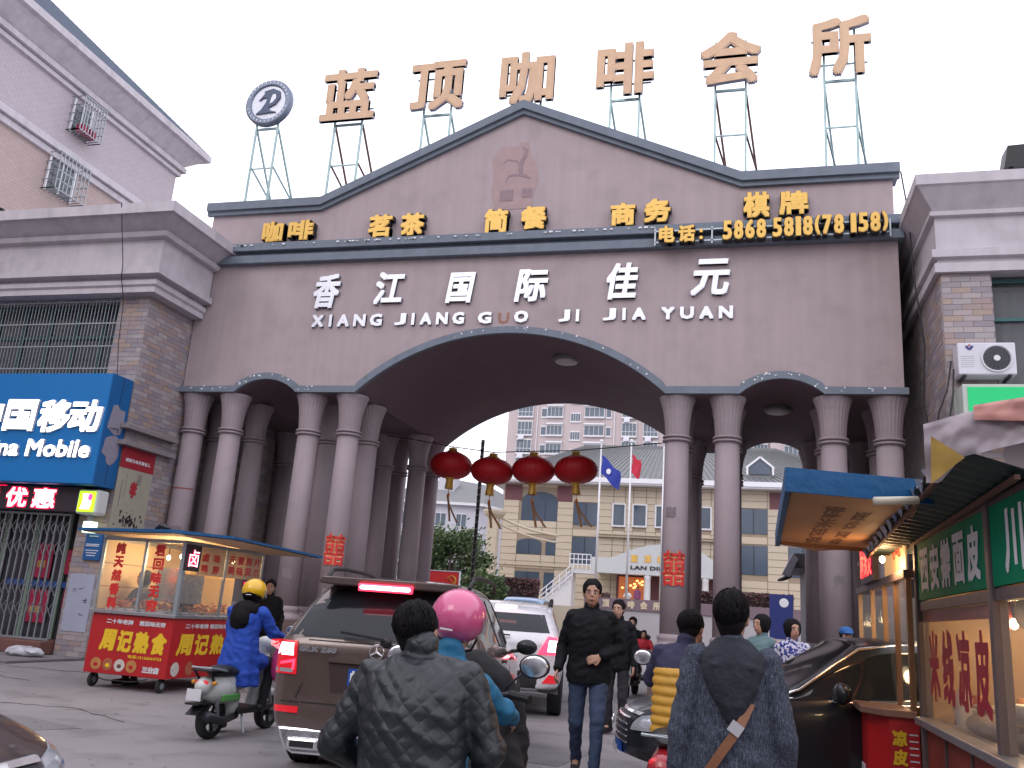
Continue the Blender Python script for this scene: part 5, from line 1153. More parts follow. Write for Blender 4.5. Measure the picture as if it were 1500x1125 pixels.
def white_suv():
    M_wp = mat('white_car_paint', (.62, .61, .64), .25, .05, var=.03, coat=.8)
    t = thing('white_suv', 'white SUV with glowing brake lights passing under the arch ahead of the brown car', 'car', (1.35, -3.75, 0), R(11), local=True)
    st = [(.05, .45, .78, .42, 1.12, .6, 1.5), (.14, .7, .88, .36, 1.1, .66, 1.6), (.9, 1.1, .91, .32, 1.07, .68, 1.64), (1.8, 1.85, .915, .3, 1.03, .68, 1.64), (2.6, 2.5, .91, .3, 1.0, .66, 1.58), (3.3, 3.2, .91, .3, .97, .78, 1.03), (4.0, 3.9, .88, .32, .86, .74, .92), (4.4, 4.3, .78, .4, .74, .64, .8)]
    me, bv = carbody(st, M_wp, (1, 2, 3), 4, rear=False, cuts=[(.9, .35, .42), (3.6, .35, .42)], halfw=.91)
    split_mats(me, [('body', (0, 2)), ('window', (1,))], t)
    for x in (-.79, .79):
        for y in (.9, 3.6): wheel(t, x, y, .35, .22, 1 if x > 0 else -1, 6)
    def pp(name, pts, off, th, m, d='rear', par=None, sub=5): return patch(bv, pts, off, th, d, sub).build(name, m, par or t, fix=True)
    for s in (-1, 1):
        o = pp('tail_lamp', [(s * .52, .9), (s * .9, .9), (s * .88, 1.13), (s * .66, 1.16)][::s], .012, .02, M_hotr)
        pp('brake_lamp', [(s * .66, .94), (s * .84, .94), (s * .83, 1.1), (s * .68, 1.1)][::s], .02, .006, M_hot, par=o, sub=3)
        pp('reflector', [(s * .6, .5), (s * .86, .5), (s * .86, .6), (s * .7, .62)][::s], .012, .01, M_tail)
        b = MB(); b.tube([(s * .64, .75, 1.6), (s * .65, .95, 1.69), (s * .66, 1.6, 1.71), (s * .65, 2.3, 1.68), (s * .64, 2.5, 1.61)], .02, 8); b.build('roof_rail', M_blk, t, smooth=True)
        mirror_(t, s * 1.03, 2.85, 1.05, s, M_wp)
    pp('rear_window', [(-.68, 1.2), (.68, 1.2), (.58, 1.46), (-.58, 1.46)], .006, .006, M_cgl, sub=10)
    pp('lower_cladding', [(-.84, .36), (.84, .36), (.84, .66), (-.84, .66)], .01, .02, M_blk)
    pl = pp('number_plate', [(-.22, .72), (.22, .72), (.22, .86), (-.22, .86)], .014, .01, M_plate)
    b = MB(); b.box(-.16, .26, 1.52, .16, .3, 1.57); b.build('brake_light', M_hot, t, bevel=.01)
    b = MB(); b.bar((-.3, .06, 1.16), (.1, .03, 1.14), .03, .02); b.build('wiper', M_blk, t)
    text('TUCSON', (-.6, bv.ray_cast(Vector((-.5, -3, .84)), Vector((0, 1, 0)))[0].y - .01, .83), X_, Z_, .24, .035, .004, 'lettering', M_chr, t) if 0 else None
white_suv()
def sedan(name, label, loc, rz, paint, van=False, flip=False, plate=None):
    t = thing(name, label, 'car' if not van else 'van', loc, rz, local=True)
    if van: st = [(.05, .1, .8, .4, 1.2, .72, 1.98), (.12, .2, .84, .34, 1.2, .74, 2.08), (1.2, 1.25, .85, .32, 1.2, .74, 2.12), (2.4, 2.4, .85, .32, 1.18, .74, 2.12), (3.3, 3.1, .85, .32, 1.15, .72, 2.06), (4.0, 3.75, .84, .32, 1.05, .72, 1.2), (4.25, 4.2, .78, .4, .9, .66, .98)]; gs_, wd_ = (1, 2, 3), 4
    else: st = [(.04, .06, .76, .4, .9, .62, 1.0), (.2, .25, .88, .3, .95, .7, 1.06), (.85, .95, .9, .26, .96, .66, 1.1), (1.25, 1.65, .905, .25, .95, .56, 1.4), (2.1, 2.2, .91, .25, .94, .56, 1.45), (2.75, 2.7, .91, .25, .92, .56, 1.43), (3.55, 3.4, .905, .25, .88, .7, .96), (4.3, 4.2, .88, .27, .76, .66, .86), (4.72, 4.62, .74, .34, .6, .56, .7)]; gs_, wd_ = (3, 4, 5), 5
    wy = (.95, 3.85) if not van else (.9, 3.4)
    me, bv = carbody(st, paint, gs_, wd_, rear=van, cuts=[(wy[0], .33, .39), (wy[1], .33, .39)], halfw=.9)
    split_mats(me, [('body', (0, 2)), ('window', (1,))], t)
    for x in (-.78, .78):
        for y in wy: wheel(t, x, y, .33, .21, 1 if x > 0 else -1, 7)
    def pp(nm, pts, off, th, m, d='front', par=None, sub=5): return patch(bv, pts, off, th, d, sub).build(nm, m, par or t, fix=True)
    if van: return t, bv
    g = pp('grille', [(-.42, .42), (.42, .42), (.5, .68), (-.5, .68)], .01, .02, M_blk)
    for k in range(5): z = .44 + k * .05; pp('grille_bar', [(-.42, z), (.42, z), (.43, z + .012), (-.43, z + .012)], .03, .015, M_chr, par=g, sub=4)
    pp('grille_frame', [(-.52, .68), (.52, .68), (.53, .7), (-.53, .7)], .025, .02, M_chr)
    for s in (-1, 1):
        pp('headlight', [(s * .5, .56), (s * .8, .58), (s * .78, .72), (s * .54, .68)][::s], .012, .02, M_lamp)
        pp('fog_lamp', [(s * .58, .33), (s * .72, .33), (s * .72, .4), (s * .58, .4)][::s], .012, .02, M_blk)
        pp('tail_lamp', [(s * .5, .76), (s * .82, .76), (s * .8, .9), (s * .5, .9)][::s], .012, .02, M_tail, d='rear')
        sd = 'right' if s > 0 else 'left'; mirror_(t, s * 1.0, 3.05, 1.0, s, paint if name == 'black_sedan' else M_blk)
        pp('indicator', [(3.55, .74), (3.64, .745), (3.63, .775), (3.56, .775)], .012, .015, M_lamp, d=sd, sub=2)
        for y in (2.95, 2.05): pp('shut_line', [(y, .35), (y + .012, .35), (y + .03, .9), (y + .018, .9)], .003, .004, M_blk, d=sd, sub=4)
        for y in (2.1, 1.2): pp('door_handle', [(y + .05, .8), (y + .25, .8), (y + .25, .83), (y + .05, .83)], .03, .02, paint, d=sd, sub=2)
        pp('pillar_trim', [(2.05, .96), (2.17, .96), (2.12, 1.36), (2.04, 1.36)], .004, .006, M_blk, d=sd, sub=4)
        # chrome line round the side glass
        b = MB(); pts = []
        for y, z in ((3.5, .925), (3.3, .99), (3.0, 1.19), (2.75, 1.345), (2.4, 1.4), (2.0, 1.405), (1.65, 1.36)):
            h = bv.ray_cast(Vector((s * 3, y, z)), Vector((-s, 0, 0)))[0]
            if h is not None: pts.append((h.x + s * .004, h.y, h.z))
        if len(pts) > 2: b.tube(pts, .013, 6); b.build('chrome_trim', M_chr, t, smooth=True)
        b = MB(); pts = []
        for y in (3.48, 3.0, 2.4, 1.8, 1.4):
            h = bv.ray_cast(Vector((s * 3, y, .945 - .01 * (y - 1))), Vector((-s, 0, 0)))[0]
            if h is not None: pts.append((h.x + s * .004, h.y, h.z))
        if len(pts) > 2: b.tube(pts, .011, 6); b.build('chrome_trim', M_chr, t, smooth=True)
    pl = pp('number_plate', [(-.22, .3), (.22, .3), (.22, .42), (-.22, .42)], .03, .02, M_plate)
    if plate:
        y = bv.ray_cast(Vector((0, 8, .36)), Vector((0, -1, 0)))[0].y + .032
        text(plate, (.19, y, .315), NX, Z_, .38, .09, .003, 'plate_characters', M_white, pl, bold=.003)
        b = MB(); b.tube([(.06 * math.cos(a), y + .03, .6 + .045 * math.sin(a)) for a in [R(15 * k) for k in range(25)]], .007, 6); b.tube([(-.05, y + .03, .61), (.05, y + .03, .61)], .006, 5); b.build('badge', M_chr, t)
    return t, bv
M_bk = mat('black_car_paint', (.01, .014, .02), .34, .1, var=.05, coat=.25)
FR = Vector((3.545, -7.37, 0)); a_ = R(13); hh = Vector((-math.cos(a_), -math.sin(a_), 0)); ll = Vector((math.sin(a_), -math.cos(a_), 0))
root = FR + ll * .9 - hh * 4.66
rz_ = math.atan2(-hh.x, hh.y)
sedan('black_sedan', 'glossy black sedan turning in from the right with chrome window line', (root.x, root.y, 0), rz_, M_bk, plate='皖A21X22')
M_gr = mat('silver_brown_paint', (.2, .18, .19), .3, .5, var=.05, coat=.7)
sedan('grey_sedan', 'silver-grey sedan facing out of the gate, mostly hidden left of the brown SUV', (-1.15, 1.05, 0), R(188), M_gr)
sedan('pale_blue_van', 'pale blue van far ahead whose roof shows above the white SUV', (-3.2, 15.5, 0), R(6), mat('pale_blue_paint', (.25, .38, .55), .35, var=.05, coat=.5), van=True)
# dark car nose cutting the bottom left corner
M_dr = mat('dark_red_paint', (.018, .005, .006), .32, .1, coat=.4, var=.05)
sedan('dark_car', 'dark red-edged car whose nose cuts into the bottom left corner of the view', (-2.7, -13.62, 0), R(-92), M_dr)

# the far side of the street, behind the camera: what the cars and windows reflect
fs_ = random.Random(12)
for i, (x0, x1, h, m_) in enumerate(((-34, -14, 10, 'tan_tiling'), (-13.5, 4, 13, 'pale_tiling'), (4.5, 18, 9, 'pale_grey_render'), (18.5, 40, 14, 'tan_tiling'))):
    t = thing('street_building', ('low tan building across the street behind the viewer', 'pale building across the street behind the viewer', 'grey building across the street behind the viewer', 'tall tan building across the street behind the viewer')[i], 'building', (x0, -34, 0))
    b = MB(); b.box(x0, -46, 0, x1, -34, h); b.build('wall', MATS[m_], t)
    b = MB(); b.box(x0, -33.99, .3, x1, -33.9, 3.2); b.build('shop_window', M_glass, t)
    for k in range(int((x1 - x0) / 3)):
        for z in range(4, int(h) - 1, 3): b = MB(); b.box(x0 + .8 + 3 * k, -33.99, z + .2, x0 + 2.4 + 3 * k, -33.95, z + 1.8); b.build('window', M_glass, t)
# ------------------------------------------------------------ people
M_skin = mat('skin', (.42, .24, .17), .55, var=.06, scale=12); M_hair = mat('black_hair', (.008, .007, .008), .75, spec=.15, var=.4, scale=30, bump=.25, bscale=90)
M_eye = mat('eye_white', (.6, .58, .55), .3, var=0); M_lip = mat('lip', (.32, .12, .1), .5)
def hand(b, w, d, up, side, curl=.5, sc=1):
    """palm and five fingers from wrist w along d; up = back of the hand; side = +1 thumb on the +x-ish side (d x up)"""
    d = Vector(d).normalized(); up = Vector(up); up = (up - d * up.dot(d)).normalized(); sd = d.cross(up) * side; w = Vector(w)
    for k in (-.022, 0, .022): b.cone(w + d * .01 + sd * k * .5, w + d * .085 * sc + sd * k, .014, .012, 8)
    for k, L_ in ((-.032, .055), (-.011, .07), (.011, .075), (.031, .066)):
        a = w + d * .085 * sc + sd * k; m1 = a + (d * math.cos(curl * .8) - up * math.sin(curl * .8)) * L_ * .5; m2 = m1 + (d * math.cos(curl * 1.9) - up * math.sin(curl * 1.9)) * L_ * .5
        b.cone(a, m1, .0095, .0088, 7); b.cone(m1, m2, .0088, .0072, 7)
    a = w + d * .03 + sd * .026; m1 = a + (d * .7 + sd * .6 - up * .2 * curl).normalized() * .04; m2 = m1 + (d * .9 + sd * .15 - up * .5 * curl).normalized() * .03
    b.cone(a, m1, .0125, .0105, 7); b.cone(m1, m2, .0105, .008, 7)
ST = dict(pel=(0, 0, .93), che=(0, .01, 1.22), nek=(0, -.005, 1.45), hed=(0, .03, 1.6), sL=(-.175, 0, 1.4), sR=(.175, 0, 1.4), eL=(-.23, -.03, 1.12), eR=(.23, -.03, 1.12), wL=(-.25, .06, .88), wR=(.25, .06, .88),
          hL=(-.09, 0, .9), hR=(.09, 0, .9), kL=(-.1, .03, .48), kR=(.1, .03, .48), aL=(-.1, -.03, .09), aR=(.1, -.03, .09), tL=(-.12, .15, .035), tR=(.12, .15, .035))
SEAT = dict(pel=(0, -.02, .8), che=(0, .03, 1.08), nek=(0, .08, 1.3), hed=(0, .13, 1.44), sL=(-.18, .07, 1.25), sR=(.18, .07, 1.25), eL=(-.27, .2, 1.05), eR=(.27, .2, 1.05), wL=(-.27, .43, 1.0), wR=(.27, .43, 1.0),
            hL=(-.1, .0, .78), hR=(.1, .0, .78), kL=(-.17, .4, .72), kR=(.17, .4, .72), aL=(-.14, .36, .3), aR=(.14, .36, .3), tL=(-.14, .52, .26), tR=(.14, .52, .26))
def person(label, loc, rz, top, pants, J=None, base=ST, sc=1, head=(0, 0, 0), hair='short', fat=1, helmet=None, coat=None, vest=None, collar=True, vox=.011, shoe=None, handd=None, group=None, skirt=None, sleeve=None, slim=1, hem=-.06):
    t = thing('person', label, 'person', loc, rz, local=True); t.scale = (sc * slim, sc, sc)
    P = {k: Vector(v) for k, v in base.items()}
    for k, v in (J or {}).items(): P[k] = Vector(v)
    f = fat; b = MB(); h = P['hed']; Hr = (Matrix.Rotation(R(head[2]), 3, 'Z') @ Matrix.Rotation(R(head[0]), 3, 'X') @ Matrix.Rotation(R(head[1]), 3, 'Y'))
    H_ = lambda x, y, z: h + Hr @ Vector((x, y, z))
    b.ell(H_(0, -.012, .035), (.077, .096, .088), 20, 14, Hr); b.ell(H_(0, .018, -.03), (.062, .072, .088), 18, 12, Hr); b.ell(H_(0, .045, -.083), (.036, .036, .028), 12, 8, Hr)
    b.cone(H_(0, .086, .012), H_(0, .106, -.022), .009, .0145, 8); b.ell(H_(0, .09, -.058), (.024, .012, .011), 10, 6, Hr)
    for s in (-1, 1): b.ell(H_(s * .079, -.005, -.005), (.01, .02, .032), 10, 8, Hr); b.ell(H_(s * .033, .082, .024), (.022, .012, .008), 8, 6, Hr)
    b.cone(P['nek'] - Vector((0, 0, .03)), h + Vector((0, -.012, -.06)), .058, .052, 14)
    def torso(bb, g, wide=1, lower=True):
        pe, ch, nk = P['pel'], P['che'], P['nek']
        bt = pe + Vector((0, 0, (hem - .05) if g else -.08))
        S = [(bt, .155 + g, .112 + g), (pe, .163 + g, .115 + g), (pe.lerp(ch, .4), .148 + g, .104 + g), (ch, .164 + g, .117 + g), (ch.lerp(nk, .5), .168 + g, .105 + g), (ch.lerp(nk, .78), .13 + g, .08 + g), (ch.lerp(nk, .97), .065 + g, .055 + g)]
        bb.sweep([(c, rx * f * wide, ry * f) for c, rx, ry in S])
        for s in 'LR': bb.cone(ch.lerp(nk, .86), P['s' + s] - Vector((0, 0, .012)), .05 + g * .6, .048 + g * .5, 12); bb.cone(ch.lerp(nk, .55), P['s' + s] - Vector((0, 0, .03)), .06 + g, .05 + g * .6, 12)
    torso(b, 0)
    for s in 'LR':
        sg = -1 if s == 'L' else 1
        b.cone(P['s' + s], P['e' + s], .05, .038, 12); b.cone(P['e' + s], P['w' + s], .038, .024, 12)
        hd = (handd or {}).get(s); d = hd[0] if hd else (P['w' + s] - P['e' + s]); up = hd[1] if hd else (sg, 0, 0); hand(b, P['w' + s], d, up, (hd[2] if hd else 1) * 1, (hd[3] if hd else .6))
        b.cone(P['h' + s], P['k' + s], .082, .052, 14); b.cone(P['k' + s], P['a' + s], .052, .034, 12); b.cone(P['a' + s], P['t' + s], .035, .03, 10)
    body = blob(b, 'body', M_skin, t, vox, 3)
    for s in (-1, 1):
        e = MB(); e.ell(H_(s * .031, .079, .005), (.013, .008, .006), 10, 6, Hr); o = e.build('eye', M_eye, body, smooth=True)
        e = MB(); e.ell(H_(s * .031, .0875, .005), (.006, .003, .0065), 8, 6, Hr); e.build('iris', M_hair, body, smooth=True)
        e = MB(); e.tube([H_(s * .012, .092, .024), H_(s * .03, .093, .031), H_(s * .05, .083, .024)], [.003, .004, .002], 6); e.build('eyebrow', M_hair, body)
    e = MB(); e.tube([H_(-.022, .094, -.058), H_(0, .104, -.056), H_(.022, .094, -.058)], [.003, .006, .003], 6); e.build('mouth', M_lip, body, smooth=True)
    # hair
    b = MB(); q = random.Random(len(label))
    if hair:
        b.ell(H_(0, -.022, .05), (.085, .1, .085), 20, 14, Hr); b.ell(H_(0, -.045, .01), (.08, .075, .09), 18, 12, Hr); b.ell(H_(0, -.06, -.035), (.06, .045, .06), 14, 10, Hr)
        for s in (-1, 1): b.ell(H_(s * .07, .0, .03), (.02, .04, .045), 10, 8, Hr)
        for k in range(60):
            a = q.uniform(0, 6.28); zz = q.uniform(-.2, 1); r_ = math.sqrt(max(0, 1 - zz * zz)); x, y, z = .083 * r_ * math.cos(a), -.025 + .098 * r_ * math.sin(a), .045 + .085 * zz
            if y > .06 and z < .07: continue
            b.cone(H_(x, y, z), H_(x * 1.03 + q.uniform(-.015, .015), y * 1.03 - .012, z * 1.03 + q.uniform(-.02, .012)), .013, .006, 6)
        if hair == 'long':
            for k in range(14): x = -.07 + .01 * k; b.cone(H_(x, -.06, .02), H_(x * 1.3, -.1, -.22), .03, .02, 8)
        if hair == 'bob': b.ell(H_(0, -.03, .0), (.108, .104, .12), 20, 12, Hr); b.ell(H_(0, -.04, .035), (.11, .118, .105), 20, 12, Hr); b.ell(H_(0, -.05, -.07), (.08, .06, .05), 16, 10, Hr)
        hr = blob(b, 'hair', M_hair, t, .009 if vox < .02 else .014, 2)
        if vox <= .011:
            b = MB(); big = hair == 'bob'; rx, ry, rz2 = (.113, .121, .118) if big else (.089, .106, .092); cz = .025 if big else .042
            for k in range(420 if big else 320):
                az = q.uniform(0, 6.28); fr = math.sin(az) > .25; t1 = q.uniform(1.0, 1.5) if fr and not big else (q.uniform(1.1, 1.35) if fr else q.uniform(1.9, 2.45)); t0 = q.uniform(0, .9 * t1); pts = []
                for j in range(6):
                    th = t0 + (min(t1, t0 + 1.1) - t0) * j / 5; a2 = az + .12 * math.sin(k + th * 3); g_ = 1.0 + .012 * q.random() + (.02 * (j == 5))
                    pts.append(H_(rx * g_ * math.sin(th) * math.cos(a2), -.03 + ry * g_ * math.sin(th) * math.sin(a2), cz + rz2 * g_ * math.cos(th)))
                b.tube(pts, [.0022, .003, .003, .0028, .0022, .001], 4)
            tag(b.build('hair_strands', M_hair, hr, smooth=True), kind='stuff')
    # clothes
    b = MB(); g = .022; torso(b, g)
    pe = P['pel']
    for s in 'LR':
        if sleeve is None: b.cone(P['s' + s] - Vector((0, 0, .015)), P['e' + s], .06 * f, .055 * f, 14); b.cone(P['e' + s], P['w' + s].lerp(P['e' + s], .06), .056 * f, .04 * f, 14); b.ell(P['e' + s], (.058 * f,) * 3, 12, 8)
    if collar: b.cone(P['nek'] - Vector((0, 0, .02)), P['nek'] + Vector((0, .0, .035)), .072, .07, 16)
    ck = vox if vox > .011 else .01
    tp = blob(b, 'jacket' if not coat else 'inner_top', top, t, ck, 3)
    if sleeve:
        b = MB()
        for s in 'LR': b.cone(P['s' + s], P['e' + s], .064, .056, 14); b.cone(P['e' + s], P['w' + s].lerp(P['e' + s], .06), .055, .042, 14)
        b.ell(P['che'].lerp(P['nek'], .85), (.16, .1, .07), 16, 10); b.cone(P['nek'] - Vector((0, 0, .02)), P['nek'] + Vector((0, .0, .05)), .074, .072, 16)
        blob(b, 'sleeves', sleeve, t, ck, 3)
    if coat: coat(t, P, H_)
    b = MB(); b.ell(pe - Vector((0, 0, .03)), (.158 * f, .118 * f, .11), 18, 10)
    for s in 'LR': b.cone(P['h' + s], P['k' + s], .092 * f, .067, 14); b.cone(P['k' + s], P['a' + s] + Vector((0, 0, .02)), .066, .053, 14); b.ell(P['k' + s], (.068, .07, .07), 12, 8)
    blob(b, 'trousers', pants, t, ck, 3)
    for s in 'LR':
        b = MB(); a_, tt = P['a' + s], P['t' + s]; dr = (tt - a_); dr.z = 0; dr.normalize()
        b.cone(a_ - dr * .05 + Vector((0, 0, -.035)), tt + Vector((0, 0, .012)), .048, .04, 12); b.cone(a_ + Vector((0, 0, .03)), a_ - Vector((0, 0, .03)), .046, .045, 12); blob(b, 'shoe', shoe or M_blk, t, ck, 2)
    if helmet:
        b = MB(); b.ell(H_(0, -.01, .05), (.132, .15, .128), 28, 18, Hr); me = b.mesh('helmet', helmet, smooth=True)
        bm = bmesh.new(); bm.from_mesh(me); Hi = Hr.inverted()
        dele = [fc for fc in bm.faces if (lambda c: c.z < -.055 or (c.y > .05 and c.z < .05))(Hi @ (fc.calc_center_median() - h))]
        bmesh.ops.delete(bm, geom=dele, context='FACES'); bm.to_mesh(me); bm.free()
        o = link('helmet', me, t); m_ = o.modifiers.new('s', 'SOLIDIFY'); m_.thickness = .02; m_.offset = -1
        m_ = o.modifiers.new('ss', 'SUBSURF'); m_.levels = 1; m_.render_levels = 1
        b = MB(); pts = []
        for k in range(13): a = R(-105 + 210 * k / 12); pts.append((.138 * math.sin(a), -.01 + .155 * math.cos(a)))
        vs = [H_(x, y, .06) for x, y in pts] + [H_(x * .98, y * 1.0 + .012, -.03 if abs(i - 6) < 6 else .02) for i, (x, y) in enumerate(pts)]
        b.add(vs, [(i, i + 1, i + 14, i + 13) for i in range(12)]); v = b.build('visor', mat('clear_visor', (.3, .33, .36), .1, alpha=.45, var=0), o, smooth=True)
        b = MB(); b.box(-.03, 0, -.004, .03, .004, .004); b.v = [tuple(H_(x - .0, -.162 - y, z + .0)) for x, y, z in b.v]; b.build('logo', M_wtrim, o)
        for s in (-1, 1): b = MB(); b.tube([H_(s * .1, .0, -.04), H_(s * .07, .03, -.1), H_(0, .05, -.125)], .006, 6); b.build('strap', M_blk, o)
    return t, P, H_
# ------------------------------------------------------------ scooters (local y forward)
def scooter(label, loc, rz, pm, sm=None, tail=True, shield=True, apron=None, box=None, lean=0, mirrors=True):
    t = thing('electric_scooter', label, 'scooter', loc, rz, local=True); t.rotation_euler = (0, R(lean), rz)
    for y in (-.5, .68):
        b = MB(); r = .22; b.lathe([(r * .7, -.045), (r * .95, -.05), (r, -.025), (r, .025), (r * .95, .05), (r * .7, .045)], (0, y, r), 28, 'x', cap=False); w = b.build('wheel', M_rub, t, fix=True, auto=50)
        b = MB(); b.lathe([(r * .7, -.04), (r * .72, 0), (r * .7, .04)], (0, y, r), 28, 'x', cap=False); b.lathe([(.06, -.06), (.07, 0), (.06, .06)], (0, y, r), 14, 'x')
        for k in range(5): a = k * 1.2566; b.bar((0, y, r), (0, y + .15 * math.cos(a), r + .15 * math.sin(a)), .04, .02, up=(1, 0, 0))
        b.build('rim', M_dark, w, fix=True)
    b = MB(); b.cone((0, -.72, .56), (0, -.1, .6), .1, .14, 16); b.ell((0, -.42, .5), (.15, .34, .15), 18, 12); b.ell((0, -.2, .38), (.13, .12, .2), 14, 10)
    blob(b, 'rear_body', pm, t, .014, 4)
    b = MB(); b.prism([(-.16, -.2), (.16, -.2), (.17, .32), (-.17, .32)], lambda p, q, k: (p, q, k), .24, .31); b.build('footboard', M_blk, t, bevel=.02, fix=True)
    b = MB(); b.cone((0, .33, .3), (0, .43, .95), .1, .08, 14); b.ell((0, .41, .62), (.19, .07, .3), 18, 12); b.ell((0, .46, .98), (.15, .1, .11), 16, 10); b.ell((0, .62, .42), (.07, .22, .06), 14, 8); blob(b, 'front_shield', pm, t, .014, 4)
    b = MB(); b.ell((0, -.3, .7), (.14, .36, .06), 20, 10); b.ell((0, -.42, .73), (.13, .2, .05), 16, 8); blob(b, 'seat', sm or M_blk, t, .014, 3)
    b = MB(); b.tube([(-.31, .36, 1.03), (-.24, .4, 1.04), (0, .44, 1.0), (.24, .4, 1.04), (.31, .36, 1.03)], .016, 8); hb = b.build('handlebar', M_dark, t, smooth=True)
    for s in (-1, 1):
        b = MB(); b.tube([(s * .24, .4, 1.04), (s * .35, .34, 1.03)], .021, 8); b.build('grip', M_blk, hb)
        if mirrors:
            b = MB(); b.tube([(s * .2, .42, 1.05), (s * .24, .44, 1.1), (s * .3, .42, 1.15)], .007, 6); b.ell((s * .35, .42, 1.18), (.08, .016, .06), 14, 8); m_ = b.build('mirror', M_dark, t, smooth=True)
            b = MB(); b.ell((s * .35, .405, 1.18), (.07, .006, .052), 14, 8); b.build('mirror_glass', M_chr, m_, smooth=True)
        b = MB(); b.ell((s * .07, .545, .98), (.05, .03, .035), 12, 8); b.build('headlight', M_lamp, t, smooth=True)
        b = MB(); b.tube([(s * .08, -.5, .25), (s * .1, -.62, .52)], .02, 8); b.tube([(s * .06, .68, .22), (s * .06, .5, .62)], .022, 8); b.build('suspension', M_steel, t)
    b = MB(); b.ell((0, -.76, .6), (.085, .04, .035), 14, 8); b.build('tail_lamp', M_tail, t, smooth=True)
    b = MB(); b.prism([(-.08, -.9), (.08, -.9), (.09, -.66), (-.09, -.66)], lambda p, q, k: (p, q, k - (q + .66) * .0), .38, .4); b.bar((0, -.7, .4), (0, -.88, .28), .14, .01); b.build('mudguard', M_blk, t)
    b = MB(); b.tube([(-.13, -.5, .72), (-.12, -.8, .76), (.12, -.8, .76), (.13, -.5, .72)], .011, 6); b.build('grab_rail', M_steel, t)
    if box: b = MB(); b.box(-.19, -.98, .76, .19, -.62, 1.05); b.build('top_box', box, t, bevel=.05)
    if apron:
        b = MB(); b.ell((0, .5, .78), (.33, .09, .46), 22, 16); b.ell((.12, .42, .55), (.24, .12, .35), 18, 12); b.ell((-.12, .42, .55), (.24, .12, .35), 18, 12); blob(b, 'wind_apron', apron, t, .018, 4)
    b = MB(); b.bar((.1, -.05, .25), (.2, -.12, .04), .02); b.build('kickstand', M_steel, t)
    return t
# ------------------------------------------------------------ people on the street
C_blkj = mat('black_jacket', (.007, .008, .011), .8, spec=.2, bump=.4, bscale=25, var=.2); C_jean = mat('dark_denim', (.03, .05, .1), .85, var=.3, scale=5, bump=.25, bscale=60); C_dk = mat('dark_trousers', (.018, .018, .024), .85, var=.15)
C_quilt = mat('quilted_jacket', (.012, .017, .021), .45, quilt=6.5, bump=.5, var=.2, scale=4)
C_blue = mat('bright_blue_jacket', (.01, .13, .25), .7, var=.15, bump=.3, bscale=20); C_smock = mat('blue_smock', (.012, .06, .38), .8, var=.15, bump=.35, bscale=14)
C_wool = mat('wool_coat', (.03, .036, .052), .95, var=.35, scale=6, fleck=3.4, bump=.6, bscale=130)
C_hood = mat('hood_lining', (.011, .014, .022), .85, bump=.5, bscale=40, var=.2); C_navy = mat('navy_sleeves', (.022, .022, .06), .8, var=.15, bump=.3, bscale=20)
C_yel = mat('mustard_vest', (.5, .27, .03), .55, var=.12, bump=.3, bscale=16); C_redc = mat('red_child_coat', (.4, .015, .03), .7, var=.15)
H_pink = mat('pink_helmet', (.6, .1, .24), .25, coat=.6, var=.06, dirt=.15); H_yel = mat('yellow_helmet', (.72, .42, .01), .25, coat=.5, var=.05)
# foreground scooter: driver with the pink helmet, passenger in the quilted jacket
scooter('pale blue electric scooter with black wind apron carrying two riders in the foreground', (3.47, -12.62, 0), R(4), mat('pale_blue_plastic', (.32, .4, .55), .3, coat=.5, var=.06), apron=mat('black_apron', (.01, .01, .013), .75, bump=.4, bscale=12))
person('scooter driver in bright blue jacket and scuffed pink helmet in the foreground', (3.46, -12.72, -.06), R(2), C_blue, C_dk, base=SEAT, head=(4, 5, -3), helmet=H_pink, fat=1.0, J=dict(hed=(.04, .16, 1.41), nek=(.03, .09, 1.27), sL=(-.14, .07, 1.17), sR=(.19, .07, 1.17)))
tq, Pq, Hq = person('man in black quilted jacket riding pillion, leaning left, seen from behind', (3.54, -13.17, -.095), R(3), C_quilt, C_dk, base=SEAT, head=(6, -6, -8), fat=1.24, sc=1.0,
       J=dict(pel=(.02, -.04, .78), che=(.0, .0, 1.1), nek=(-.01, .05, 1.33), hed=(-.05, .11, 1.42), sL=(-.2, .03, 1.25), sR=(.2, .03, 1.27), eL=(-.32, .0, .98), eR=(.3, .04, 1.0), wL=(-.2, .2, .84), wR=(.24, .26, .86)), hem=-.02)
b = MB(); b.tube([(-.17, -.08, 1.18), (-.03, -.075, 1.24), (.13, -.06, 1.2)], .006, 6)
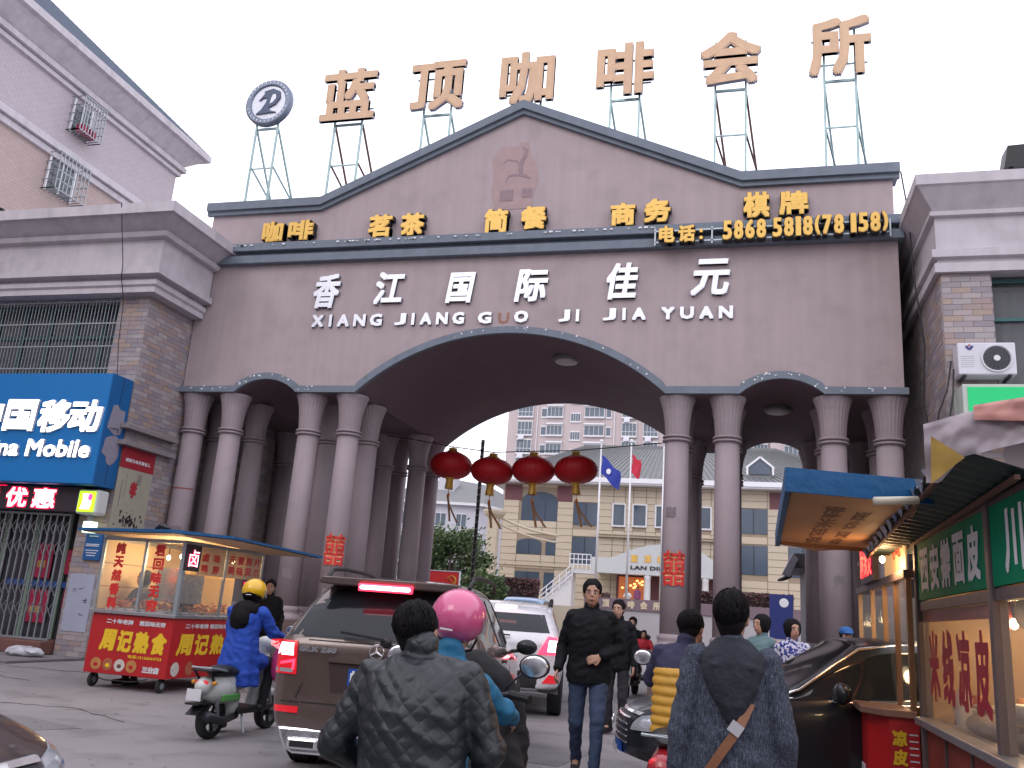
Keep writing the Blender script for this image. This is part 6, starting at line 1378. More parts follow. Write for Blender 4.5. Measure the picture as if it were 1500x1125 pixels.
# woman in the long wool coat
def long_coat(t, P, H_):
    b = MB(); k = 18
    prof = [(.26, .45), (.25, .6), (.23, .85), (.21, 1.05), (.19, 1.22), (.175, 1.36), (.13, 1.43), (.08, 1.47)]
    b.lathe([(r, z) for r, z in prof], n=40, sy=.74)
    vs = []
    for i, (x, y, z) in enumerate(b.v):
        a = math.atan2(y, x); w = 1 + .05 * math.sin(a * 7 + z * 3) * max(0, (1.2 - z)) / .7; vs.append((x * w, y * w, z))
    b.v = vs
    for s in 'LR':
        b.cone(P['s' + s], P['e' + s], .078, .068, 16); b.cone(P['e' + s], P['w' + s].lerp(P['e' + s], .1), .068, .056, 16)
    blob(b, 'coat', C_wool, t, .012, 3)
    b = MB()
    b.sweep([((0, -.155, 1.16), .012, .012), ((0, -.155, 1.2), .045, .028), ((0, -.15, 1.27), .095, .04), ((0, -.135, 1.34), .135, .052), ((0, -.105, 1.4), .15, .07), ((0, -.07, 1.45), .14, .085), ((0, -.035, 1.49), .105, .085), ((0, -.01, 1.515), .07, .07)], 36, 4)
    for s in (-1, 1): b.cone((s * .1, -.12, 1.43), (s * .02, -.185, 1.24), .02, .014, 10)
    b.cone((-.09, -.16, 1.4), (.09, -.16, 1.4), .016, .016, 10)
    blob(b, 'hood', C_hood, t, .009, 3)
tw_, Pw, Hw = person('woman in long blue-grey wool coat with dark hood, walking away at centre right', (4.76, -12.86, 0), R(2), C_wool, C_dk, coat=long_coat, hair='short', head=(8, 0, -12), sc=.92, slim=.87,
       J=dict(eL=(-.24, -.03, 1.12), eR=(.24, -.03, 1.12), wL=(-.26, .0, .87), wR=(.26, .08, .88), kL=(-.1, .1, .48), aL=(-.1, .06, .09), tL=(-.11, .24, .035)))
bag = thing('shoulder_bag', 'brown leather bag strap crossing the wool coat down to a small bag at the hip', 'bag', (4.55, -12.95, .8))
def wl(x, y, z): return (4.76 + 0.92 * (.87 * x * math.cos(R(2)) - y * math.sin(R(2))), -12.86 + 0.92 * (y * math.cos(R(2)) + x * math.sin(R(2))), 0.92 * z)
b = MB(); pts = [wl(*p) for p in ((.085, -.155, 1.26), (.03, -.185, 1.16), (-.06, -.185, 1.05), (-.15, -.172, .93), (-.22, -.13, .83), (-.26, -.09, .76))]
for p, q_ in zip(pts, pts[1:]): b.bar(p, q_, .034, .007, up=(0, -1, 0))
b.build('strap', mat('brown_leather', (.2, .08, .035), .5, var=.15), bag)
b = MB(); b.bar(wl(.0, -.19, 1.14), wl(.03, -.195, 1.18), .05, .012, up=(0, -1, 0)); b.build('buckle', M_chr, bag)
b = MB(); x, y, z = wl(-.3, -.02, .7); b.box(x - .05, y - .1, z - .1, x + .04, y + .1, z + .08); b.build('pouch', mat('brown_leather', (.2, .08, .035), .5), bag, bevel=.02)
ph = MB(); x, y, z = wl(-.3, .03, .83); ph.bar((x, y - .01, z - .075), (x - .01, y + .03, z + .07), .07, .009, up=(1, 0, 0)); tag(ph.build('mobile_phone', M_wtrim, bevel=.003), 'white mobile phone held low in the hand of the woman in the wool coat', 'phone')
# walking man
person('man in black jacket and blue jeans striding toward the viewer, hand at waist', (3.36, -8.0, 0), R(186), C_blkj, C_jean, sc=1.05, fat=1.1, head=(0, 0, 4), vox=.009, shoe=M_blk,
       J=dict(pel=(0, 0, .92), kL=(-.1, .16, .5), aL=(-.09, .2, .1), tL=(-.1, .38, .06), kR=(.1, -.0, .48), aR=(.1, -.24, .13), tR=(.1, -.09, .04), eL=(-.27, -.06, 1.13), wL=(-.12, .17, 1.06), eR=(.25, -.07, 1.12), wR=(.27, .1, .92)), handd={'L': ((.9, .3, -.35), (0, 1, .2), -1, .5), 'R': ((.25, .5, -.8), (1, 0, .2), 1, .7)})
person('man in long dark coat and black trousers just behind the walking man', (3.12, -4.35, 0), R(170), C_blkj, C_dk, sc=1.0, vox=.014, J=dict(hed=(.0, .03, 1.6)))
# yellow vest rider
scooter('red-tailed electric scooter ridden by the person in the mustard vest', (4.36, -10.0, 0), R(-4), mat('scooter_red', (.35, .01, .02), .25, coat=.6, var=.06))
def quilt_vest(t, P, H_):
    b = MB()
    S = []
    for i in range(29):
        z = .7 + i * .016; c = P['pel'].lerp(P['che'], max(0, (z - .8) / .28)) if z < 1.08 else P['che'].lerp(P['nek'], (z - 1.08) / .22); w = abs(math.sin(i * math.pi / 4)) ** .6 * .018; k = 1 if z < 1.1 else 1 - (z - 1.1) * 1.2
        S.append(((c.x, c.y, z), (.208 + w) * k, (.155 + w) * k))
    b.sweep(S, 28, 2); blob(b, 'vest', C_yel, t, .009, 1)
person('rider in mustard puffer vest with navy sleeves and black hair, back turned', (4.39, -10.12, 0), R(-6), C_navy, C_dk, base=SEAT, coat=quilt_vest, hair='short', fat=1.1, head=(0, 0, -20), J=dict(hed=(.03, .13, 1.42)))
# scooter coming toward the camera with rider and child
scooter('dark scooter with twin headlights coming toward the camera beneath the arch', (2.5, 2.35, 0), R(178), mat('scooter_maroon', (.05, .01, .015), .3, coat=.5, var=.05))
person('rider in dark jacket on the oncoming scooter under the arch', (2.5, 2.45, 0), R(178), C_blkj, C_dk, base=SEAT, vox=.014, sc=1.0)
person('child in bright red coat sitting on the oncoming scooter', (2.78, 1.9, .25), R(185), C_redc, C_dk, base=SEAT, vox=.013, sc=.68, fat=1.15)
# yellow helmet rider by the cart
ws = scooter('small white electric scooter with red tail light beside the food cart', (-.46, -7.76, 0), R(-1), mat('white_scooter', (.55, .58, .56), .3, coat=.4, var=.08))
ws.scale = (.92,) * 3
b = MB(); b.box(-.09, -.885, .42, .09, -.875, .54); b.build('number_plate', M_wtrim, ws, bevel=.004)
b = MB(); b.box(-.13, -.8, .72, .13, -.5, .735); b.bar((-.1, -.78, .72), (-.08, -.6, .55), .02); b.bar((.1, -.78, .72), (.08, -.6, .55), .02); b.build('luggage_rack', M_blk, ws)
for s_ in (-1, 1): b = MB(); b.box(s_ * .13, -.55, .4, s_ * .155, -.2, .47); b.build('green_stripe', mat('scooter_green', (.1, .35, .08), .5), ws, bevel=.01); b = MB(); b.ell((s_ * .13, -.72, .6), (.03, .03, .025), 10, 6); b.build('indicator', mat('amber', (.6, .25, .02), .3), ws, smooth=True)
b = MB(); b.tube([(.1, -.15, .22), (.14, -.5, .2), (.14, -.8, .27)], [.03, .045, .05], 10); b.build('silencer', M_dark, ws, smooth=True)
def smock(t, P, H_):
    b = MB(); b.lathe([(.24, .5), (.235, .62), (.2, .85), (.165, 1.05), (.17, 1.2), (.12, 1.3)], (0, .02, 0), 32, sy=.85); b.ell((0, .12, .74), (.24, .28, .12), 20, 12)
    for s in 'LR': b.cone(P['s' + s], P['e' + s], .074, .068, 12)
    b.v = [(x * (1 + .05 * math.sin(9 * math.atan2(y, x))), y * (1 + .05 * math.sin(9 * math.atan2(y, x))), z) for x, y, z in b.v]
    blob(b, 'smock', C_smock, t, .012, 2)
    b = MB(); b.ell((0, .0, 1.27), (.15, .12, .11), 18, 12); b.ell((0, -.08, 1.18), (.12, .08, .13), 16, 10); blob(b, 'scarf', M_hair, t, .012, 2)
person('rider in bright blue smock and yellow helmet on the small white scooter', (-.46, -7.86, 0), R(-1), C_smock, C_dk, base=SEAT, coat=smock, helmet=H_yel, head=(0, 0, 10), hair='bob', J=dict(aL=(-.2, .1, .12), tL=(-.22, .24, .05), kL=(-.2, .2, .5)))
b = MB(); b.ell((-.16, -7.5, .72), (.1, .09, .2), 14, 10); b.tube([(-.16, -7.45, .9), (-.18, -7.4, 1.02)], .01, 6)
tag(blob(b, 'carrier_bag', mat('pink_bag', (.5, .04, .18), .5), None, .015, 3), 'pink carrier bag hanging from the white scooter handlebar', 'bag')
# bystanders on the right
person('bystander with black hair in dark top standing behind the black sedan', (4.98, -5.3, 0), R(140), mat('teal_top', (.12, .2, .22), .8), C_dk, vox=.014, hair='bob', sc=.95)
person('woman in blue and white patterned blouse behind the black sedan', (5.32, -5.55, 0), R(200), mat('patterned_blouse', (1, 1, 1), .8, var=0, speck=.0, pal=None, scale=1), C_dk, vox=.014, hair='bob', sc=.93)
m = MATS['patterned_blouse'].node_tree; vn = m.nodes.new('ShaderNodeTexVoronoi'); vn.inputs['Scale'].default_value = 45; cr = m.nodes.new('ShaderNodeValToRGB'); cr.color_ramp.interpolation = 'CONSTANT'
cr.color_ramp.elements[0].color = (.02, .03, .2, 1); cr.color_ramp.elements[1].color = (.5, .5, .6, 1); cr.color_ramp.elements[1].position = .45
tcn = m.nodes.new('ShaderNodeTexCoord'); m.links.new(tcn.outputs['Object'], vn.inputs['Vector']); m.links.new(vn.outputs['Color'], cr.inputs[0]); m.links.new(cr.outputs[0], m.nodes['Principled BSDF'].inputs['Base Color'])
tcap, Pc, Hc = person('short person wearing a blue cap half hidden behind the black sedan roof', (5.95, -5.1, 0), R(190), C_dk, C_dk, vox=.014, sc=.9, hair='short')
b = MB(); h = Pc['hed']; b.ell(h + Vector((0, -.01, .075)), (.093, .108, .07), 18, 10); b.ell(h + Vector((0, .11, .06)), (.065, .07, .012), 14, 8); blob(b, 'cap', mat('blue_cap', (.02, .1, .3), .8), tcap, .01, 2)
person('tiny figure in mauve top standing at the lit club entrance', (-2.9, 48.4, 2.35), R(170), mat('mauve_top', (.25, .08, .2), .8), C_dk, vox=.03, sc=1.0)
person('tiny figure in pale top sitting low beside the club entrance', (-3.5, 47.8, 2.3), R(180), M_wtrim, C_dk, vox=.03, sc=.95, base=SEAT)
# ------------------------------------------------------------ cooked food cart
M_bulb = mat('lit_bulb', (1, .9, .7), .5, emit=(1, .78, .45), es=14)
M_cgl2 = mat('clear_pane', (.5, .52, .5), .05, alpha=.13, var=0)
M_cream = mat('cream_board', (.55, .42, .26), .6, var=.08, scale=2)
M_cred = mat('cart_red', (.42, .012, .015), .4, var=.08, dirt=.15)
M_cyel = mat('cart_yellow', (.78, .5, .02), .45, var=.05)
M_tarpb = mat('blue_tarp', (.0, .08, .22), .5, var=.15, bump=.5, bscale=10, dirt=.15)
M_lredt = mat('lit_red_film', (.6, .02, .02), .5, var=.05)
def bulb(par, p, e, r=.03, lab='bulb'):
    b = MB(); b.ell(p, (r, r, r * 1.25), 12, 8); o = b.build(lab, M_bulb, par, smooth=True)
    b = MB(); b.tube([(p[0], p[1], p[2] + r), (p[0], p[1], p[2] + r + .12)], .008, 6); b.build('bulb_cord', M_blk, o)
    l = bpy.data.lights.new('bulb_light', 'POINT'); l.energy = e; l.color = (1, .68, .36); l.shadow_soft_size = .05
    lo = bpy.data.objects.new('bulb_light', l); COL.objects.link(lo); lo.location = (p[0], p[1], p[2] - r * 1.6); lo.parent = par
    if par.name in WM: lo.matrix_parent_inverse = WM[par.name]
x0, x1, y0, y1 = -4.53, -3.15, -5.25, -3.05
ct = thing('food_cart', 'red cooked food cart with blue canopy, glass sides and yellow brush lettering', 'food cart', (-3.7, -4.2, 0))
b = MB(); b.box(x0, y0, .2, x1, y1, 1.04); b.build('base_cabinet', M_cred, ct, bevel=.01)
b = MB(); b.box(x0 - .04, y0 - .05, 1.04, x1 + .04, y1 + .04, 1.09); b.build('counter', mat('steel_counter', (.45, .45, .47), .3, .8, var=.1), ct, bevel=.006)
for (x, y) in ((x0, y0), (x1, y0), (x0, y1), (x1, y1), (x1, -4.15), ((x0 + x1) / 2 + .04, y0)):
    b = MB(); w = .02 if (x, y) != (x1, y0) else .03; b.box(x - w, y - w, 1.09, x + w, y + w, 2.12); b.build('post', M_steel, ct)
for z in (2.1,): b = MB(); b.box(x0, y0 - .02, z, x1, y0 + .02, z + .05); b.box(x1 - .02, y0, z, x1 + .02, y1, z + .05); b.box(x0 - .02, y0, z, x0 + .02, y1, z + .05); b.build('top_rail', M_steel, ct)
for (a, c, e, f) in ((x0 + .02, y0, (x0 + x1) / 2 + .02, y0 + .004), ((x0 + x1) / 2 + .06, y0, x1 - .03, y0 + .004)): b = MB(); b.box(a, c, 1.1, e, f, 2.1); b.build('pane', M_cgl2, ct)
for (a, c) in ((y0 + .03, -4.17), (-4.13, y1 - .02)): b = MB(); b.box(x1, a, 1.1, x1 + .004, c, 1.65); b.build('pane', M_cgl2, ct)
b = MB(); b.box(x0 - .004, y0 + .02, 1.1, x0, y1 - .02, 2.1); p = b.build('side_board', M_cream, ct)
for z in (1.42, 1.76): b = MB(); b.box(x0 + .001, y0 + .03, z, x0 + .006, y1 - .03, z + .01); b.build('board_joint', M_rust, p)
b = MB(); b.box(x0, y1, 1.1, x0 + .9, y1 + .004, 2.1); b.build('back_board', M_cream, ct)
b = MB(); b.add([(x0 - .25, y0 - .35, 2.2), (x1 + .1, y0 - .45, 2.22), (x1 + .85, y0 - .1, 2.2), (x1 + 1.0, y1 + .2, 2.13), (x0 - .25, y1 + .2, 2.16), (x0 - .25, y0 - .35, 2.235), (x1 + .1, y0 - .45, 2.265), (x1 + .85, y0 - .1, 2.235), (x1 + 1.0, y1 + .2, 2.165), (x0 - .25, y1 + .2, 2.2), ((x0 + x1) / 2, -4.2, 2.32)],
                 [(0, 4, 3, 2, 1), (0, 1, 6, 5), (1, 2, 7, 6), (2, 3, 8, 7), (3, 4, 9, 8), (4, 0, 5, 9), (5, 6, 10), (6, 7, 10), (7, 8, 10), (8, 9, 10), (9, 5, 10)]); cn = b.build('canopy', M_tarpb, ct)
b = MB(); b.add([(x0 - .22, y0 - .32, 2.19), (x1 + .08, y0 - .42, 2.21), (x1 + .82, y0 - .08, 2.19), (x1 + .96, y1 + .17, 2.12), (x0 - .22, y1 + .17, 2.15)], [(0, 4, 3, 2, 1)]); b.build('canopy_lining', mat('pale_lining', (.5, .38, .26), .8, var=.12), cn)
b = MB(); b.tube([(-3.9, -5.0, 2.32), (-3.8, -5.0, 2.37), (-3.65, -5.0, 2.33)], [.02, .05, .02], 8); b.build('tarp_knot', M_blk, cn)
# lettering on the base
for i, ch in enumerate('周记熟食'): text(ch, (x0 + .2 + i * .285, y0, .52), X_, Z_, .25, .3, .004, 'character', M_cyel, ct, bold=.014, shear=.1)
for i, ch in enumerate('周记熟食'): text(ch, (x1, y0 + .16 + i * .42, .52), Y_, Z_, .36, .3, .004, 'character', M_cyel, ct, bold=.014, shear=.1)
text('二十年老牌', (x0 + .26, y0, .9), X_, Z_, .46, .07, .004, 'lettering', M_wtrim, ct, bold=.003); text('君回味无穷', (x0 + .82, y0, .9), X_, Z_, .44, .07, .004, 'lettering', M_wtrim, ct, bold=.003)
text('二十年老牌 君回味无穷', (x1, y0 + .3, .9), Y_, Z_, 1.2, .07, .004, 'lettering', M_wtrim, ct, bold=.003)
text('电话:15166564733', (x0 + .72, y0, .44), X_, Z_, .56, .05, .004, 'lettering', M_cyel, ct, bold=.002); text('三分店', (x0 + .99, y0, .26), X_, Z_, .28, .09, .004, 'lettering', M_wtrim, ct, bold=.006)
M_food = mat('food_print', (1, 1, 1), .5, var=.4, scale=30, pal=[(.5, .42, .35), (.45, .2, .06), (.55, .5, .45), (.35, .1, .05)])
for i in range(4): b = MB(); b.lathe([(.09, y0 - .003), (.085, y0 - .005)], (x0 + .2 + i * .2, 0, .33), 20, 'y', sy=.95); o = b.build('food_picture', M_food, ct, fix=True); b = MB(); b.ell((x0 + .2 + i * .2, y0 - .003, .32), (.045, .004, .035), 10, 6); b.build('food_motif', [M_cred, M_cyel, M_rust, M_cred][i], o)
for i in range(2): b = MB(); b.lathe([(.1, x1 + .003), (.095, x1 + .005)], (0, y0 + .2 + i * .35, .33), 20, 'x', sx=1); b.build('food_picture', M_food, ct, fix=True)
# film characters on the glass
for i, ch in enumerate('纯天然香料'): text(ch, (x0 + .2, y0 - .002, 1.9 - i * .198), X_, Z_, .17, .17, .003, 'film_character', M_lredt, ct, bold=.009)
for i, ch in enumerate('君回味无穷'): text(ch, (x0 + .88, y0 - .002, 1.9 - i * .198), X_, Z_, .18, .17, .003, 'film_character', M_lredt, ct, bold=.009)
b = MB(); b.box(x1 + .0, y0 - .02, 1.72, x1 + .05, y0 + .34, 2.1); ls = b.build('led_panel', M_ledb, ct)
text('卤', (x1 + .052, y0 + .04, 1.78), Y_, Z_, .24, .25, .004, 'lit_character', M_ledr, ls, bold=.012); text('卤', (x1 + .06, y0 + .04, 1.78), Y_, Z_, .24, .25, .003, 'lit_character', M_ledw, ls, bold=.0)
b = MB(); b.box(x1, y0 + .36, 1.68, x1 + .006, -4.18, 2.1); b.box(x1, -4.13, 1.68, x1 + .006, y1 - .03, 2.1); fb = b.build('header_film', mat('lit_film', (.6, .45, .28), .5, var=.15, scale=5, alpha=.75), ct)
for i, ch in enumerate('卤味鸭脖'): text(ch, (x1 + .008, y0 + .45 + (i % 2) * .3, 1.88 - (i // 2) * .17), Y_, Z_, .17, .13, .003, 'film_character', M_lredt, fb, bold=.005)
for i, ch in enumerate('夫妻肺片美味凤爪'): text(ch, (x1 + .008, -4.08 + (i % 4) * .25, 1.9 - (i // 4) * .17), Y_, Z_, .2, .14, .003, 'film_character', M_lredt, fb, bold=.005)
b = MB(); b.box(x1 + .01, y1 - .6, 1.52, x1 + .03, y1 - .15, 1.68); s2 = b.build('small_led_panel', M_ledb, ct); text('营业中', (x1 + .032, y1 - .56, 1.56), Y_, Z_, .36, .09, .003, 'lit_character', M_ledr, s2, bold=.008)
# hood, trays and heaps of food
b = MB(); b.box(x1 - .55, y0 + .2, 1.25, x1 - .1, y0 + .75, 1.75); b.build('steel_cabinet', mat('brushed_steel', (.5, .47, .42), .25, .9, var=.15), ct, bevel=.01)
M_meat = mat('braised_meat', (.3, .07, .02), .35, var=.5, scale=20, pal=[(.35, .08, .02), (.5, .2, .06), (.22, .04, .02), (.45, .12, .03)])
q = random.Random(9)
for k, (tx_, ty) in enumerate(((-4.2, -5.05), (-3.85, -5.05), (-3.5, -5.05), (-3.37, -4.7), (-3.37, -4.25), (-3.37, -3.8))):
    tr = MB(); tr.box(tx_ - .16, ty - .16, 1.092, tx_ + .16, ty + .16, 1.13); tray = tr.build('tray', M_chr, ct)
    b = MB()
    for i in range(60): b.ell((tx_ + q.gauss(0, .07), ty + q.gauss(0, .07), 1.14 + abs(q.gauss(0, .055))), (q.uniform(.015, .035), q.uniform(.01, .025), q.uniform(.01, .02)), 6, 4, Matrix.Rotation(q.uniform(0, 3), 3, 'Z'))
    tag(b.build('food_heap', M_meat, tray, smooth=True), kind='stuff')
b = MB(); b.lathe([(.02, 1.1), (.15, 1.12), (.17, 1.3), (.16, 1.31)], (-3.5, -4.6, 0), 20); b.build('pot', M_dark, ct, smooth=True)
bulb(ct, (-3.4, -4.95, 1.93), 28); bulb(ct, (-3.95, -4.5, 1.92), 24); bulb(ct, (-3.3, -3.7, 1.95), 16)
for (x, y) in ((x0 + .1, y0 + .12), (x1 - .12, y0 + .1), (x0 + .1, y1 - .15), (x1 - .12, y1 - .15)):
    b = MB(); b.lathe([(.09, -.025), (.1, -.015), (.1, .015), (.09, .025)], (x, y, .1), 20, 'x'); w = b.build('caster', M_rub, ct, fix=True, auto=40); b = MB(); b.lathe([(.045, -.03), (.045, .03)], (x, y, .1), 14, 'x'); b.bar((x, y, .1), (x, y + .03, .21), .05, .03); b.build('caster_fork', M_steel, w, fix=True)
b = MB(); b.tube([(x0, y0 + .2, .15), (x0 + .4, y0 - .02, .12), (x0 + .9, y0 - .05, .13), (x0 + 1.1, y0, .18)], .008, 6); b.build('hanging_cable', M_blk, ct)
person('vendor in grey patterned top bending over trays behind the left cart glass', (-4.22, -4.62, 0), R(165), mat('grey_print_top', (.07, .08, .1), .8, var=.4, scale=30), C_dk, vox=.013, sc=.98, J=dict(eL=(-.26, .1, 1.14), wL=(-.12, .3, 1.14), eR=(.26, .1, 1.14), wR=(.12, .3, 1.14)), hair='bob')
person('vendor in black standing at the far right end of the food cart', (-3.1, -2.75, 0), R(200), C_blkj, C_dk, vox=.013, sc=1.0)
# ------------------------------------------------------------ noodle kiosk on the right
M_kf = mat('kiosk_frame', (.13, .1, .1), .55, .3, var=.25, dirt=.3); M_kg = mat('kiosk_green', (.003, .2, .1), .85, spec=.15, var=.12, dirt=.2); M_kred = mat('kiosk_red', (.22, .03, .02), .6, var=.35, scale=3, dirt=.3)
M_chalk = mat('cut_film_white', (.68, .72, .74), .9, spec=.1, var=.1); M_corr = mat('corrugated_green', (.03, .055, .055), .5, .2, var=.25, dirt=.3); M_wood = mat('warm_plywood', (.42, .24, .12), .7, var=.3, scale=1.5)
M_glk = mat('greasy_pane', (.5, .42, .35), .12, alpha=.22, var=.3, scale=3)
ks = thing('noodle_kiosk', 'dark framed noodle kiosk with green boards reading 西安擀面皮 and warm lit windows', 'kiosk', (6.6, -10.8, 0))
KX = 6.04; NYv = (0, -1, 0)
for y in (-9.5, -11.6, -12.9): b = MB(); b.box(KX - .03, y - .035, 0, KX + .05, y + .035, 2.18); b.build('post', M_kf, ks, bevel=.008)
b = MB(); b.box(KX - .01, -12.86, 1.66, KX + .05, -9.54, 1.72); b.box(KX - .012, -12.86, 2.135, KX + .05, -9.54, 2.17); b.build('rail', M_kf, ks)
b = MB(); b.box(KX - .08, -12.86, .88, KX + .1, -9.54, .93); b.build('sill', mat('worn_steel', (.3, .3, .32), .4, .6, var=.3), ks, bevel=.006)
b = MB(); b.box(KX, -12.86, .05, KX + .04, -9.54, .88); b.build('lower_panel', M_kred, ks)
for y in (-10.2, -10.9): b = MB(); b.box(KX - .012, y - .02, .05, KX, y + .02, .88); b.build('panel_batten', M_kf, ks)
for a, c in ((-11.56, -9.54), (-12.86, -11.64)):
    b = MB(); b.box(KX - .014, a, 1.73, KX + .01, c, 2.132); bd = b.build('sign_board', M_kg, ks)
    b = MB(); b.box(KX + .01, a, .94, KX + .014, c, 1.655); b.build('window_pane', M_glk, ks)
    if a > -12: 
        for i, ch in enumerate('西安擀面皮'): text(ch, (KX - .014, -9.68 - i * .36, 1.78), NYv, Z_, .29, .3, .003, 'character', M_chalk, bd, bold=.012)
        for i, ch in enumerate('米线凉皮'): text(ch, (KX + .008, -9.72 - i * .44, 1.06), NYv, Z_, .34, .46, .003, 'film_character', mat('film_crimson', (.35, .01, .03), .6), ks, bold=.016)
    else: text('川味', (KX - .014, -11.9, 1.78), NYv, Z_, .7, .32, .003, 'character', M_chalk, bd, bold=.012)
b = MB(); b.box(7.3, -12.9, .05, 7.34, -9.5, 2.3); b.box(KX + .05, -9.5, .9, 7.3, -9.47, 2.28); b.box(KX + .05, -12.9, .9, 7.3, -12.87, 2.28); b.build('inner_wall', mat('greasy_board', (.48, .32, .17), .6, var=.3, scale=2.5, dirt=.3), ks)
b = MB(); b.box(KX + .11, -12.8, .86, 7.29, -9.51, .9); b.build('worktop', M_chr, ks)
b = MB(); q = random.Random(3)
for k in range(7): y = -9.9 - k * .42; b.lathe([(.1, .9), (.13, .95), (.15, 1.02), (.14, 1.03)], (KX + .35 + .1 * (k % 2), y, 0), 16); 
tag(b.build('bowl_row', M_wtrim, ks, smooth=True), kind='stuff')
b = MB()
for k in range(3): b.lathe([(.02, .0), (.12, .02), (.2, .1), (.19, .11)], (KX + .3, -9.9 - k * .6, .93 + .05 * k), 20)
b.build('basin', mat('enamel_white', (.5, .52, .5), .3), ks, smooth=True)
b = MB(); b.ell((KX + .3, -10.6, .98), (.25, .5, .09), 20, 10); tag(b.build('noodle_heap', mat('noodle_grey', (.36, .34, .33), .6, var=.3, scale=20, bump=.8), ks, smooth=True), kind='stuff')
for k in range(3): b = MB(); b.box(KX + .6, -10.1 - .7 * k, 1.0, KX + .75, -9.9 - .7 * k, 1.25); b.build('sauce_tin', mat('orange_tin', (.5, .2, .03), .5), ks, bevel=.01)
bulb(ks, (6.5, -10.9, 1.62), 16, .035); bulb(ks, (6.55, -9.9, 1.6), 10, .03); bulb(ks, (6.5, -12.2, 1.6), 10, .03)
q = random.Random(31)
for k in range(16):
    y = -9.75 - q.random() * 2.9; x = KX + .14 + q.random() * .5; hh_ = q.uniform(.08, .26); rr_ = q.uniform(.035, .08); b = MB()
    b.lathe([(rr_ * .8, .9), (rr_, .92), (rr_, .9 + hh_ * .8), (rr_ * .7, .9 + hh_), (rr_ * .5, .91 + hh_)], (x, y, 0), 14)
    b.build(q.choice(['jar', 'bowl', 'sauce_bottle']), q.choice([M_chr, M_wtrim, M_cred, MATS['orange_tin'], M_meat, MATS['enamel_white'], M_dark]), ks, smooth=True)
for k in range(7): y = -9.8 - k * .42; b = MB(); b.tube([(KX + .5, y, 2.2), (KX + .5, y, 1.75)], .006, 5); b.ell((KX + .5, y, 1.66), (.07, .07, .1), 10, 7); b.build('hanging_bag', q.choice([mat('thin_bag_red', (.45, .08, .05), .5), mat('thin_bag_white', (.5, .48, .45), .4)]), ks, smooth=True)
b = MB(); b.box(KX + .016, -11.55, 1.58, KX + .03, -9.55, 1.655); b.build('price_strip', mat('price_strip_red', (.35, .04, .03), .6, var=.5, scale=14), ks)
# corrugated awning
aw = thing('corrugated_awning', 'dark green corrugated sheet awning above the noodle kiosk boards', 'awning', (6.5, -11, 2.3))
b = MB(); ny = 150; vs = []
for i in range(ny):
    t_ = i / (ny - 1); y = -12.42 + 3.9 * t_; z = .016 * math.sin(i * 2 * math.pi / 6.0); xo = 5.69 + .1 * t_
    vs += [(xo, y, 2.29 - .15 * t_ + z), (6.0, y, 2.19 - .04 * t_ + z), (7.6, y, 2.42 + z)]
b.add(vs, [f for i in range(ny - 1) for f in ((3 * i, 3 * i + 3, 3 * i + 4, 3 * i + 1), (3 * i + 1, 3 * i + 4, 3 * i + 5, 3 * i + 2))]); b.build('sheet', M_corr, aw, smooth=True)
for x, z in ((5.74, 2.255), (5.97, 2.165)): b = MB(); b.bar((x, -12.4, z), (x + .06, -8.6, z - .12 * (x < 5.9) - .03), .022); b.build('purlin', M_rust, aw)
q = random.Random(4); b = MB()
for k in range(14): y = -12.2 + k * .27; t_ = (y + 12.42) / 3.9; xo = 5.69 + .1 * t_; z0 = 2.3 - .15 * t_; b.quad((xo - .01, y, z0), (xo - .02, y + q.uniform(.08, .2), z0 + .01), (xo + .02, y + .12, z0 - .05 - q.uniform(0, .04)), (xo + .01, y + .03, z0 - .03))
tag(b.build('torn_edge', mat('torn_plastic', (.3, .4, .55), .5, var=.4, pal=[(.15, .25, .45), (.5, .5, .55), (.35, .4, .5)]), aw), kind='stuff')
# draped plastic over its near end
dr = thing('draped_plastic', 'dirty white and pinkish plastic sheet draped over the near awning end', 'tarpaulin', (6.2, -12.5, 2.4))
DX0, DX1 = (5.58, 6.49); DT = [(0, 2.38), (0.176, 2.43), (0.451, 2.5), (1, 2.53)]; DB = [(0, 2.11), (0.06, 2.11), (0.165, 2.23), (0.44, 2.3), (1, 2.3)]; DY = [(5.6, -12.55, 2.31), (5.73, -12.55, 2.22), (5.59, -12.55, 2.1)]
def drape(topf, botf, xa, xb, ya, nx, ny_, back, m, nm, seed, amp=.02):
    """hanging front hem plus the part lying back over the awning"""
    vs = []; q = random.Random(seed)
    for i in range(nx):
        u = i / (nx - 1); x = xa + (xb - xa) * u; zt, zb = topf(u), botf(u)
        for j in range(ny_):
            v = j / (ny_ - 1)
            x = xa + (xb - xa) * u
            if v < .6: z = zb + (zt - zb) * v / .6; y = ya
            else: z = zt + (v - .6) * .12; y = ya + (v - .6) * back; x = xa + (xb - xa) * u + (v - .6) * .5 * (1 - u)
            w = noise.noise(Vector((u * 6, v * 4, seed))) + .5 * noise.noise(Vector((u * 17, v * 9, seed)))
            vs.append((x + amp * .4 * w, y + amp * w * 1.6, z + amp * .5 * w))
    b = MB(); b.add(vs, [(i * ny_ + j, (i + 1) * ny_ + j, (i + 1) * ny_ + j + 1, i * ny_ + j + 1) for i in range(nx - 1) for j in range(ny_ - 1)])
    return b.build(nm, m, dr, smooth=True)
def lerp_(pts):
    def f(u):
        for (a, za), (c, zc) in zip(pts, pts[1:]):
            if u <= c: return za + (zc - za) * (u - a) / (c - a)
        return pts[-1][1]
    return f
M_pl = mat('dirty_plastic', (.34, .29, .32), .4, var=.25, scale=5, dirt=.3)
drape(lerp_(DT), lerp_(DB), DX0, DX1, -12.5, 60, 18, 2.2, M_pl, 'sheet', 3)
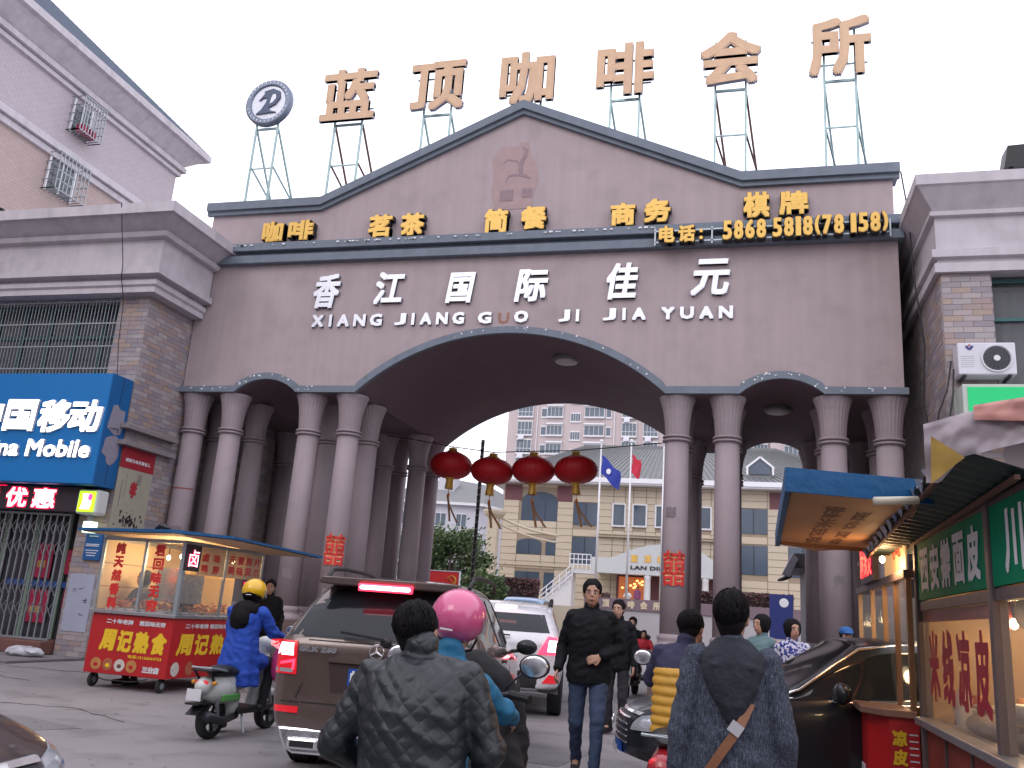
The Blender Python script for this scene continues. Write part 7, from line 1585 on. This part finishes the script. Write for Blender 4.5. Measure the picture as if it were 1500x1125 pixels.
drape(lerp_([(0, DT[-1][1] - .07), (.4, DT[-1][1] - .01), (1, DT[-1][1] + .06)]), lerp_([(0, DB[-1][1] + .09), (1, DB[-1][1] + .08)]), DX0 + .2, DX1, -12.535, 30, 10, 1.6, mat('pink_plastic', (.5, .24, .21), .5, var=.3, scale=4), 'pink_sheet', 5, .015)
b = MB(); vs = []; n_ = 9
A_, B_, C_ = [Vector(p) for p in DY]
for i in range(n_ + 1):
    for j in range(n_ + 1 - i):
        p = A_ + (B_ - A_) * i / n_ + (C_ - A_) * j / n_; w = noise.noise(p * 14); vs.append((p.x, p.y + .02 * w, p.z + .01 * w))
idx = {}; k = 0
for i in range(n_ + 1):
    for j in range(n_ + 1 - i): idx[i, j] = k; k += 1
fs = []
for i in range(n_):
    for j in range(n_ - i):
        fs.append((idx[i, j], idx[i + 1, j], idx[i, j + 1]))
        if j < n_ - i - 1: fs.append((idx[i + 1, j], idx[i + 1, j + 1], idx[i, j + 1]))
b.add(vs, fs); b.build('yellow_cloth', mat('yellow_cloth', (.34, .21, .03), .7, var=.45, scale=9, dirt=.5), dr, smooth=True)
# blue canopy stall further along
bc = thing('blue_canopy', 'blue edged plywood canopy jutting out beyond the noodle kiosk, warm lit from below', 'canopy', (5.5, -9.6, 2.3))
b = MB(); b.prism([(5.06, -11.55), (5.8, -11.25), (6.05, -8.3), (5.45, -7.6), (5.1, -8.2)], lambda p, q, t: (p, q, t), 2.225, 2.25); b.build('underside_board', M_wood, bc, fix=True)
text('凉皮米线', (5.3, -8.4, 2.22), NYv, X_, 2.4, .13, .003, 'faint_lettering', mat('faint_brown', (.16, .07, .05), .8), bc, bold=.004); text('炒面 炒饭', (5.5, -8.4, 2.22), NYv, X_, 2.2, .1, .003, 'faint_lettering', MATS['faint_brown'], bc, bold=.004)
b = MB(); b.prism([(5.03, -11.6), (5.83, -11.28), (6.08, -8.28), (5.45, -7.55), (5.07, -8.18)], lambda p, q, t: (p, q, t), 2.253, 2.32); b.build('blue_cover', M_tarpb, bc, fix=True)
b = MB(); b.prism([(5.02, -11.61), (5.83, -11.29), (5.84, -11.26), (5.03, -11.58)], lambda p, q, t: (p, q, t), 2.19, 2.325); b.prism([(5.02, -11.6), (5.05, -11.59), (5.1, -8.18), (5.06, -8.18)], lambda p, q, t: (p, q, t), 2.2, 2.324); b.build('hem', M_tarpb, bc, fix=True)
for p in ((5.1, -11.4), (5.12, -8.3), (6.0, -8.4)):
    pass
b = MB(); b.bar((5.75, -11.2, 2.21), (6.1, -8.3, 2.21), .03); b.bar((5.1, -8.4, 2.21), (6.1, -8.0, 2.21), .03); b.bar((6.1, -8.0, 0), (6.1, -8.0, 2.22), .04); b.build('frame', M_rust, bc)
b = MB(); b.tube([(5.46, -11.76, 2.13), (5.68, -11.7, 2.15)], .022, 10); o = b.build('fluorescent_tube', mat('pale_tube', (.6, .55, .45), .4), smooth=True); tag(o, 'short pale fluorescent tube hanging at the canopy corner', 'lamp')
# second booth
b2 = thing('snack_booth', 'small glass snack booth with red LED sign and warm lamps beyond the noodle kiosk', 'kiosk', (6.4, -7.9, 0))
for y in (-9.35, -8.75, -8.1, -7.3, -6.3): b = MB(); b.box(5.97, y - .02, .95, 6.01, y + .02, 1.9); b.build('post', mat('brass_frame', (.35, .22, .12), .4, .5, var=.2), b2)
b = MB(); b.box(5.95, -9.4, 1.9, 6.03, -6.28, 1.96); b.box(5.97, -9.4, 2.2, 6.03, -6.28, 2.24); b.build('rail', M_kf, b2)
b = MB(); b.prism([(5.64, -9.2), (5.78, -9.4), (6.0, -9.42), (6.0, -6.25), (5.85, -6.3), (5.64, -6.8)], lambda p, q, t: (p, q, t), .9, .95); b.build('counter', mat('copper_ledge', (.3, .18, .13), .4, .5, var=.25), b2, bevel=.006, fix=True)
b = MB(); b.box(5.98, -9.35, .96, 5.984, -6.3, 1.9); b.build('pane', M_cgl2, b2)
b = MB(); b.prism([(5.7, -9.1), (5.82, -9.35), (6.02, -9.36), (6.02, -6.3), (5.88, -6.35), (5.7, -6.85)], lambda p, q, t: (p, q, t), .05, .9); lp = b.build('lower_panel', M_cred, b2, fix=True)
text('特色小吃', (5.699, -7.2, .62), NYv, Z_, .9, .24, .004, 'lettering', M_cyel, lp, bold=.012)
b = MB(); q = random.Random(5)
for k in range(12): y = -7.2 - (k % 6) * .3; z = .5 - (k // 6) * .2; b.box(5.692, y - .2, z - .15, 5.698, y, z)
b.build('menu_print', M_wtrim, lp)
for i, ch in enumerate('凉皮'): text(ch, (5.835, -9.362, .7 - i * .13), X_, Z_, .1, .11, .003, 'lettering', M_cyel, lp, bold=.005)
b = MB()
for k in range(9): b.box(5.95, -9.366, .78 - k * .045, 6.01, -9.362, .79 - k * .045)
b.build('menu_print', M_wtrim, lp)
b = MB(); b.box(7.2, -9.4, .0, 7.24, -6.25, 2.3); b.build('inner_wall', M_cream, b2)
b = MB(); b.box(6.02, -6.26, .96, 7.2, -6.255, 1.9); b.build('pane', M_cgl2, b2)
b = MB(); b.box(5.985, -9.3, 1.97, 5.995, -8.2, 2.23); pst = b.build('lit_poster', mat('lit_poster_warm', (.5, .3, .14), .5, var=.4, scale=4, emit=(1, .55, .2), es=.5), b2)
text('小吃', (5.982, -8.7, 2.08), NYv, Z_, .4, .14, .003, 'lettering', M_lredt, pst, bold=.006)
b = MB(); b.box(5.9, -8.1, 1.95, 5.95, -7.2, 2.4); le = b.build('led_panel', M_ledb, b2)
for i, ch in enumerate('麻辣烫'): text(ch, (5.898, -7.25 - i * .28, 2.0), NYv, Z_, .25, .34, .004, 'lit_character', M_ledr, le, bold=.01); text(ch, (5.892, -7.25 - i * .28, 2.0), NYv, Z_, .25, .34, .003, 'lit_character', mat('led_orange', (1, .3, .1), .5, emit=(1, .12, .06), es=3), le)
for k in range(3): b = MB(); b.box(6.2, -9.1 + k * .9, .95, 6.5, -8.7 + k * .9, 1.25 + .1 * k); b.build('food_case', [mat('orange_glow_box', (.55, .25, .05), .5, emit=(1, .4, .05), es=.5), M_cream, M_chr][k], b2, bevel=.02)
bulb(b2, (6.35, -8.6, 1.72), 12, .045); bulb(b2, (6.4, -7.6, 1.75), 10, .04)
lo = bpy.data.lights.new('canopy_light', 'POINT'); lo.energy = 13; lo.color = (1, .55, .25); lo.shadow_soft_size = .08; o = bpy.data.objects.new('canopy_light', lo); COL.objects.link(o); o.location = (5.86, -9.0, 2.02); o.parent = b2; o.matrix_parent_inverse = WM[b2.name]
b = MB(); b.ell((5.86, -9.0, 2.06), (.022, .022, .028), 10, 8); b.build('bulb', M_bulb, b2, smooth=True)
